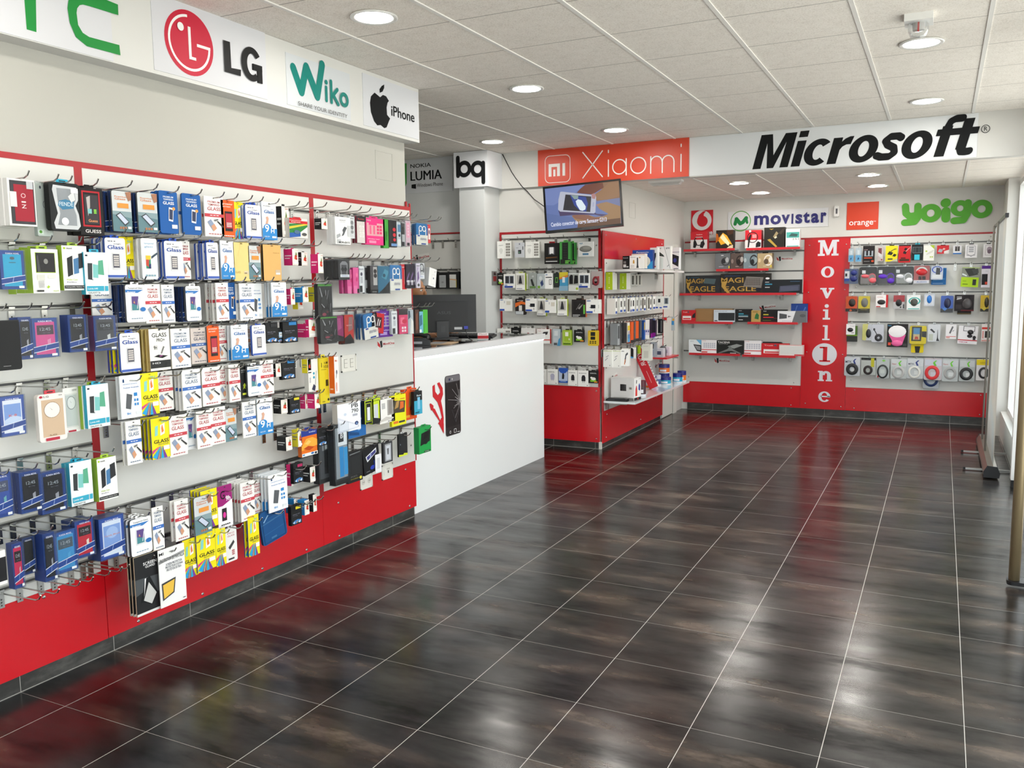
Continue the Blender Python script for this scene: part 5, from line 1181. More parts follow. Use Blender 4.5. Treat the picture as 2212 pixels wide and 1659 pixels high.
def lone(key, y, x0, y0, x1, y1, label, rz=0., dep=None, **k):
    """a pack facing the entrance at distance y"""
    p = Plane(False, y); (a, zb), (b, _) = p.hit(x0, y1), p.hit(x1, y1); _, zt = p.hit((x0 + x1) / 2, y0)
    if zt < 1.7: hook(SIDE, y + .012, zt - .01, round((a + b) / 2 + 2.95 + .05, 2), 'hook with ' + label, 'hooks of the side wall')
    return make(key, ((a + b) / 2, y, zt), b - a, zt - p.hit((x0 + x1) / 2, y1)[1], math.radians(rz), label, dep=dep, **k)
lone('lg2', 7.95, 1309, 588, 1323, 626, 'lime box with white end hanging next to the red post', 4, .16); lone('lg2', 8.2, 1339, 587, 1353, 625, 'lime box with white end hanging below the white shelf', 4, .16)
for i, (a, b) in enumerate(((1363, 1370), (1370, 1377), (1377, 1384))): lone('nd', 8.75 + .06 * i, a, 593, b, 617, f'narrow white box under the shelf, {ORD[i]} of three', 0, .06)
load_kinds('''
wh|cable_box|cable|white box with black plug print|40|efeeea|dcdad4||r40,50,70,80,2c2c30;r10,4,40,16,3a5ac0;r60,4,90,14,3a5ac0;hdcdcd8
wd|cable_box|cable|white box with grey window|40|efeeea|dcdad4||r24,40,84,88,9aa2aa;r36,44,72,84,4a5056;r10,14,70,24,2a4aa8;hdcdcd8
rp|cable_pack|cable|small red and white card|10|d8262e|c02028||r0,0,100,46,d8d4d0;e50,46,20,12,666
tp|stylus_pack|stylus|slim blue and yellow stylus card|8|b8c0c4|a0a8ac||r10,40,80,70,3a8ac8;r30,70,90,86,e0a83a
wx|box|camera box|tall white box with line drawing|90|ecebe6|efeeea||r0,92,100,94,b8cc5a;p aaa,30,60,60,70,64,66,34,56;p aaa,20,40,50,56,54,52,24,36;e76,10,5,3,888;t10,95,50,98,999,energy
wz|box|tripod box|white box with printed tripod|80|f0efec|e6e4de||p4a4c52,50,20,56,20,64,60,84,70,80,82,56,70,46,40;p c8784a,40,10,50,10,56,40,48,40;r10,84,40,90,999
bk3|box|torch box|small black and white box|60|efeeec|161617||p161617,0,20,60,10,60,80,40,94,0,94;p3f97d4,0,0,60,0,60,10,0,20
lp|bottle_pack|cable|rolled lime pack|40|aac41f|98b018|R|r20,10,80,16,8aa018
wl|box|bracket box|tall white box with text lines|80|e9e8e0|dcdad2||g14,16,86,60,1,9,cfcdc4;t20,86,70,92,bbb,universal
cz|charger_pack|charger|clear pack with dark plugs|60|c0c2cc|a8aab2|R|p2a2a30,30,60,60,56,66,90,40,92;p8a9ab8,10,10,60,10,60,50,10,50;c
''')
lone('wh', 9.3, 1415, 640, 1431, 667, 'white box with black plug print at the end of the upper hooks', 8, .04); lone('wd', 9.45, 1431, 640, 1446, 668, 'white box with grey window, last of the upper hooks', 10, .04)
lone('rp', 9.5, 1430, 686, 1440, 697, 'small red and white card at the end of the middle hooks'); lone('tp', 9.7, 1450, 684, 1457, 714, 'slim stylus card on the last hook before the door')
lone('ks2', 9.3, 1421, 689, 1430, 720, 'slim black pack near the door, middle hooks', 0, .05); lone('ps', 9.1, 1403, 692, 1416, 727, 'purple-footed pack near the door, middle hooks', 0, .05)
lone('wx', 7.84, 1303, 756, 1322, 793, 'tall white line-drawing box nearest the red post, lower hooks', 0, .12); lone('wx', 7.86, 1322, 756, 1341, 794, 'tall white line-drawing box second from the red post, lower hooks', 0, .12)
lone('wz', 7.88, 1341, 754, 1359, 791, 'white box with printed tripod, lower hooks of side wall', 12, .1); lone('bk3', 8.4, 1360, 750, 1374, 774, 'small black and white box, lower hooks of side wall', 6, .06)
lone('lp', 8.6, 1374, 746, 1382, 764, 'rolled lime pack hanging, lower hooks of side wall', 0, .03); lone('wl', 8.7, 1386, 744, 1405, 779, 'tall white box with text lines, lower hooks of side wall', 0, .08)
lone('cz', 9.1, 1405, 740, 1416, 771, 'clear pack with dark plugs above the small red shelf', 0, .06)
for i, y in enumerate((8.0, 8.2, 8.4, 8.6, 8.8, 9.0, 9.2)): hook(SIDE, y, RS[2] - .012, .22, f'chrome hook, {ORD[i]} from red post, lower hooks, side wall', 'lower hooks of the side wall')
# shelves on the side wall
def bracket(parent, u, name='bracket'):
    b = MB(); b.box(u - .012, u + .012, -.03, 0, -.09, -.02, ALU); b.box(u - .012, u + .012, -.22, 0, -.035, -.02, ALU); b.build(name, parent)
t = tag(empty('glass_shelf', (-2.945, 7.9, .48), PI / 2), 'white glass shelf with disc tubs and boxes, side wall', 'shelf')
MB().box(0, 2.01, -.325, 0, -.02, 0, mat('dfe6e8', .06, coat=.5)).build('shelf_board', t, bevel=.003)
for u in (.06, 1.0, 1.9): bracket(t, u)
t = tag(empty('wall_shelf', (-2.95, 7.96, 1.765), PI / 2), 'white shelf holding phone boxes above the lime packs', 'shelf')
MB().box(0, 1.76, -.3, 0, -.02, 0, mat('e4e4e2', .25)).build('shelf_board', t, bevel=.003)
for u in (.1, 1.0, 1.62): bracket(t, u)
t = tag(empty('wall_shelf', (-2.95, 9.4, .79), PI / 2), 'short red shelf on the side wall by the door', 'shelf')
MB().box(0, .5, -.2, 0, -.018, 0, mat('c8202a', .3)).build('shelf_board', t); bracket(t, .4)
load_kinds('''
p1|phone_box|phone box|x|90|161617|101011||r10,10,50,34,d8d8d8;r56,10,84,20,c8c8c8;t8,82,80,88,ddd,Panasonic;g12,40,50,60,2,3,999
p2|phone_box|phone box|x|90|f0efec|e2e0dc||p2f3236,56,6,76,6,72,30,70,84,60,84,60,30;pc89a4a,26,40,42,40,40,62,34,70,28,62;t8,84,50,90,333,Panasonic;g8,8,40,30,3,2,c8c8c4;e84,84,8,5,c8a06a
p3|phone_box|phone box|x|90|ece6dc|dcd6cc||g10,10,90,90,3,4,8a8078;r0,96,100,100,d8b0a0
p4|phone_box|phone box|x|70|1f4fa6|1b2f72||p3a9ad8,30,0,100,0,100,44,70,20;e48,40,40,34,e6e8dc;r40,34,56,50,b8b8a8;t20,84,80,92,e0e6f4,Panasonic
p5|phone_box|phone box|x|80|eeeeec|dcdcda||p2a2c30,4,30,50,20,80,60,80,76,20,70;p3a8a4a,30,52,60,48,64,62,36,64;e70,12,10,4,d05a4a
p6|router_box|router box|x|70|efefee|deded8||p3a4440,4,84,50,62,56,54,4,60;pdfe8e4,2,4,48,4,48,50,2,56;p555,52,100,54,100,100,2,98,2;t66,86,94,94,555,aprox;t4,86,34,94,555,prox;p667,78,10,92,18,90,20,76,12
p7|router_box|router box|x|60|eceef0|dcdee0||p232428,12,30,90,12,96,60,20,72;e54,42,18,10,3a3f8a;r0,78,100,81,99a;r40,2,90,5,556
''')
lone('p1', 8.17, 1345, 553, 1360, 580.5, 'small black phone box on white shelf nearest the red post', 0, .09); lone('p3', 8.35, 1364, 548, 1393, 580, 'cream phone box with small pictures behind white phone box', 0, .08)
lone('p2', 8.17, 1360, 552, 1386, 580.5, 'white cordless phone box in front of the blue box', 0, .09); lone('p4', 8.52, 1366, 540, 1410, 581, 'blue phone box standing on white shelf', 0, .06)
lone('p5', 8.62, 1404, 535, 1420, 581.5, 'white box with desk phone print behind the blue box', 0, .07); lone('p6', 8.78, 1418, 532, 1448, 581.5, 'white router box with slanted stripe on white shelf', 0, .07)
lone('p7', 9.35, 1447, 535, 1467, 582, 'white box with black tablet print, end of white shelf', 0, .07)
# on the glass shelf: box, black device, leaning red box, disc tubs
load_kinds('''
gx|game_box|game box|x|200|f1f0ee|e2e1df||r0,0,100,13,222325;p d83a34,16,20,44,20,42,50,34,66,26,66,18,50;p2a3f9a,62,46,84,40,86,62,74,76,64,66;p444,24,78,34,74,38,90,28,92;e52,7,7,4,d03a34;t62,92,92,97,aaa,party;g82,16,92,19,2,1,555''')
o = make('gx', (-2.655, 8.08, .702), .155, .222, PI / 2 - .12, 'white game console box with red figure on glass shelf', dep=.255)
m = MB(); w_ = '1f2022'
m.box(.12, .98, -.0015, 0, 0, .12, '26272a'); m.box(.4, .66, -.002, 0, .42, .72, '1d1e20'); m.text('RETRO', .66, .05, .94, .09, -.003, 'ddd'); flat(m, [(.14, .02), (.2, .26), (.32, .26), (.36, .2), (.44, .2), (.5, .02), (.42, .0), (.38, .1), (.26, .1), (.2, .0)], -.0025, 'e6e6e6')
flat(m, ellipse(.26, .42, .035, .05), -.002, w_); flat(m, ellipse(.4, .40, .03, .045), -.002, w_); m.box(.78, .9, -.002, 0, .5, .6, 'b8b4a8'); flat(m, ellipse(.5, .95, .05, .035), -.002, 'c03a34')
q = m.build('side_print', o); q.scale = (1, 1, 1); q.matrix_local = Matrix(((0, -1, 0, -.5), (-1, 0, 0, 1), (0, 0, 1, -1), (0, 0, 0, 1)))
t = MB(); t.prism([(-.11, 0), (.11, 0), (.105, .022), (.08, .03), (-.09, .028), (-.108, .018)], -.04, .03, BLACKP); t.box(-.09, -.02, -.0415, -.04, .008, .02, '3a3b3e')
o = t.build('set_top_device', bevel=.003); o.location = (-2.82, 7.955, .4805); o.rotation_euler = (0, 0, .05); tag(o, 'flat black device in front of the white game box', 'device')
load_kinds('tb|cable_box|keyboard box|x|60|c3202c|a81a24||t16,52,44,90,e8d8d8,ME;r20,30,80,32,e0a0a0;s6,2,96,98,e6e4e2;s30,4,70,60,2a2a2c')
m = MB(); m.box(-.05, .05, -.03, .03, 0, .46, 'c3202c'); m.box(.0502, .051, -.03, .03, 0, .46, 'e2e0de'); 
m.box(.051, .0516, -.02, .02, .05, .3, '2a2b2d'); 
for k in range(7): m.box(.0516, .052, -.015, .015, .07 + .033 * k, .09 + .033 * k, 'd8d8d6')
g = glyphs('YOUR', .01); m.mesh([((.5 - (b - g[4]) / (g[5] - g[4])) * .05, -.0305, .42 - (a - g[2]) / (g[3] - g[2]) * .16) for a, b in g[0]], g[1], 'e8dada')
m.box(-.002, .002, -.0305, -.03, .06, .2, 'e0b0b0')
o = m.build('keyboard_box'); o.location = (-2.76, 8.98, .50); o.rotation_euler = (0, -.43, .1); tag(o, 'tall red box with white lettering leaning on the side wall', 'box')
def tub(x, y, z, r, h, top, mid, label, n=1):
    t = tag(empty('disc_tub', (x, y, z)), label, 'disc tub', 'tubs of blank discs')
    MB().lathe([(.001, 0), (r, 0), (r, h * .62), (r, h * .62)], mat(mid, .25), 30).build('disc_stack', t)
    b = MB(); b.lathe([(r + .001, h * .6), (r + .001, h * .97), (r * .93, h), (.001, h)], mat(top, .22), 30); b.build('tub_lid', t, False)
    MB().lathe([(r + .001, h * .0), (r + .003, h * .03), (r + .003, h * .1), (r + .001, h * .12)], mat('d8dce4', .2), 30).build('tub_base', t)
    b = MB(); p = [(r + .0012) * 1 for _ in range(9)]
    for i in range(8):
        a0, a1 = -2.2 + i * .16, -2.04 + i * .16; q = lambda a, zz: ((r + .0016) * math.cos(a), (r + .0016) * math.sin(a), zz)
        b.face([q(a0, h * .2), q(a1, h * .2), q(a1, h * .42), q(a0, h * .42)], 'e6e6ec')
    b.build('paper_label', t)
tub(-2.79, 9.5, .48, .062, .085, '22277a', '2fa0c0', 'round blue disc tub in front with turquoise label'); tub(-2.71, 9.72, .48, .056, .11, '22277a', '2a9cc0', 'taller blue disc tub with turquoise label, end of shelf')
tub(-2.70, 9.86, .48, .05, .125, '22277a', 'e0762a', 'blue disc tub with orange label at the shelf end'); tub(-2.85, 9.65, .48, .06, .11, '22277a', '22308a', 'all-blue disc tub carrying the orange tub')
tub(-2.85, 9.65, .592, .062, .105, '22277a', 'e0702a', 'orange disc tub stacked on the blue one'); tub(-2.87, 9.25, .48, .045, .115, '3a2a8a', 'b84a9a', 'small purple and pink disc tub behind the red box')
tub(-2.85, 9.37, .48, .042, .12, 'b8bcc8', '4a5a8a', 'small clear spindle of discs beside the pink tub'); tub(-2.72, 8.42, .48, .04, .16, '5a2a34', '4a3a40', 'tall dark spindle of discs behind the white game box')
m = MB(); m.box(-.04, .04, -.03, .03, 0, .05, 'c8d0d4'); m.box(-.03, .03, -.031, -.03, .006, .03, 'e07a2a')
o = m.build('small_box'); o.location = (-2.87, 9.08, .48); tag(o, 'small grey and orange box at the foot of the red box', 'box')
for k, (u, l) in enumerate(((9.5, 'small clear pack on the short red shelf'), (9.62, 'dark cylinder pack on the short red shelf'), (9.76, 'white box on the short red shelf'))):
    m = MB()
    if k == 1: m.lathe([(.001, 0), (.04, 0), (.042, .05), (.036, .1), (.02, .12), (.001, .122)], mat('4a4c52', .3), 20)
    else: m.box(-.05, .05, -.05, .05, 0, .1, ('c6c8d0', '', 'e2e0ea')[k]); m.box(-.03, .03, -.051, -.05, .03, .07, ('4a5068', '', 'b8b4d0')[k])
    o = m.build(('plug_pack', 'speaker_pack', 'small_box')[k]); o.location = (-2.86, u, .79); tag(o, l, 'box')
# the white door beyond the side wall panels
d = struct(MB().box(-2.984, -2.968, 9.96, 10.42, .01, 2.03, mat('dddcd5', .4)).build('door_1')); MB().box(-2.969, -2.9675, 9.955, 9.962, .01, 2.03, mat('77746c', .6)).build('door_gap', d); MB().box(-2.969, -2.967, 10.42, 10.432, .01, 2.03, mat('3c3b38', .6)).build('door_gap', d)
m = MB(); m.lathe([(.001, .02), (.03, .02), (.036, .01), (.036, 0)], CHROME, 24); m.lathe([(.001, .022), (.02, .022), (.02, .02)], BLACKP, 24); q = m.build('door_handle', d); q.location = (-2.968, 10.03, .87); q.rotation_euler = (0, PI / 2, 0)
struct(bx('trim_12', -2.984, -2.955, 10.435, 10.56, 0, 2.1, mat('e0dfd8', .4), .003))
plate_line(bpy.data.objects['wall_unit'], Plane(True, -2.98), 8.75, 2.32, 8.95, 2.48)
# ---------------------------------------------------------------- far wall, shelf bay
def red_shelf(x0, x1, zt, label, th=.028):
    t = tag(empty('wall_shelf', (x0, 10.885, zt)), label, 'shelf', 'red shelves on the far wall'); w = x1 - x0
    MB().box(0, w, -.23, 0, -.02, 0, mat('b8b4b2', .2)).build('shelf_board', t); MB().box(0, w, -.235, -.23, -.024, .004, mat('c0202a', .3)).build('red_edge', t)
    for u in (.14 * w, .86 * w): bracket(t, u)
    return zt
SF = Plane(False, 10.885)
def fu(px, d=.2): return SF.hit(px, 600, d)[0]
def fz(px, py, d=.235): return SF.hit(px, py, d)[1]
load_kinds('''
hr|headphones_box|headphones|x|150|d9d7d6|b82430||r0,54,100,100,c4242e;t34,78,70,86,f0d0d0,Headphone;p1c1c1e,16,10,30,8,40,30,30,52,18,44;p1c1c1e,56,12,74,6,86,30,78,50,62,40;o50,46,30,26,6,232325;r30,66,72,70,e8c0c0
hx|headphones_box|game box|x|130|2a221d|1c1714||pf0b030,10,50,40,86,64,70,96,20,60,30,30,20;pfff0c0,24,60,40,80,80,30,74,14,50,34;pb8601c,0,30,20,50,10,80,0,84;pd8c8a8,60,0,100,0,100,20,80,14;p4a3020,70,70,100,80,100,100,60,100
hh|headphones_box|headphones|x|120|d4d0cf|a8222c||r0,46,100,100,c0222c;p1a1a1c,16,6,24,4,30,40,40,70,34,80,20,60;p1a1a1c,66,4,96,8,98,30,80,38,68,26;o46,60,34,30,5,2a1a1c;e30,94,7,6,f6e8e0;r44,56,70,76,d88a8a
hb|headphones_box|headphones|x|120|201d19|15130f||pa88c3a,16,40,30,44,66,6,58,2;p8a7a5a,44,54,60,80,70,70,52,46;pc8c0a8,50,50,60,58,64,50,54,44;pb89a3a,24,94,36,88,48,94,36,92;p3a342a,70,70,96,96,96,80,84,64
ht2|headphones_box|headset box|x|90|eeeeec|dcdcd8||r4,52,96,84,4aa49a;p3a5a58,20,60,80,58,86,72,40,78;t48,40,94,50,333,2.5.1;r6,3,94,8,3aa49a;t10,90,60,94,aaa,speaker
hg|headphones_box|headphones|grey headphones box|120|6a6d70|4a4d50||o70,48,30,26,8,3a3c3e;e58,50,14,14,2a2c2e;e80,58,12,16,aeb2b4;r40,84,56,88,ddd;r90,6,98,20,d8c83a;r26,14,56,18,aab;h1c1c1c
hw|headphones_box|headphones|brown headphones box|120|574a45|453a36||o76,52,32,34,8,2a2220;e64,44,16,18,211b19;e90,60,12,18,a8a4a0;e14,50,10,14,8a7a74;r40,14,66,18,a99;h1c1c1c
hq|headphones_box|headphones|blue-grey headphones box|120|75848a|5a686e||o76,54,30,36,8,2a2c2e;e66,44,14,18,1f2122;e92,56,10,18,8a9698;e12,56,10,14,a8b4b8;r40,14,62,18,9ab
hz|headphones_box|headphones|beige headphones box|120|a8946f|8a7656||o74,54,30,36,8,d8d0c4;e60,46,16,18,5a4a3a;e88,56,12,18,d8d0c0;e14,54,10,14,c8b48e;r90,10,98,22,d8c83a;r40,14,62,18,cb9;h1c1c1c
ke|keyboard_box|keyboard box|black keyboard box with gold lettering|80|26282b|191a1c||t2,56,64,82,a9843a,MAGIC;t14,10,86,40,a9843a,EAGLE;pa9843a,4,60,16,64,10,34,22,0,16,0,4,34;p4a5a5e,52,56,84,50,88,80,56,84;r6,86,40,90,2a4a5a
k2|keyboard_box|keyboard box|large black keyboard box, gold lettering|80|2a2723|1c1a17||t1,54,46,80,b08c44,MAGI;t8,10,72,36,b08c44,EAGLE;pb08c44,2,60,14,64,10,34,20,0,14,0,2,34;p77726e,46,34,82,26,86,80,52,86;g50,40,80,76,9,4,55504c;r8,86,40,92,2a3a5a;e94,74,4,5,e8e8e8;e76,18,6,8,1a1d2a
k3|keyboard_box|keyboard box|long black box with printed keyboard|60|1d2024|15171a||p45485a,42,6,94,18,94,62,44,52;g46,16,90,50,12,4,5a5e72;r6,80,16,84,ccc;r6,62,24,70,3a8aa8;r6,40,18,46,bbb;r70,84,94,88,3a5a7a
tr|mouse_box|laptop box|red box with white label panel|110|c4242c|a81c24||r8,16,70,50,e8e4e2;r12,20,66,32,d0484c;p1c1c1e,76,34,100,34,100,80,80,60;t10,78,42,88,f0d0d0,Trust;e50,84,5,8,556
cx|cardboard_box|cardboard box|plain brown cardboard box|130|96744c|86663f||r0,88,100,89,7a5c38;t6,10,30,14,7a5c38,fragile
ks|keyboard_box|keyboard box|silver box with black keyboard window|90|c2ccd6|aab4c0||r22,12,98,76,1c1f22;g24,16,97,72,14,5,34383a;r4,6,18,14,333;t6,84,60,90,667,keyboard
kt|keyboard_box|keyboard box|black box with turquoise print|90|1c1d1f|131416||r22,60,54,68,3a9ab0;r22,50,82,54,3a8aa0;r22,40,82,46,b8c8cc;r22,14,50,20,ccc;t24,86,42,92,ccc,trust
kg|mouse_box|mouse box|small tan box with green print|80|b39456|947840||p2f6a3a,36,30,80,22,84,60,60,80,44,60;r14,84,70,90,7a6030
kr|keyboard_box|keyboard box|black box with red and yellow print|90|1a191a|121112||r10,56,30,64,c8c03a;r10,34,50,42,c03038;r50,30,64,34,802020;p8a1a30,78,40,92,60,88,84,80,70;t10,84,22,92,ccc,trust;r8,12,40,16,6a6a2a
kw|keyboard_box|keyboard box|white and grey box with laptop print|60|dfe0e4|c8c8cc||p6a6c70,50,0,100,0,100,100,62,100;p4a4c50,6,30,32,36,32,70,6,80;p4a4c50,36,44,48,54,36,60;g16,8,48,14,6,1,99a;e86,60,10,14,55575a
kbl|laptop_sleeve|laptop sleeve|blue sleeve behind the white box|40|1f3f86|18346e||p4a68a8,10,20,14,20,40,90,34,90;p4a68a8,50,10,56,10,90,80,84,84
tw2|tablet_box|tablet box|white tablet box with blue corner|70|e1e6ea|c8d0d4||p6ab0d8,60,100,100,100,100,60;p1f2124,36,66,100,60,100,10,66,16;p8a8c90,46,58,94,52,94,20,68,24;t14,84,40,90,789,Memup
wr2|keyboard_box|keyboard box|white box with red base stripe|100|e9e7ea|d0ced2||r0,24,100,30,c8343a;r2,4,40,14,d0504c;g12,40,94,80,6,3,b8bcc8;t4,92,30,97,c86a3a,Trust
tc|laptop_cooler_box|laptop cooler box|black box with printed laptop stand|90|222422|161716||t4,80,48,94,e8e8e6,TACENS;p8f9492,40,56,74,76,96,66,64,40;p6f7472,4,4,40,36,50,60,60,36,92,4,84,2,56,22,44,22,12,2;t8,72,42,77,aaa,LAPTOP COOLER;r50,4,72,8,ddd
bkk|bag|laptop bag|black bag behind the red box|60|241f20|1a1617|R|r20,84,80,90,332c2d
kk|keyboard_pack|keyboard|white keyboard in red-edged box|40|d8b8b6|c06a66||r4,8,94,90,e4e4e2;g6,14,92,84,14,5,cfcfcc;r62,0,100,16,d0545a
''')
def stand(items, zt, d=.21):
    for key, x0, y0, x1, label, dep, dd in items:
        K = KINDS[key]; e = dd or d; a, zz = SF.hit(x0, y0, e); b, _ = SF.hit(x1, y0, e); _, zc = SF.hit((x0 + x1) / 2, y0, e)
        make(key, SF.world((a + b) / 2, zt + (zc - zt), e), b - a, zc - zt - .0005, 0, label, None, dep=dep or K['d'])
z = red_shelf(fu(1477.5), fu(1587), fz(1530, 538), 'red shelf with red headphone box and fiery box'); 
stand([('hr', 1492, 500, 1528, 'red and white headphone box under the red square sign', .1, 0), ('hx', 1547, 497, 1584, 'dark box with fiery orange picture on top shelf', .12, 0)], z)
z = red_shelf(fu(1612), fu(1727), fz(1670, 535), 'red shelf with headset boxes below blue lettering')
stand([('hh', 1610, 497, 1645, 'red headset box beside the black gold-patterned box', 0, 0), ('hb', 1651, 491, 1695, 'black box with gold pattern on top shelf', 0, 0), ('ht2', 1698, 495, 1728, 'white and teal box at the end of top shelf', 0, 0)], z)
z = red_shelf(fu(1548), fu(1661), fz(1605, 581), 'red shelf carrying four headphones boxes')
stand([('hg', 1545, 547, 1577.5, 'grey headphones box, first in the row of four', .12, 0), ('hw', 1578.5, 547, 1605.5, 'brown headphones box, second in the row of four', .12, 0), ('hq', 1606.5, 547, 1635.5, 'blue-grey headphones box, third in the row of four', .12, 0), ('hz', 1636.5, 547, 1668, 'beige headphones box, last in the row of four', .12, 0)], z)
z = red_shelf(-2.955, fu(1722), fz(1600, 633.5), 'long red shelf carrying three black keyboard boxes')
stand([('ke', 1481, 595, 1556, 'black keyboard box with gold lettering nearest the door', 0, 0), ('k2', 1557, 591, 1665, 'largest black keyboard box with gold lettering, middle of shelf', .07, .2), ('k3', 1648, 604, 1733, 'long black box with printed keyboard beside the red column', .02, .222)], z)
z = red_shelf(-2.93, fu(1586), fz(1530, 695.5), 'red shelf with plain cardboard box, near the door'); z2 = red_shelf(fu(1618), -1.52, fz(1680, 696.5), 'red shelf with white and grey laptop box')
stand([('tr', 1472.5, 670, 1502, 'red box with white label beside plain cardboard box', .09, 0), ('cx', 1501.5, 667, 1582, 'plain brown cardboard box on red shelf', .1, .18), ('ks', 1542, 669.5, 1588, 'silver keyboard box in front of the cardboard box', .02, .21)], z)
stand([('kt', 1588, 668, 1622.5, 'black box with turquoise print bridging two red shelves', 0, 0), ('kg', 1623, 670.5, 1643, 'small tan box with green print between black boxes', 0, 0), ('kr', 1643.5, 669, 1700, 'black box with red and yellow print', .08, .18), ('kw', 1680, 672, 1743, 'white and grey box with printed laptop', .03, .22), ('kbl', 1709, 656, 1745, 'blue sleeve standing behind the white and grey box', .03, .17)], z2)
z = red_shelf(fu(1492), fu(1603), fz(1550, 764), 'lowest red shelf with black laptop stand box'); z2 = red_shelf(fu(1608), fu(1724), fz(1665, 768), 'lowest red shelf with white keyboard pack')
stand([('tw2', 1488, 734, 1515, 'white tablet box with blue corner on lowest shelf', 0, 0), ('wr2', 1515.5, 734.5, 1548, 'white box with red stripe beside the tablet box', 0, 0), ('tc', 1548.5, 736, 1607, 'black box with printed laptop stand on lowest shelf', 0, 0)], z)
stand([('wr2', 1607.5, 736, 1645, 'white box with red stripe beside the laptop stand box', .1, .18), ('bkk', 1643, 739, 1690, 'black bag showing behind the red label box', .05, .1), ('tr', 1645, 742, 1705, 'red box with white label behind the white keyboard', .05, .19), ('kk', 1683, 745, 1737, 'white keyboard in clear red-edged pack', .03, .225)], z2)
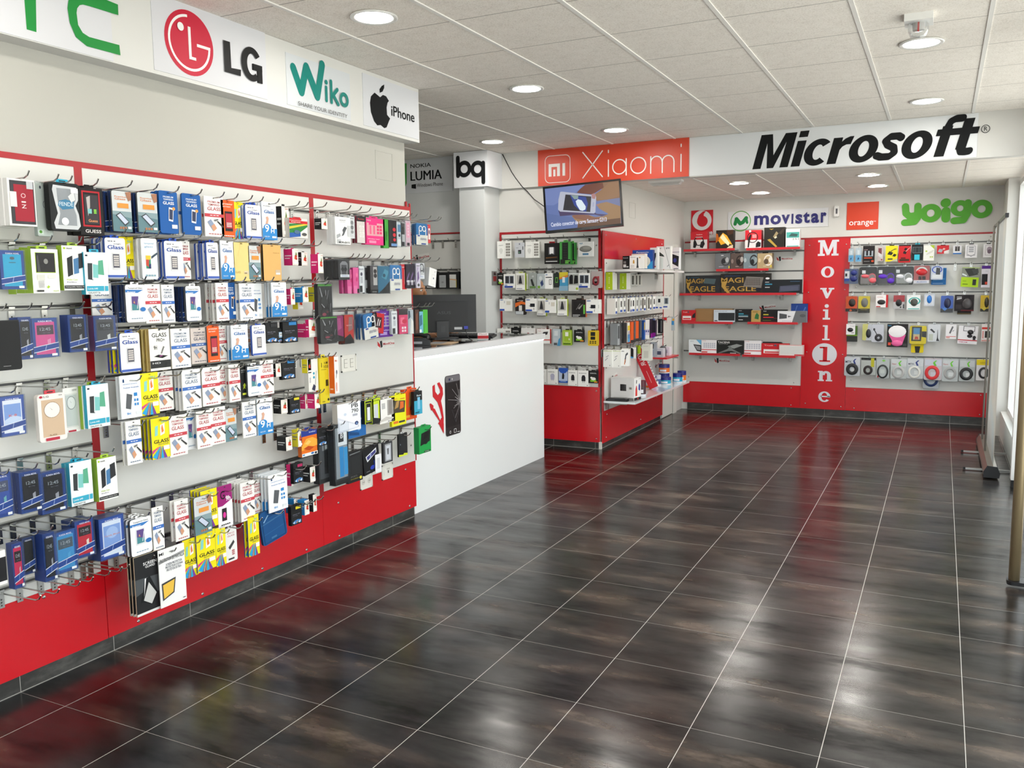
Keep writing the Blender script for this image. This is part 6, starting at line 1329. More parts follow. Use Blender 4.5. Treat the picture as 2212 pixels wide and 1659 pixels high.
# ---------------------------------------------------------------- far wall, hook bay beside the banner
load_kinds('''
ba1|cable_pack|cable|clear light blue cable pack|20|c2ccd2|9aa8b0|R|r4,4,96,50,6ab0dc;r30,54,70,86,dfe6ea;p1a4a7a,36,14,60,20,60,34,40,30;c
bb1|adapter_box|adapter|black box with two plugs|30|201b1b|161313||r12,42,88,72,9aa4ac;r28,46,44,74,1c1c20;r58,46,74,74,1c1c20;r10,30,80,36,c04a2a;r74,10,96,20,c04a2a;t8,76,40,80,caa,HDMI;r10,12,60,16,777
rc|adapter_pack|adapter|small red and white device pack|16|d6c4c0|a88|R|r10,40,70,90,7a2a2c;p e8e4e2,10,36,80,20,80,44,10,62;r60,6,90,14,a33;c
ya|adapter_pack|adapter|yellow pack with black adapter|20|e3d21f|c8b818||p2a2a24,14,46,50,40,64,56,30,66;p2a2a24,56,34,80,30,92,44,70,50;p3a3a2a,40,66,70,80,90,82,90,78,66,74,44,62;pb8b4a0,40,0,100,0,100,20,70,10;r20,12,60,20,333;h3a3816
ra|adapter_box|adapter|red box with black adapter print|20|c4242a|a81c22||p2a1a1a,36,52,60,46,68,60,44,66;p2a1a1a,44,72,64,66,72,80,54,84;pe0a0a0,60,60,96,84,96,88,60,66;r10,8,90,20,4a2a1c;r20,22,60,28,3a1a1a;r0,94,100,100,1c1616
kt1|adapter_pack|adapter|black pack with turquoise tag|24|1d2123|15181a||w10,46,90,84,3,8a9498;p3a4448,20,50,44,50,44,80,20,80;p3a4448,52,50,82,50,82,80,52,80;r26,2,72,36,3ac0d8;h3ac0d8
wg1|cable_box|cable|white box with green corner|24|eeefe8|d8dad0||p b0c83a,60,100,100,100,100,74;pd8d8d0,30,36,80,52,96,66,90,70,60,60,26,44;e26,62,10,5,b0c84a;e66,24,7,4,b0c84a;e84,24,7,4,b0c84a
rs|adapter_pack|adapter|small red and white card|12|cf3036|b02026||p e6e2e0,60,0,100,0,100,46,60,30;p aab4bc,8,24,40,14,50,50,20,60;e58,56,10,12,e0b8b0;h1c1c1c
wb1|adapter_box|adapter|small white box with blue base|26|e9e9ee|ccc||r20,34,80,90,8a8684;p26262a,26,36,44,36,40,84,30,84;p26262a,58,36,74,36,72,84,62,84;r0,0,100,14,3a78c0;hdcdcdc
wc1|cable_box|cable|white box with framed cable|26|f1f0f2|dadada||w14,16,84,90,4,9a9aa0;g22,40,78,84,1,3,aeb0b6;p9a9aa0,20,24,50,8,80,24,76,28,50,14,24,28;h1c1c1c
wc3|cable_box|cable|white box with purple-grey coil|26|eeedef|dadada||w20,16,96,92,4,b0a8b0;e60,60,26,20,a89aa8;e60,44,20,16,7a6a78;h1c1c1c
m1|mouse_pack|computer mouse|blue mice blister with white tag|40|5a6684|3a4460|R|r2,36,36,86,e4e2e6;r6,50,20,70,222;r0,18,36,36,2a4fa8;bmouse,68,74,24,18,16,22317a;bmouse,68,34,26,20,16,1f2d70;c
hp1|headset_pack|headset|black headset pack with pink earpads|40|2b2827|1c1a1a|R|r16,64,36,82,e8e8ea;p8a8482,8,8,92,8,92,60,8,60;o74,40,22,26,5,d8606a;bearpad,34,50,22,10,14,e0626c;bearpad,78,26,20,15,18,e0626c;g8,2,80,8,4,1,776;c
hp2|headset_pack|headset|black headset pack with purple earpads|40|262427|1a181b|R|r8,64,28,82,e8e8ea;p4a464c,8,8,92,8,92,60,8,60;o74,40,22,26,5,5a2ab8;bearpad,30,48,24,12,14,5e2cc0;bearpad,76,24,20,15,18,5e2cc0;g8,2,80,8,4,1,776;c
hp3|headset_pack|headset|black headset pack with white earpads|40|2b2b29|1c1c1a|R|r4,66,24,84,e8e8ea;p9a9c98,6,8,94,8,94,60,6,60;o72,40,24,26,5,dfe0e4;bearpad,26,46,22,12,14,dcdde4;bearpad,78,24,20,15,18,e4e6ec;g8,2,80,8,4,1,776;c
ph1|mouse_pack|headphones|clear box with red headphones|46|b2605e|8a3a3c|R|r0,0,100,18,e2e0e6;t18,4,84,12,4a6ab0,AUDIO;o50,70,36,24,12,e4e2e0;bheadphones,50,64,36,18,20,c4242c;p2a2224,30,20,50,20,50,40,30,40;p2a2224,54,20,76,20,76,40,54,40;c
bw1|mouse_pack|headset|white headset in blue arched blister|40|d6dae8|8a96b8|R|o50,74,44,26,10,3a5ac0;p34363a,40,36,76,36,76,86,44,90;pf0f0f2,10,10,90,10,90,36,10,40;c
bx1|disc_box|hard drive box|blue box behind white headset|20|2a72b8|1f5a9a||r60,40,80,60,1a3a7a;r10,6,80,10,8ac;p4a92d0,10,20,90,30,90,40,10,30
ly|mouse_box|hard drive box|lime box with dark device photo|26|b6dc2a|98bc1c||p8f948a,0,50,100,50,100,98,0,98;p3a3d3c,14,92,70,98,94,66,44,54;p4a4d4c,54,90,90,96,96,74,70,66;r66,10,86,40,2f3232;p e8f4f4,2,62,30,54,30,60,4,70;r10,12,40,16,6a8a1a;t10,28,30,32,6a8a1a,HDD
wv|disc_box|hard drive box|white and purple box with black drive|26|e9e6f0|cfcad8||r0,86,100,100,5a2a92;r4,12,64,62,1c1b1f;r40,14,64,26,e0503a;t40,74,70,77,aab,drive
mo|mouse_pack|computer mouse|orange pack with dark mouse|40|d8531f|b84416|R|r0,0,100,20,1d1a18;pe0602a,30,8,44,16,58,8,44,0;bmouse,54,58,30,26,18,2a2422;c
my|mouse_pack|computer mouse|yellow pack with grey mouse|40|dcc62a|c0aa1c|R|r0,0,100,26,26251c;bmouse,54,62,30,28,18,6e6f6c;r20,18,80,22,8a7a1a;c
mw|mouse_box|computer mouse|white box with red side and mouse|34|efecec|c8282e||r84,0,100,100,c8282e;bmouse,46,42,34,20,10,242224;r4,2,40,10,b8282c;t8,80,60,86,c66,wireless
mr|mouse_pack|computer mouse|clear pack with red top and mouse|38|d2cccb|b8a8a8|R|r0,52,100,100,b01f28;bmouse,48,44,28,26,18,1f1f22;r86,4,98,34,242426;e66,12,8,6,333;c
mt1|mouse_box|computer mouse|white and teal box with mouse|30|edf1f1|d4dada||o56,58,44,26,10,3ab4ac;bmouse,54,50,28,26,14,4a4c46;r10,4,94,9,3ab4ac;t8,92,30,95,999,mouse
mb1|mouse_pack|computer mouse|white card with bright blue mouse|34|dcdce4|c4c4cc|R|pf0f0f4,10,10,90,10,90,90,10,90;bmouse,50,56,24,34,18,2a7ad0;c
mbl|mouse_pack|computer mouse|blue pack with blue-black mouse|40|2a58b8|1f4494|R|r0,0,100,24,1a1c24;p4a8ae0,14,22,34,32,54,22,34,10;bmouse,54,56,28,30,18,20264a;c
mk|mouse_pack|computer mouse|black boxed gaming mouse pair|40|1e191b|151113||r4,60,40,90,2c2628;r6,14,36,40,3a3436;r34,0,100,8,5a1a20;bmouse,66,46,26,32,16,4a4648;p c8c8cc,10,70,36,76,36,82,12,80;r10,84,36,90,aaa
mk2|mouse_box|computer mouse|black box below gaming mouse pair|30|211d1c|181514||r0,0,100,16,6a5a3a
my2|mouse_pack|computer mouse|yellow pack with black-yellow mouse|40|e8c41f|c8a818|R|r0,0,100,18,222018;pe8d23a,14,18,36,30,58,18,36,6;bmouse,58,56,22,32,18,3a361f;c
wgm|mouse_box|computer mouse|white card box with black mouse|34|edecee|d6d6d8||bmouse,46,46,34,20,12,18181a;r60,14,90,22,999;t40,78,90,84,999,mouse
gbx|mouse_box|computer mouse|green and dark box behind white box|26|5a7a3a|3a4a2a||r0,0,100,36,3a3d3a;r0,36,100,44,8ab83a
yw|mouse_pack|computer mouse|pale yellow pack with black mouse|34|ded87e|c0ba6a|R|p d8d8e0,40,0,100,0,100,100,60,100;bmouse,66,42,28,28,16,24242a;c
wu|cable_pack|webcam|white card with coiled dark cable|26|dedde6|c6c6d0|R|kcable,58,26,24,16,8,2b2b30;p2b2b30,16,76,34,60,46,44,54,30,46,30,34,50,12,72;e20,72,9,7,26262c;c
pm|mousepad_pack|mouse pad|black pack with pink mouse pad|24|252324|181718||bmouse_pad,49,68,43,26,5,f0eef0;p e0609c,8,54,90,54,80,28,74,10,50,4,30,10,24,30;bwrist_rest,49,17,27,13,12,e8649f;t26,80,72,88,e08aa8,ERGO;r6,8,20,20,d8503a;t4,90,20,97,4a9ac8,Ewent;r78,6,96,16,444
ab|armband|armband|yellow armband pack with phone window|30|e6cf1c|c8b414|R|p4a4844,10,16,70,16,72,96,14,96;w12,16,70,96,5,2e2d2c;p5a96c8,22,54,60,54,60,88,22,88;pd8c090,22,24,60,24,60,54,22,54;p c84a3a,30,26,54,26,50,40,34,42;p2e2d2c,72,40,100,36,100,70,72,70;c
ab2|armband|armband|yellow card with black strap below armband|14|e6cf1c|c8b414|R|p2e2d2c,36,0,66,0,74,70,28,70
wx1|antenna_pack|antenna|white pack with antenna and plug|30|e6e6ea|cfcfd4|R|p2c2c30,16,70,30,76,60,56,50,50;r10,6,44,44,cdd0c2;p3a3a3e,76,20,84,20,80,70,78,70;p3a3a3e,70,4,96,4,84,22,76,22;c
wu1|usb_pack|usb stick|white card with grey usb stick|14|eeedf0|d8d8dc||p6c6c70,30,40,46,36,72,84,58,88;p8a8a90,64,50,80,58,76,62,62,54;r4,14,96,18,d8545a;r6,6,40,11,d8846a
wcm|webcam_box|webcam|white box with black webcam|40|efeef2|d8d8dc||w24,70,84,98,3,55555a;bwebcam,62,66,16,13,22,1d1d20;e60,44,14,10,2a2a2e;e84,38,9,9,2a2a2e;p2a2a2e,76,24,92,24,88,38,80,38;r0,18,100,23,c8303a;t4,6,50,13,c86a8a,WEBCAM
rwx|webcam_box|card reader|white and red box with black device|36|efe9e9|d8d4d4||r4,70,100,82,d8423a;r36,22,100,60,2a2828;g8,18,26,60,1,5,d8706a;r4,2,100,10,d8a09a
z1|cable_bag|cable|bag with thick black coil, dark arrow|24|d9dade|c0c2c6|R|r2,60,96,98,e8e8ec;p22398a,62,62,74,62,64,80,76,90,66,90,54,80;t6,68,46,80,445,MTK;kcable,50,36,30,24,9,1d1d1f;r44,20,90,40,e8e6e6;c
z2|cable_bag|cable|bag with dark coil and yellow tag|24|d0d2cc|b8bab4|R|r0,84,100,98,1c1b1a;r66,46,88,96,d8cf1f;kcable,48,28,26,22,6,26201e;r36,30,60,50,d8d6d0;c
z3|cable_bag|cable|bag with dark oval cable and red plug|24|d4d8d6|bcc0be|R|p8ad83a,40,94,60,98,70,90,50,88;kcable,50,36,40,34,4,24292a;r30,26,64,46,e6eae4;p c8383a,6,4,22,2,14,20;c
z4|cable_bag|cable|bag with pale grey cable, green arrow|24|d8dad8|c0c2c0|R|r4,62,96,96,e8e8e8;p7ad83a,54,64,66,64,56,78,68,90,58,90,46,78;kcable,48,32,34,28,5,b8b8b8;r40,22,84,42,eeeeec;t8,70,34,78,d88a8a,Nano;c
z5|cable_bag|cable|bag with white cable, dark blue arrow|24|dadbdc|c2c4c6|R|r4,62,96,96,e8e8ea;p2a3a8a,58,64,70,64,60,80,74,90,64,90,50,80;kcable,46,32,34,28,4,e0e0da;r44,20,84,40,eeeeec;t8,68,44,76,556,MTK;c
z6|cable_bag|cable|bag with thick red cable|24|dccfd2|c4b8bc|R|r4,66,96,94,e2e2ec;p7ad83a,56,66,70,66,60,80,72,90,62,90,48,80;kcable,46,34,34,28,7,d8363a;r38,18,90,36,e8e2ea;c
z7|cable_bag|cable|bag with light grey loop, green arrow|24|d2d4d2|babcba|R|r4,66,96,94,e4e4e4;p7ad83a,56,66,68,66,58,80,70,90,60,90,48,80;kcable,50,36,34,24,5,a8a8a8;r40,22,84,40,f0f0ee;t6,72,36,80,d88a8a,Nano;c
z8|cable_bag|cable|bag with thick black cable, green arrow|24|c8cac8|b0b2b0|R|r4,66,96,94,e0e0e0;p7ad83a,56,66,68,66,58,80,70,90,60,90,48,80;kcable,46,34,36,24,8,1f2022;r44,18,92,38,f0eeec;c
z9|cable_bag|cable|white card with black cable, yellow top|24|e4e4e6|ccccce|R|r0,72,100,98,ead51f;kcable,56,36,34,24,6,26262c;e56,36,22,16,e8e8ec;t24,80,70,88,b8a01a,cable
za|cable_bag|cable|dark blue cable coil hanging below red one|24|c4c6cc|acaeb4|R|kcable,50,56,42,40,6,1a2f60;c
''')
rowF = lambda n, z, d, t: row(FAR, 'far wall', n, z, d, t, 'the red column', False, L=.13, grp='hooks of the far wall')
rowF('top row', 2.047, .1, '''
ba1 1833 537 1844 566
ba1 1848 536 1861 566
bb1 1864 531 1889 570
rc 1896 533 1908 564
ya 1913 531 1939 565
ra 1941 529 1967 567
kt1 1969 528 1994 562
wg1 1995 530 2018 563
rs 2024 530 2050 548
wb1 2059 530 2077 549
wc1 2085 528 2111 557
wc3 2124 527 2146 556''')
rowF('second row', 1.808, .1, '''
m1 1824 581 1854 613
hp1 1856 577 1894 616
hp2 1895 576 1934 616
hp3 1934 576 1973 615
ph1 1974 574 2008 612
bx1 2012 579 2044 615 d.04 -
bw1 2011 575 2037 604
ly 2078 578 2116 620 t3
wv 2120 574 2141 621''')
rowF('third row', 1.496, .1, '''
mo 1827 640 1852 673
my 1854 640 1879 676
mw 1892 637 1918 664
mr 1930 638 1954 667
mt1 1959 637 1988 669
mb1 1996 635 2019 661
mbl 2032 639 2059 675
mk 2062 637 2104 672
mk2 2068 660 2098 679 d.05 -
my2 2118 638 2141 673''')
rowF('fourth row', 1.149, .1, '''
gbx 1829 704 1852 738 d.06 -
wgm 1828 700 1847 723
yw 1863 700 1883 735
wu 1883 701 1909 739
pm 1916 700 1961 750
ab 1965 704 2001 743
ab2 1968 742 1995 762 d.06 -
wx1 2004 701 2031 738
wu1 2043 701 2066 732
wcm 2071 704 2113 743 t3
rwx 2120 700 2141 738''')
rowF('lowest row', .754, .1, '''
z1 1824 771 1858 812
z2 1860 772 1892 810
z3 1893 776 1921 817
z4 1924 775 1959 818
z5 1959 774 1995 818
z6 1996 774 2035 821
z7 2035 775 2070 824
z8 2072 776 2106 824
z9 2109 776 2138 822
za 1994 804 2028 839 d.06 -''')
hook(FAR, FAR.hit(2063, 580)[0], 1.796, .13, 'empty chrome hook between blue and lime boxes, far wall', 'hooks of the far wall')

# ---------------------------------------------------------------- counter
t = tag(empty('counter', (-3.32, 5.05, 0)), 'white gloss counter with dark glass top beside the hook wall', 'counter')
t.rotation_euler = (0, 0, PI / 2)                    # local x runs along the counter, local y away from the shop floor
MB().box(0, 2.25, 0, .025, 0, 1.118, COUNTER).build('front_panel', t, bevel=.002)
m = MB(); m.box(2.225, 2.25, .0255, .53, 0, 1.118, COUNTER); m.box(0, .02, .0255, .53, 0, 1.118, COUNTER); m.build('end_panels', t)
MB().box(-.003, 2.262, -.014, .05, 1.122, 1.172, mat('d8d9db', .25)).build('front_lip', t, bevel=.003)
MB().box(0, 2.25, .0505, .55, 1.15, 1.171, mat('16191b', .07, coat=1.)).build('glass_top', t)
MB().box(.01, 2.24, -.009, -.003, 1.116, 1.1215, mat('f4f8ff', .5, emit=4.0, name='led_strip_lit')).build('led_strip', t)
s = Sign(DESK, .0015); RW = 'c8252f'
s.poly(RW, (934, 834), (939, 830.5), (940, 846), (945.5, 853.5), (950.5, 848), (950, 842), (944, 828), (949, 825.5), (956, 838), (957, 852), (952.5, 866), (955.5, 880), (958.5, 902), (958, 935), (955, 905), (950, 884), (945, 869), (935, 857))
s.poly(RW, (927.5, 873), (930, 871), (936, 876), (936, 882), (939, 883), (951, 908), (952.5, 903), (955, 903), (956, 912), (958.5, 915), (958.5, 937), (949, 918), (946, 915), (949, 910), (933, 886), (931, 887))
ph = s.P((960.5, 811), (993, 809), (993, 937.5), (960.5, 942)); x0, x1 = ph[0][0], ph[1][0]; z0, z1 = (ph[2][1] + ph[3][1]) / 2, (ph[0][1] + ph[1][1]) / 2
flat(s.mb, rrect(x0, z0, x1, z1, .022), s.y(), '2b2627'); flat(s.mb, rrect(x0 + .004, z1 - .05, x1 - .004, z1 - .004, .018), s.y(), '6e6b70'); s.mb.box(x0 + .004, x1 - .004, s.y(), -.0001, z0 + .07, z1 - .055, '1f1b1c')
flat(s.mb, ellipse(x0 + .06, z1 - .03, .01, .01), s.y(), '22224a'); flat(s.mb, ellipse(x0 + .1, z1 - .03, .008, .008), s.y(), 'bbb')
w_, hh = x1 - x0, z1 - z0; hx, hz = x1 - .012, z0 + hh * .55
for i in range(15):
    a = PI * .55 + i * .13 * PI / 1.6 if i < 10 else PI * (.9 + .06 * (i - 10)); l = (.09, .15, .06, .17, .1, .21, .07, .13, .05, .16, .08, .1, .06, .12, .07)[i]
    stroke(s.mb, [(hx, hz), (max(hx + math.cos(a) * l * .9, x0 + .01), hz + math.sin(a) * l)], .0022, s.y(), 'b8b4b6', False)
stroke(s.mb, [(x0 + w_ * .55, z0 + .1), (hx, hz)], .002, s.y(), '77737a', False); stroke(s.mb, [(x0 + w_ * .3, z0 + .2), (x0 + w_ * .55, z0 + .1)], .002, s.y(), '55525a', False)
band(s.mb, rrect(x0 + w_ * .4, z0 + .018, x0 + w_ * .56, z0 + .05, .006), rrect(x0 + w_ * .42, z0 + .021, x0 + w_ * .54, z0 + .047, .005), s.y(), 'ddd'); s.ring('ddd', x0 + w_ * .15, z0 + .033, .011, .008); s.line('ddd', .004, (983, 932), (988, 931))
s.done('counter_decal', 'red tools and cracked black phone picture on the white counter', 'decal')
# monitor, back towards the shop
def at(px, py, t_):
    return EYE + (R @ Vector((px - CX, -(py - CY), -FPX))).normalized() * t_
mc = at(958.5, 677.5, 7.16)
t = tag(empty('computer_monitor', (mc.x, mc.y, 1.172), math.radians(32)), 'black computer monitor seen from behind on the counter', 'monitor'); hz = mc.z - 1.172
m = MB(); m.box(-.27, .27, 0, .022, hz - .157, hz + .157, mat('1d1e21', .45)); m.box(-.2, .2, -.022, 0, hz - .145, hz + .1, mat('1b1c1f', .5)); casing = m.build('casing', t, bevel=.006)
MB().box(-.262, .262, .0222, .0228, hz - .14, hz + .148, mat('0c0d10', .1)).build('screen', t)
m = MB(); m.text('ASUS', -.055, hz - .004, .058, hz + .02, -.0225, '55575b'); m.build('maker_lettering', casing)
m = MB(); m.box(-.06, .04, -.05, -.024, .02, hz - .06, BLACKP); m.box(-.025, .01, -.053, -.05, hz - .15, hz - .1, mat('2c2d30', .4)); m.build('neck', t, bevel=.004)
m = MB(); m.prism(rrect(-.13, -.09, .13, .09, .06), 0, .014, BLACKP); o = m.build('foot', t); o.rotation_euler = (PI / 2, 0, 0); o.location = (-.01, -.02, .014)
m = MB(); m.box(.085, .15, -.03, -.022, hz - .132, hz - .112, mat('b8babc', .4)); m.build('port_strip', casing)
m = MB(); m.box(.165, .198, -.045, -.022, hz - .128, hz - .104, mat('2a34a0', .4)); m.tube([(.182, -.04, hz - .128), (.185, -.045, hz - .2), (.19, -.06, .05), (.2, -.1, .02), (.23, -.12, .006), (.22, -.16, .006), (.17, -.15, .006)], .0035, BLACKP, 6); m.build('video_cable', t)
# things on the counter
m = MB(); m.prism([(-.2, 0), (.2, 0), (.2, .012), (-.2, .03)], -.001, .14, BLACKP)
k = MB(); k.box(-.21, .21, -.07, .07, 0, .018, BLACKP)
for i in range(14):
    for j in range(4): k.box(-.2 + .0286 * i, -.2 + .0286 * i + .024, -.062 + .031 * j, -.062 + .031 * j + .026, .018, .026, mat('222326', .5))
for x in (-.18, .18): k.box(x - .01, x + .01, -.066, -.056, -.014, 0, BLACKP)
o = k.build('computer_keyboard'); o.location = (-3.57, 6.36, 1.19); o.rotation_euler = (.1, 0, math.radians(12)); tag(o, 'black keyboard lying on the counter beside the monitor', 'keyboard')
k = MB(); k.prism([(-.09, 0), (.09, 0), (.09, .03), (.05, .05), (-.05, .06), (-.09, .045)], -.05, .05, mat('26272a', .35)); k.box(-.07, .03, -.0515, -.05, .012, .03, 'b9bcc2')
for i in range(3):
    for j in range(4): k.box(.0 + .02 * i, .014 + .02 * i, -.035 + .018 * j, -.024 + .018 * j, .045, .053, '55585c')
k.tube([(-.08, -.03, .075), (-.05, -.03, .082), (.02, -.03, .082), (.07, -.03, .07)], .016, BLACKP, 10)
o = k.build('desk_phone'); o.location = (-3.62, 5.62, 1.172); o.rotation_euler = (0, 0, .5); tag(o, 'black and grey desk phone at the near end of the counter', 'telephone')
k = MB(); k.ball((0, 0, 0), .035, .06, .036, mat('1b1c1e', .3), 16, 8); o = k.build('computer_mouse', smooth=True); o.location = (-3.74, 5.93, 1.208); o.rotation_euler = (0, 0, .4); tag(o, 'black computer mouse by the monitor foot', 'computer mouse')
t = tag(empty('card_holder', (-3.42, 6.3, 1.172), .5), 'clear holder with red business cards beside the monitor', 'card holder')
k = MB(); k.box(-.05, .05, 0, .003, 0, .03, CLEAR); k.box(-.05, .05, -.04, .003, 0, .003, CLEAR); k.build('stand', t)
k = MB(); k.box(-.045, .045, -.012, -.002, .004, .06, 'd8d4d4'); k.box(-.045, .045, -.0126, -.012, .01, .036, 'a8252c'); k.text('Movil', -.035, .042, .03, .054, -.013, 'a8252c'); o = k.build('cards', t); o.rotation_euler = (-.25, 0, 0)
k = MB(); k.box(-.1, .1, -.14, .14, 0, .004, 'c4a88a'); k.box(-.09, .02, -.12, .1, .004, .0045, '8a8c90'); o = k.build('papers'); o.location = (-3.55, 5.86, 1.172); o.rotation_euler = (0, 0, .3); tag(o, 'loose brown and grey papers lying on the counter', 'papers')
# the shop assistant behind the monitor
def skin_body(name, joints, edges, material, parent=None, sub=2):
    me = bpy.data.meshes.new(name); me.from_pydata([j[:3] for j in joints], edges, []); o = bpy.data.objects.new(name, me); COL.objects.link(o)
    if parent: o.parent = parent
    s = o.modifiers.new('skin', 'SKIN'); s.use_smooth_shade = True
    for v, j in zip(me.skin_vertices[0].data, joints): v.radius = (j[3], j[4] if len(j) > 4 else j[3])
    me.skin_vertices[0].data[0].use_root = True
    q = o.modifiers.new('sub', 'SUBSURF'); q.levels = sub; q.render_levels = sub
    me.materials.append(material); return o
SKIN = mat('a8744e', .5, name='skin'); SHIRT = mat('17181b', .8, name='black_shirt')
px, py = -4.19, 6.22
J = [(0, 0, .95, .13, .1), (0, 0, 1.1, .14, .1), (0, 0, 1.28, .15, .1), (0, 0, 1.385, .1, .08), (.05, 0, 1.44, .052), (.11, 0, 1.49, .05),
     (.0, -.1, 1.355, .07), (.02, -.18, 1.33, .058), (.06, -.235, 1.2, .047), (.1, -.26, 1.12, .043), (.2, -.2, 1.205, .036), (.33, -.12, 1.212, .026), (.37, -.09, 1.212, .026, .02), (.41, -.07, 1.21, .03, .014),
     (.0, .1, 1.355, .07), (.02, .18, 1.33, .058), (.05, .225, 1.2, .047), (.1, .25, 1.12, .043), (.2, .26, 1.2, .036), (.3, .25, 1.212, .026), (.345, .245, 1.212, .026, .02), (.39, .24, 1.21, .03, .014),
     (0, -.09, .86, .1), (.02, -.1, .5, .065), (0, -.1, .1, .042), (.1, -.11, .045, .035, .03), (0, .09, .86, .1), (.02, .1, .5, .065), (0, .1, .1, .042), (.1, .11, .045, .035, .03)]
Ed = [(0, 1), (1, 2), (2, 3), (3, 4), (4, 5), (3, 6), (6, 7), (7, 8), (8, 9), (9, 10), (10, 11), (11, 12), (12, 13), (3, 14), (14, 15), (15, 16), (16, 17), (17, 18), (18, 19), (19, 20), (20, 21), (0, 22), (22, 23), (23, 24), (24, 25), (0, 26), (26, 27), (27, 28), (28, 29)]
person = skin_body('person', J, Ed, SKIN); person.location = (px, py, 0); tag(person, 'person in black clothes working behind the monitor, forearm on the counter', 'person')
HX = .14
h = MB(); h.ball((.02, 0, 1.565), .094, .075, .12, SKIN, 24, 16); h.ball((.055, 0, 1.51), .052, .05, .05, SKIN, 16, 10)
h.ball((.115, 0, 1.552), .02, .014, .024, SKIN, 10, 8); h.ball((.02, -.077, 1.56), .018, .009, .03, SKIN, 10, 8); h.ball((.02, .077, 1.56), .018, .009, .03, SKIN, 10, 8)
for y in (-.03, .03): h.ball((.1, y, 1.577), .011, .014, .009, mat('e8e4e0', .3), 10, 8); h.ball((.108, y, 1.577), .005, .006, .006, mat('2a1c14', .2), 8, 6); h.box(.103, .112, y - .018, y + .018, 1.594, 1.6, mat('2a201a', .7))
h.box(.1, .108, -.022, .022, 1.506, 1.513, mat('8a4a3e', .5))
head = h.build('head', person, True); head.location = (HX, 0, .012)
h = MB(); h.ball((-.012, 0, 1.632), .092, .077, .068, mat('2a1f19', .8), 20, 12); h.build('hair', head, True)
shirt = [(a, b, c, *(r + .012 for r in rr)) for a, b, c, *rr in J]
skin_body('shirt', [shirt[i] for i in (0, 1, 2, 3, 6, 7, 8, 9, 10, 14, 15, 16, 17, 18)], [(0, 1), (1, 2), (2, 3), (3, 4), (4, 5), (5, 6), (6, 7), (7, 8), (3, 9), (9, 10), (10, 11), (11, 12), (12, 13)], SHIRT, person)
skin_body('trousers', [shirt[i] for i in (0, 22, 23, 24, 26, 27, 28)], [(0, 1), (1, 2), (2, 3), (0, 4), (4, 5), (5, 6)], mat('23262e', .85, name='dark_trousers'), person)
for side, (bx_, by_, dx, dy) in (('', (.41, -.07, .9, .43)), ('', (.39, .24, .99, -.1))):
    nx, ny = -dy, dx
    for k, (off, ln) in enumerate(((-.028, .062), (-.01, .072), (.009, .068), (.026, .052))):
        p = [(bx_ + nx * off, by_ + ny * off, 1.21, .0095), (bx_ + nx * off + dx * ln * .5, by_ + ny * off + dy * ln * .5, 1.214, .0088), (bx_ + nx * off + dx * ln * .8, by_ + ny * off + dy * ln * .8, 1.204, .008), (bx_ + nx * off + dx * ln, by_ + ny * off + dy * ln, 1.192, .007)]
        skin_body('finger', p, [(0, 1), (1, 2), (2, 3)], SKIN, person, 1)
    s_ = 1 if by_ < 0 else -1
    p = [(bx_ - dx * .03 + nx * .02 * s_, by_ - dy * .03 + ny * .02 * s_, 1.208, .011), (bx_ + nx * .05 * s_, by_ + ny * .05 * s_, 1.203, .0095), (bx_ + dx * .03 + nx * .056 * s_, by_ + dy * .03 + ny * .056 * s_, 1.195, .008)]
    skin_body('thumb', p, [(0, 1), (1, 2)], SKIN, person, 1)
# ---------------------------------------------------------------- television
t = tag(empty('television', (-3.041, 7.595, 2.351)), 'wall television showing hands holding a white phone', 'television')
t.rotation_mode = 'QUATERNION'; t.rotation_quaternion = (Matrix.Rotation(math.radians(13.36), 3, 'Z') @ Matrix.Rotation(math.radians(-3.53), 3, 'X') @ Matrix.Rotation(math.radians(-4.15), 3, 'Y')).to_quaternion()
m = MB(); m.box(-.3675, .3675, .002, .04, -.2175, .2175, BLACKP); m.box(-.22, .22, .04, .07, -.16, .12, BLACKP); m.build('casing', t, bevel=.004)
m = MB(); X0, X1, Z0, Z1 = -.349, .349, -.194, .2
for a, b, e, f in ((-.3675, .3675, -.2175, Z0), (-.3675, .3675, Z1, .2175), (-.3675, X0, Z0, Z1), (X1, .3675, Z0, Z1)): m.box(a, b, -.008, .002, e, f, mat('0f1012', .2))
m.build('bezel', t)
m = MB(); kk = [0]
def sc(X, Y): return (-.3675 + .735 * (X - 135 - .0714 * (Y - 265)) / 1880, .2175 - .435 * (Y - 265 + .104 * (X - 135)) / 1122)
def clip(p): return (min(max(p[0], X0), X1), min(max(p[1], Z0), Z1))
def tp(c, *q, e=.62): kk[0] += 1; flat(m, [clip(sc(*a)) for a in q], -.0002 - .0001 * kk[0], mat(c, .3, emit=e))
flat(m, [(X0, Z0), (X1, Z0), (X1, Z1), (X0, Z1)], -.0002, mat('7c92d4', .3, emit=.62))
tp('7289c8', (180, 900), (900, 1000), (1000, 1330), (200, 1330)); tp('90a4e4', (180, 300), (700, 250), (1150, 200), (900, 420), (400, 700), (200, 700))
tp('a97e5c', (1380, 140), (2010, 90), (2020, 560), (1650, 570), (1440, 600), (1400, 500), (1420, 420), (1560, 320)); tp('8a4a36', (960, 400), (1040, 310), (1160, 210), (1420, 170), (1580, 170), (1600, 280), (1440, 380), (1340, 440), (1100, 420))
tp('b5865c', (1400, 430), (1560, 320), (1720, 170), (2010, 150), (2010, 480), (1700, 560), (1500, 580), (1420, 530)); tp('8a94c4', (1430, 620), (1720, 560), (2010, 520), (2010, 720), (1700, 640)); 
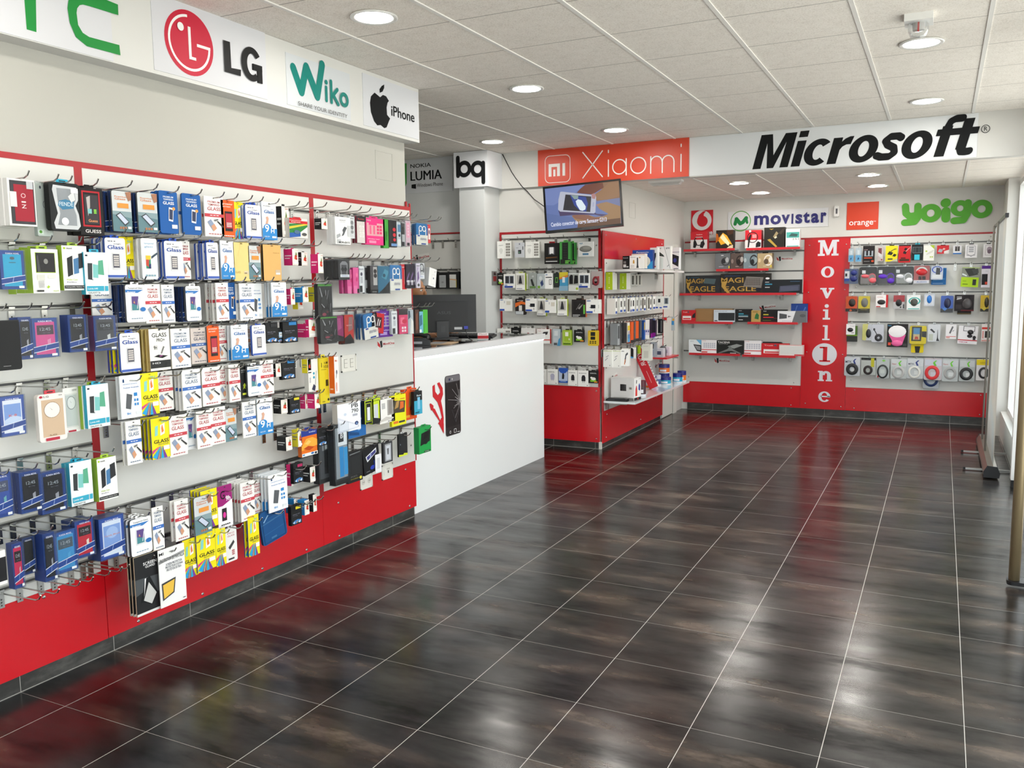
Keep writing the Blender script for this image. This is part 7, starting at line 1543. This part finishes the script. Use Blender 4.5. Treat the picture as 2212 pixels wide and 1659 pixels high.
tp('bf9464', (1430, 680), (1520, 650), (1680, 620), (2010, 720), (2020, 1150), (1000, 1220), (960, 1100), (880, 1000), (840, 950), (920, 920), (1250, 930), (1400, 980), (1600, 960), (1720, 900), (1500, 780)); tp('a8705a', (840, 950), (920, 920), (1250, 930), (1320, 980), (1520, 990), (1500, 1060), (1180, 1060), (940, 1020)); tp('7a5236', (1000, 1120), (2000, 1000), (2010, 1150), (980, 1240))
tp('5a4a78', (520, 830), (1380, 900), (1400, 870), (1440, 900), (1700, 920), (1560, 960), (1390, 920), (900, 930), (560, 960)); tp('e2e6fa', (560, 380), (600, 372), (1410, 465), (1425, 500), (1410, 870), (1370, 892), (560, 850), (510, 800), (520, 560)); tp('2b2734', (688, 440), (1310, 490), (1286, 860), (632, 815)); tp('3350b4', (800, 460), (1180, 500), (1230, 660), (1190, 850), (1040, 830), (900, 700)); tp('e4f2fb', (935, 600), (990, 555), (1080, 580), (1180, 730), (1170, 800), (1100, 832), (1040, 815), (960, 690), e=.95); tp('a8c4c0', (820, 460), (1000, 470), (990, 550), (900, 555)); tp('c9cff0', (1345, 630), (1380, 630), (1370, 735), (1340, 730)); tp('d49a9a', (1310, 440), (1380, 410), (1420, 460), (1400, 550), (1330, 540)); tp('c89484', (1430, 680), (1520, 650), (1500, 700), (1440, 720))
(a, b), (c, d_) = sc(315, 1240), sc(1720, 1090); m.text('Cambio conector de carga Samsung G313', -.312, -.172, .215, -.122, -.004, mat('e8ecff', .3, emit=.9), .02)
m.build('screen', t)
m = MB(); m.tube([(0, .07, 0), (0, .2, -.01), (.02, .27, -.02)], .018, BLACKP, 10); m.build('mount_arm', t)
k = MB(); k.tube([(-4.0, 7.835, 2.93), (-3.955, 7.835, 2.845), (-3.9, 7.83, 2.75), (-3.854, 7.83, 2.685), (-3.78, 7.83, 2.595), (-3.72, 7.82, 2.545), (-3.62, 7.76, 2.46), (-3.45, 7.68, 2.36), (-3.25, 7.68, 2.33)], .0045, BLACKP, 7)
o = k.build('television_cable', smooth=True); tag(o, 'thin black cable running from the ceiling to the television', 'cable')
# ---------------------------------------------------------------- small fittings
t = tag(empty('smoke_alarm', (-.16, 4.9, 2.94)), 'square white alarm with clear dome on the ceiling', 'alarm')
MB().box(-.065, .065, -.07, .07, -.035, 0, WHITEP).build('base', t, bevel=.008); m = MB(); m.lathe([(.05, -.035), (.048, -.07), (.036, -.1), (.001, -.105)], CLEAR, 24); m.build('clear_dome', t, True); m = MB(); m.lathe([(.03, -.035), (.026, -.07), (.001, -.075)], mat('b8b4b0', .3), 20); m.box(-.004, .004, -.03, -.022, -.08, -.036, mat('b03a34', .4)); m.build('sensor', t)
t = tag(empty('emergency_light', (-2.52, 8.53, 2.65)), 'oblong emergency lamp on the lower ceiling', 'emergency light')
MB().box(-.17, .17, -.05, .05, -.02, 0, WHITEP).build('base', t, bevel=.006); m = MB(); m.prism([(-.16, -.02), (-.14, -.045), (.14, -.045), (.16, -.02)], -.042, .042, mat('c9c9c6', .25)); m.build('lens', t)
t = tag(empty('motion_sensor', (-1.147, 10.9, 2.447)), 'small white motion sensor between blue and orange signs', 'sensor')
m = MB(); m.prism(rrect(-.028, -.062, .028, .062, .016), -.045, 0, WHITEP); m.build('body', t); m = MB(); m.box(-.01, .01, -.047, -.045, -.03, .03, mat('55555a', .3)); m.build('lens', t)
PS = Plane(True, -4.068); u, z = PS.hit(1066.5, 601)
t = tag(MB().box(-.045, .045, -.012, 0, -.07, .07, mat('7a7876', .4)).build('wall_switch', bevel=.003), 'narrow grey and red switch plate on the pillar', 'switch'); t.location = PS.world(u, z); t.rotation_euler = (0, 0, PI / 2); MB().box(-.035, .035, -.0135, -.012, -.03, .02, mat('8a2a2c', .4)).build('red_cover', t); MB().box(-.02, .02, -.0135, -.012, .032, .06, mat('3a1a1c', .4)).build('indicator', t)
def socket(u, z, w, h, label, kind):
    t = tag(empty('wall_socket', LEFT.world(u, z, .001), PI / 2), label, 'socket')
    m = MB(); f = mat('e4e2da', .35)
    for a, b, e, g in ((-w / 2, w / 2, -h / 2, -h / 2 + .008), (-w / 2, w / 2, h / 2 - .008, h / 2), (-w / 2, -w / 2 + .008, -h / 2, h / 2), (w / 2 - .008, w / 2, -h / 2, h / 2)): m.box(a, b, -.006, 0, e, g, f)
    m.build('frame', t); m = MB(); m.box(-w / 2 + .008, w / 2 - .008, -.003, 0, -h / 2 + .008, h / 2 - .008, f); m.build('plate', t)
    m = MB()
    def flush():
        nonlocal m
        if m.v: m.build('insert', t); m = MB()
    if kind == 's':
        for x in (-w / 4, w / 4): m.ball((x, -.003, 0), .019, .002, .019, mat('d0cdc4', .4), 20, 8, True); m.box(x - .008, x - .004, -.006, -.004, -.002, .002, '333'); m.box(x + .004, x + .008, -.006, -.004, -.002, .002, '333'); flush()
    elif kind == 'd': m.box(.006, .016, -.004, -.003, -.012, .006, '333'); m.box(-.03, -.022, -.005, -.003, -.02, .02, 'f0eee8'); m.box(-.004, .03, -.0036, -.003, .012, .022, 'c4c0b8')
    else:
        for x in (-.03, .03):
            for q in (-.028, 0, .024): m.box(x - .016, x + .016, -.0045, -.003, q, q + .003, 'a8a59c')
            m.box(x - .016, x - .013, -.0045, -.003, -.028, .027, 'a8a59c'); flush()
    flush()
socket(4.44, .375, .13, .095, 'white double socket set in the red panel', 's'); socket(4.677, .392, .125, .1, 'white data socket set in the red panel', 'd'); socket(4.296, 1.156, .15, .105, 'white blank socket frame beside the orange box', 'b')
# ---------------------------------------------------------------- roll-up banner and post by the window
t = tag(empty('roll_up_banner', (.425, 8.76, 0)), 'roll-up banner stand seen edge-on beside the window', 'banner stand')
BR = mat('a8a298', .35, .8, name='satin_base')
m = MB(); m.prism([(-.055, .02), (.055, .02), (.06, .05), (.04, .1), (-.03, .105), (-.055, .06)], -.83, .83, BR); m.build('base', t, bevel=.004)
for y in (-.842, .83): m = MB(); m.prism([(-.058, .012), (.058, .012), (.063, .05), (.042, .105), (-.032, .11), (-.058, .06)], y, y + .012, BLACKP); m.build('end_cap', t)
for y in (-.52, .31): m = MB(); m.box(-.18, .2, y - .012, y + .012, .008, .022, mat('b8b8b6', .3, .8)); m.box(-.2, -.18, y - .012, y + .012, .004, .026, BLACKP); m.box(.2, .21, y - .012, y + .012, .004, .026, BLACKP); m.build('foot', t)
def mk_print(nt, b):
    p, x, y, z = position(nt); n1 = noise(nt, p, .9, 2, .4, (1, 1, .8))
    nt.links.new(ramp(nt, n1, [(.36, 'a3a09b'), (.46, 'c9bfae'), (.52, 'b9c6cb'), (.62, 'd0cdc8')]), b.inputs['Base Color']); b.inputs['Roughness'].default_value = .5; b.inputs['Transmission Weight'].default_value = .0; b.inputs['Subsurface Weight'].default_value = .0
    tr = N(nt, 'ShaderNodeBsdfTranslucent'); tr.inputs[0].default_value = (.75, .76, .74, 1); mx = N(nt, 'ShaderNodeMixShader'); mx.inputs[0].default_value = .45
    nt.links.new(b.outputs[0], mx.inputs[1]); nt.links.new(tr.outputs[0], mx.inputs[2]); nt.links.new(mx.outputs[0], nt.nodes['Material Output'].inputs[0])
m = MB(); m.box(.012, .014, -.79, .79, .1, 2.13, named('banner_print', mk_print)); m.build('banner', t)
m = MB(); m.box(.0, .026, -.8, .8, 2.125, 2.15, mat('6a6a68', .35, .8)); m.box(.0, .026, -.81, -.8, 2.12, 2.155, BLACKP); m.box(.0, .026, .8, .81, 2.12, 2.155, BLACKP); m.build('top_bar', t)
for y in (-.1, .55): m = MB(); m.tube([(-.02, y, .1), (-.012, y, 2.13)], .009, mat('9a9892', .3, .9), 10); m.build('support_pole', t)
t = tag(empty('display_post', (.408, 5.14, 0)), 'bronze round post on a flat black foot by the window', 'post')
m = MB(); m.tube([(0, 0, .02), (0, 0, 2.75)], .027, mat('c4b08a', .38, .7, name='bronze_metal'), 24); m.build('pole', t, True)
m = MB(); m.prism(rrect(-.035, -.05, .3, .05, .03), 0, .02, BLACKP); o = m.build('foot', t); o.rotation_euler = (PI / 2, 0, 0); o.location = (0, 0, .02)
m = MB(); m.box(.075, .14, -.02, .03, .02, 2.75, mat('2c2a28', .4)); m.build('frame_side', t)
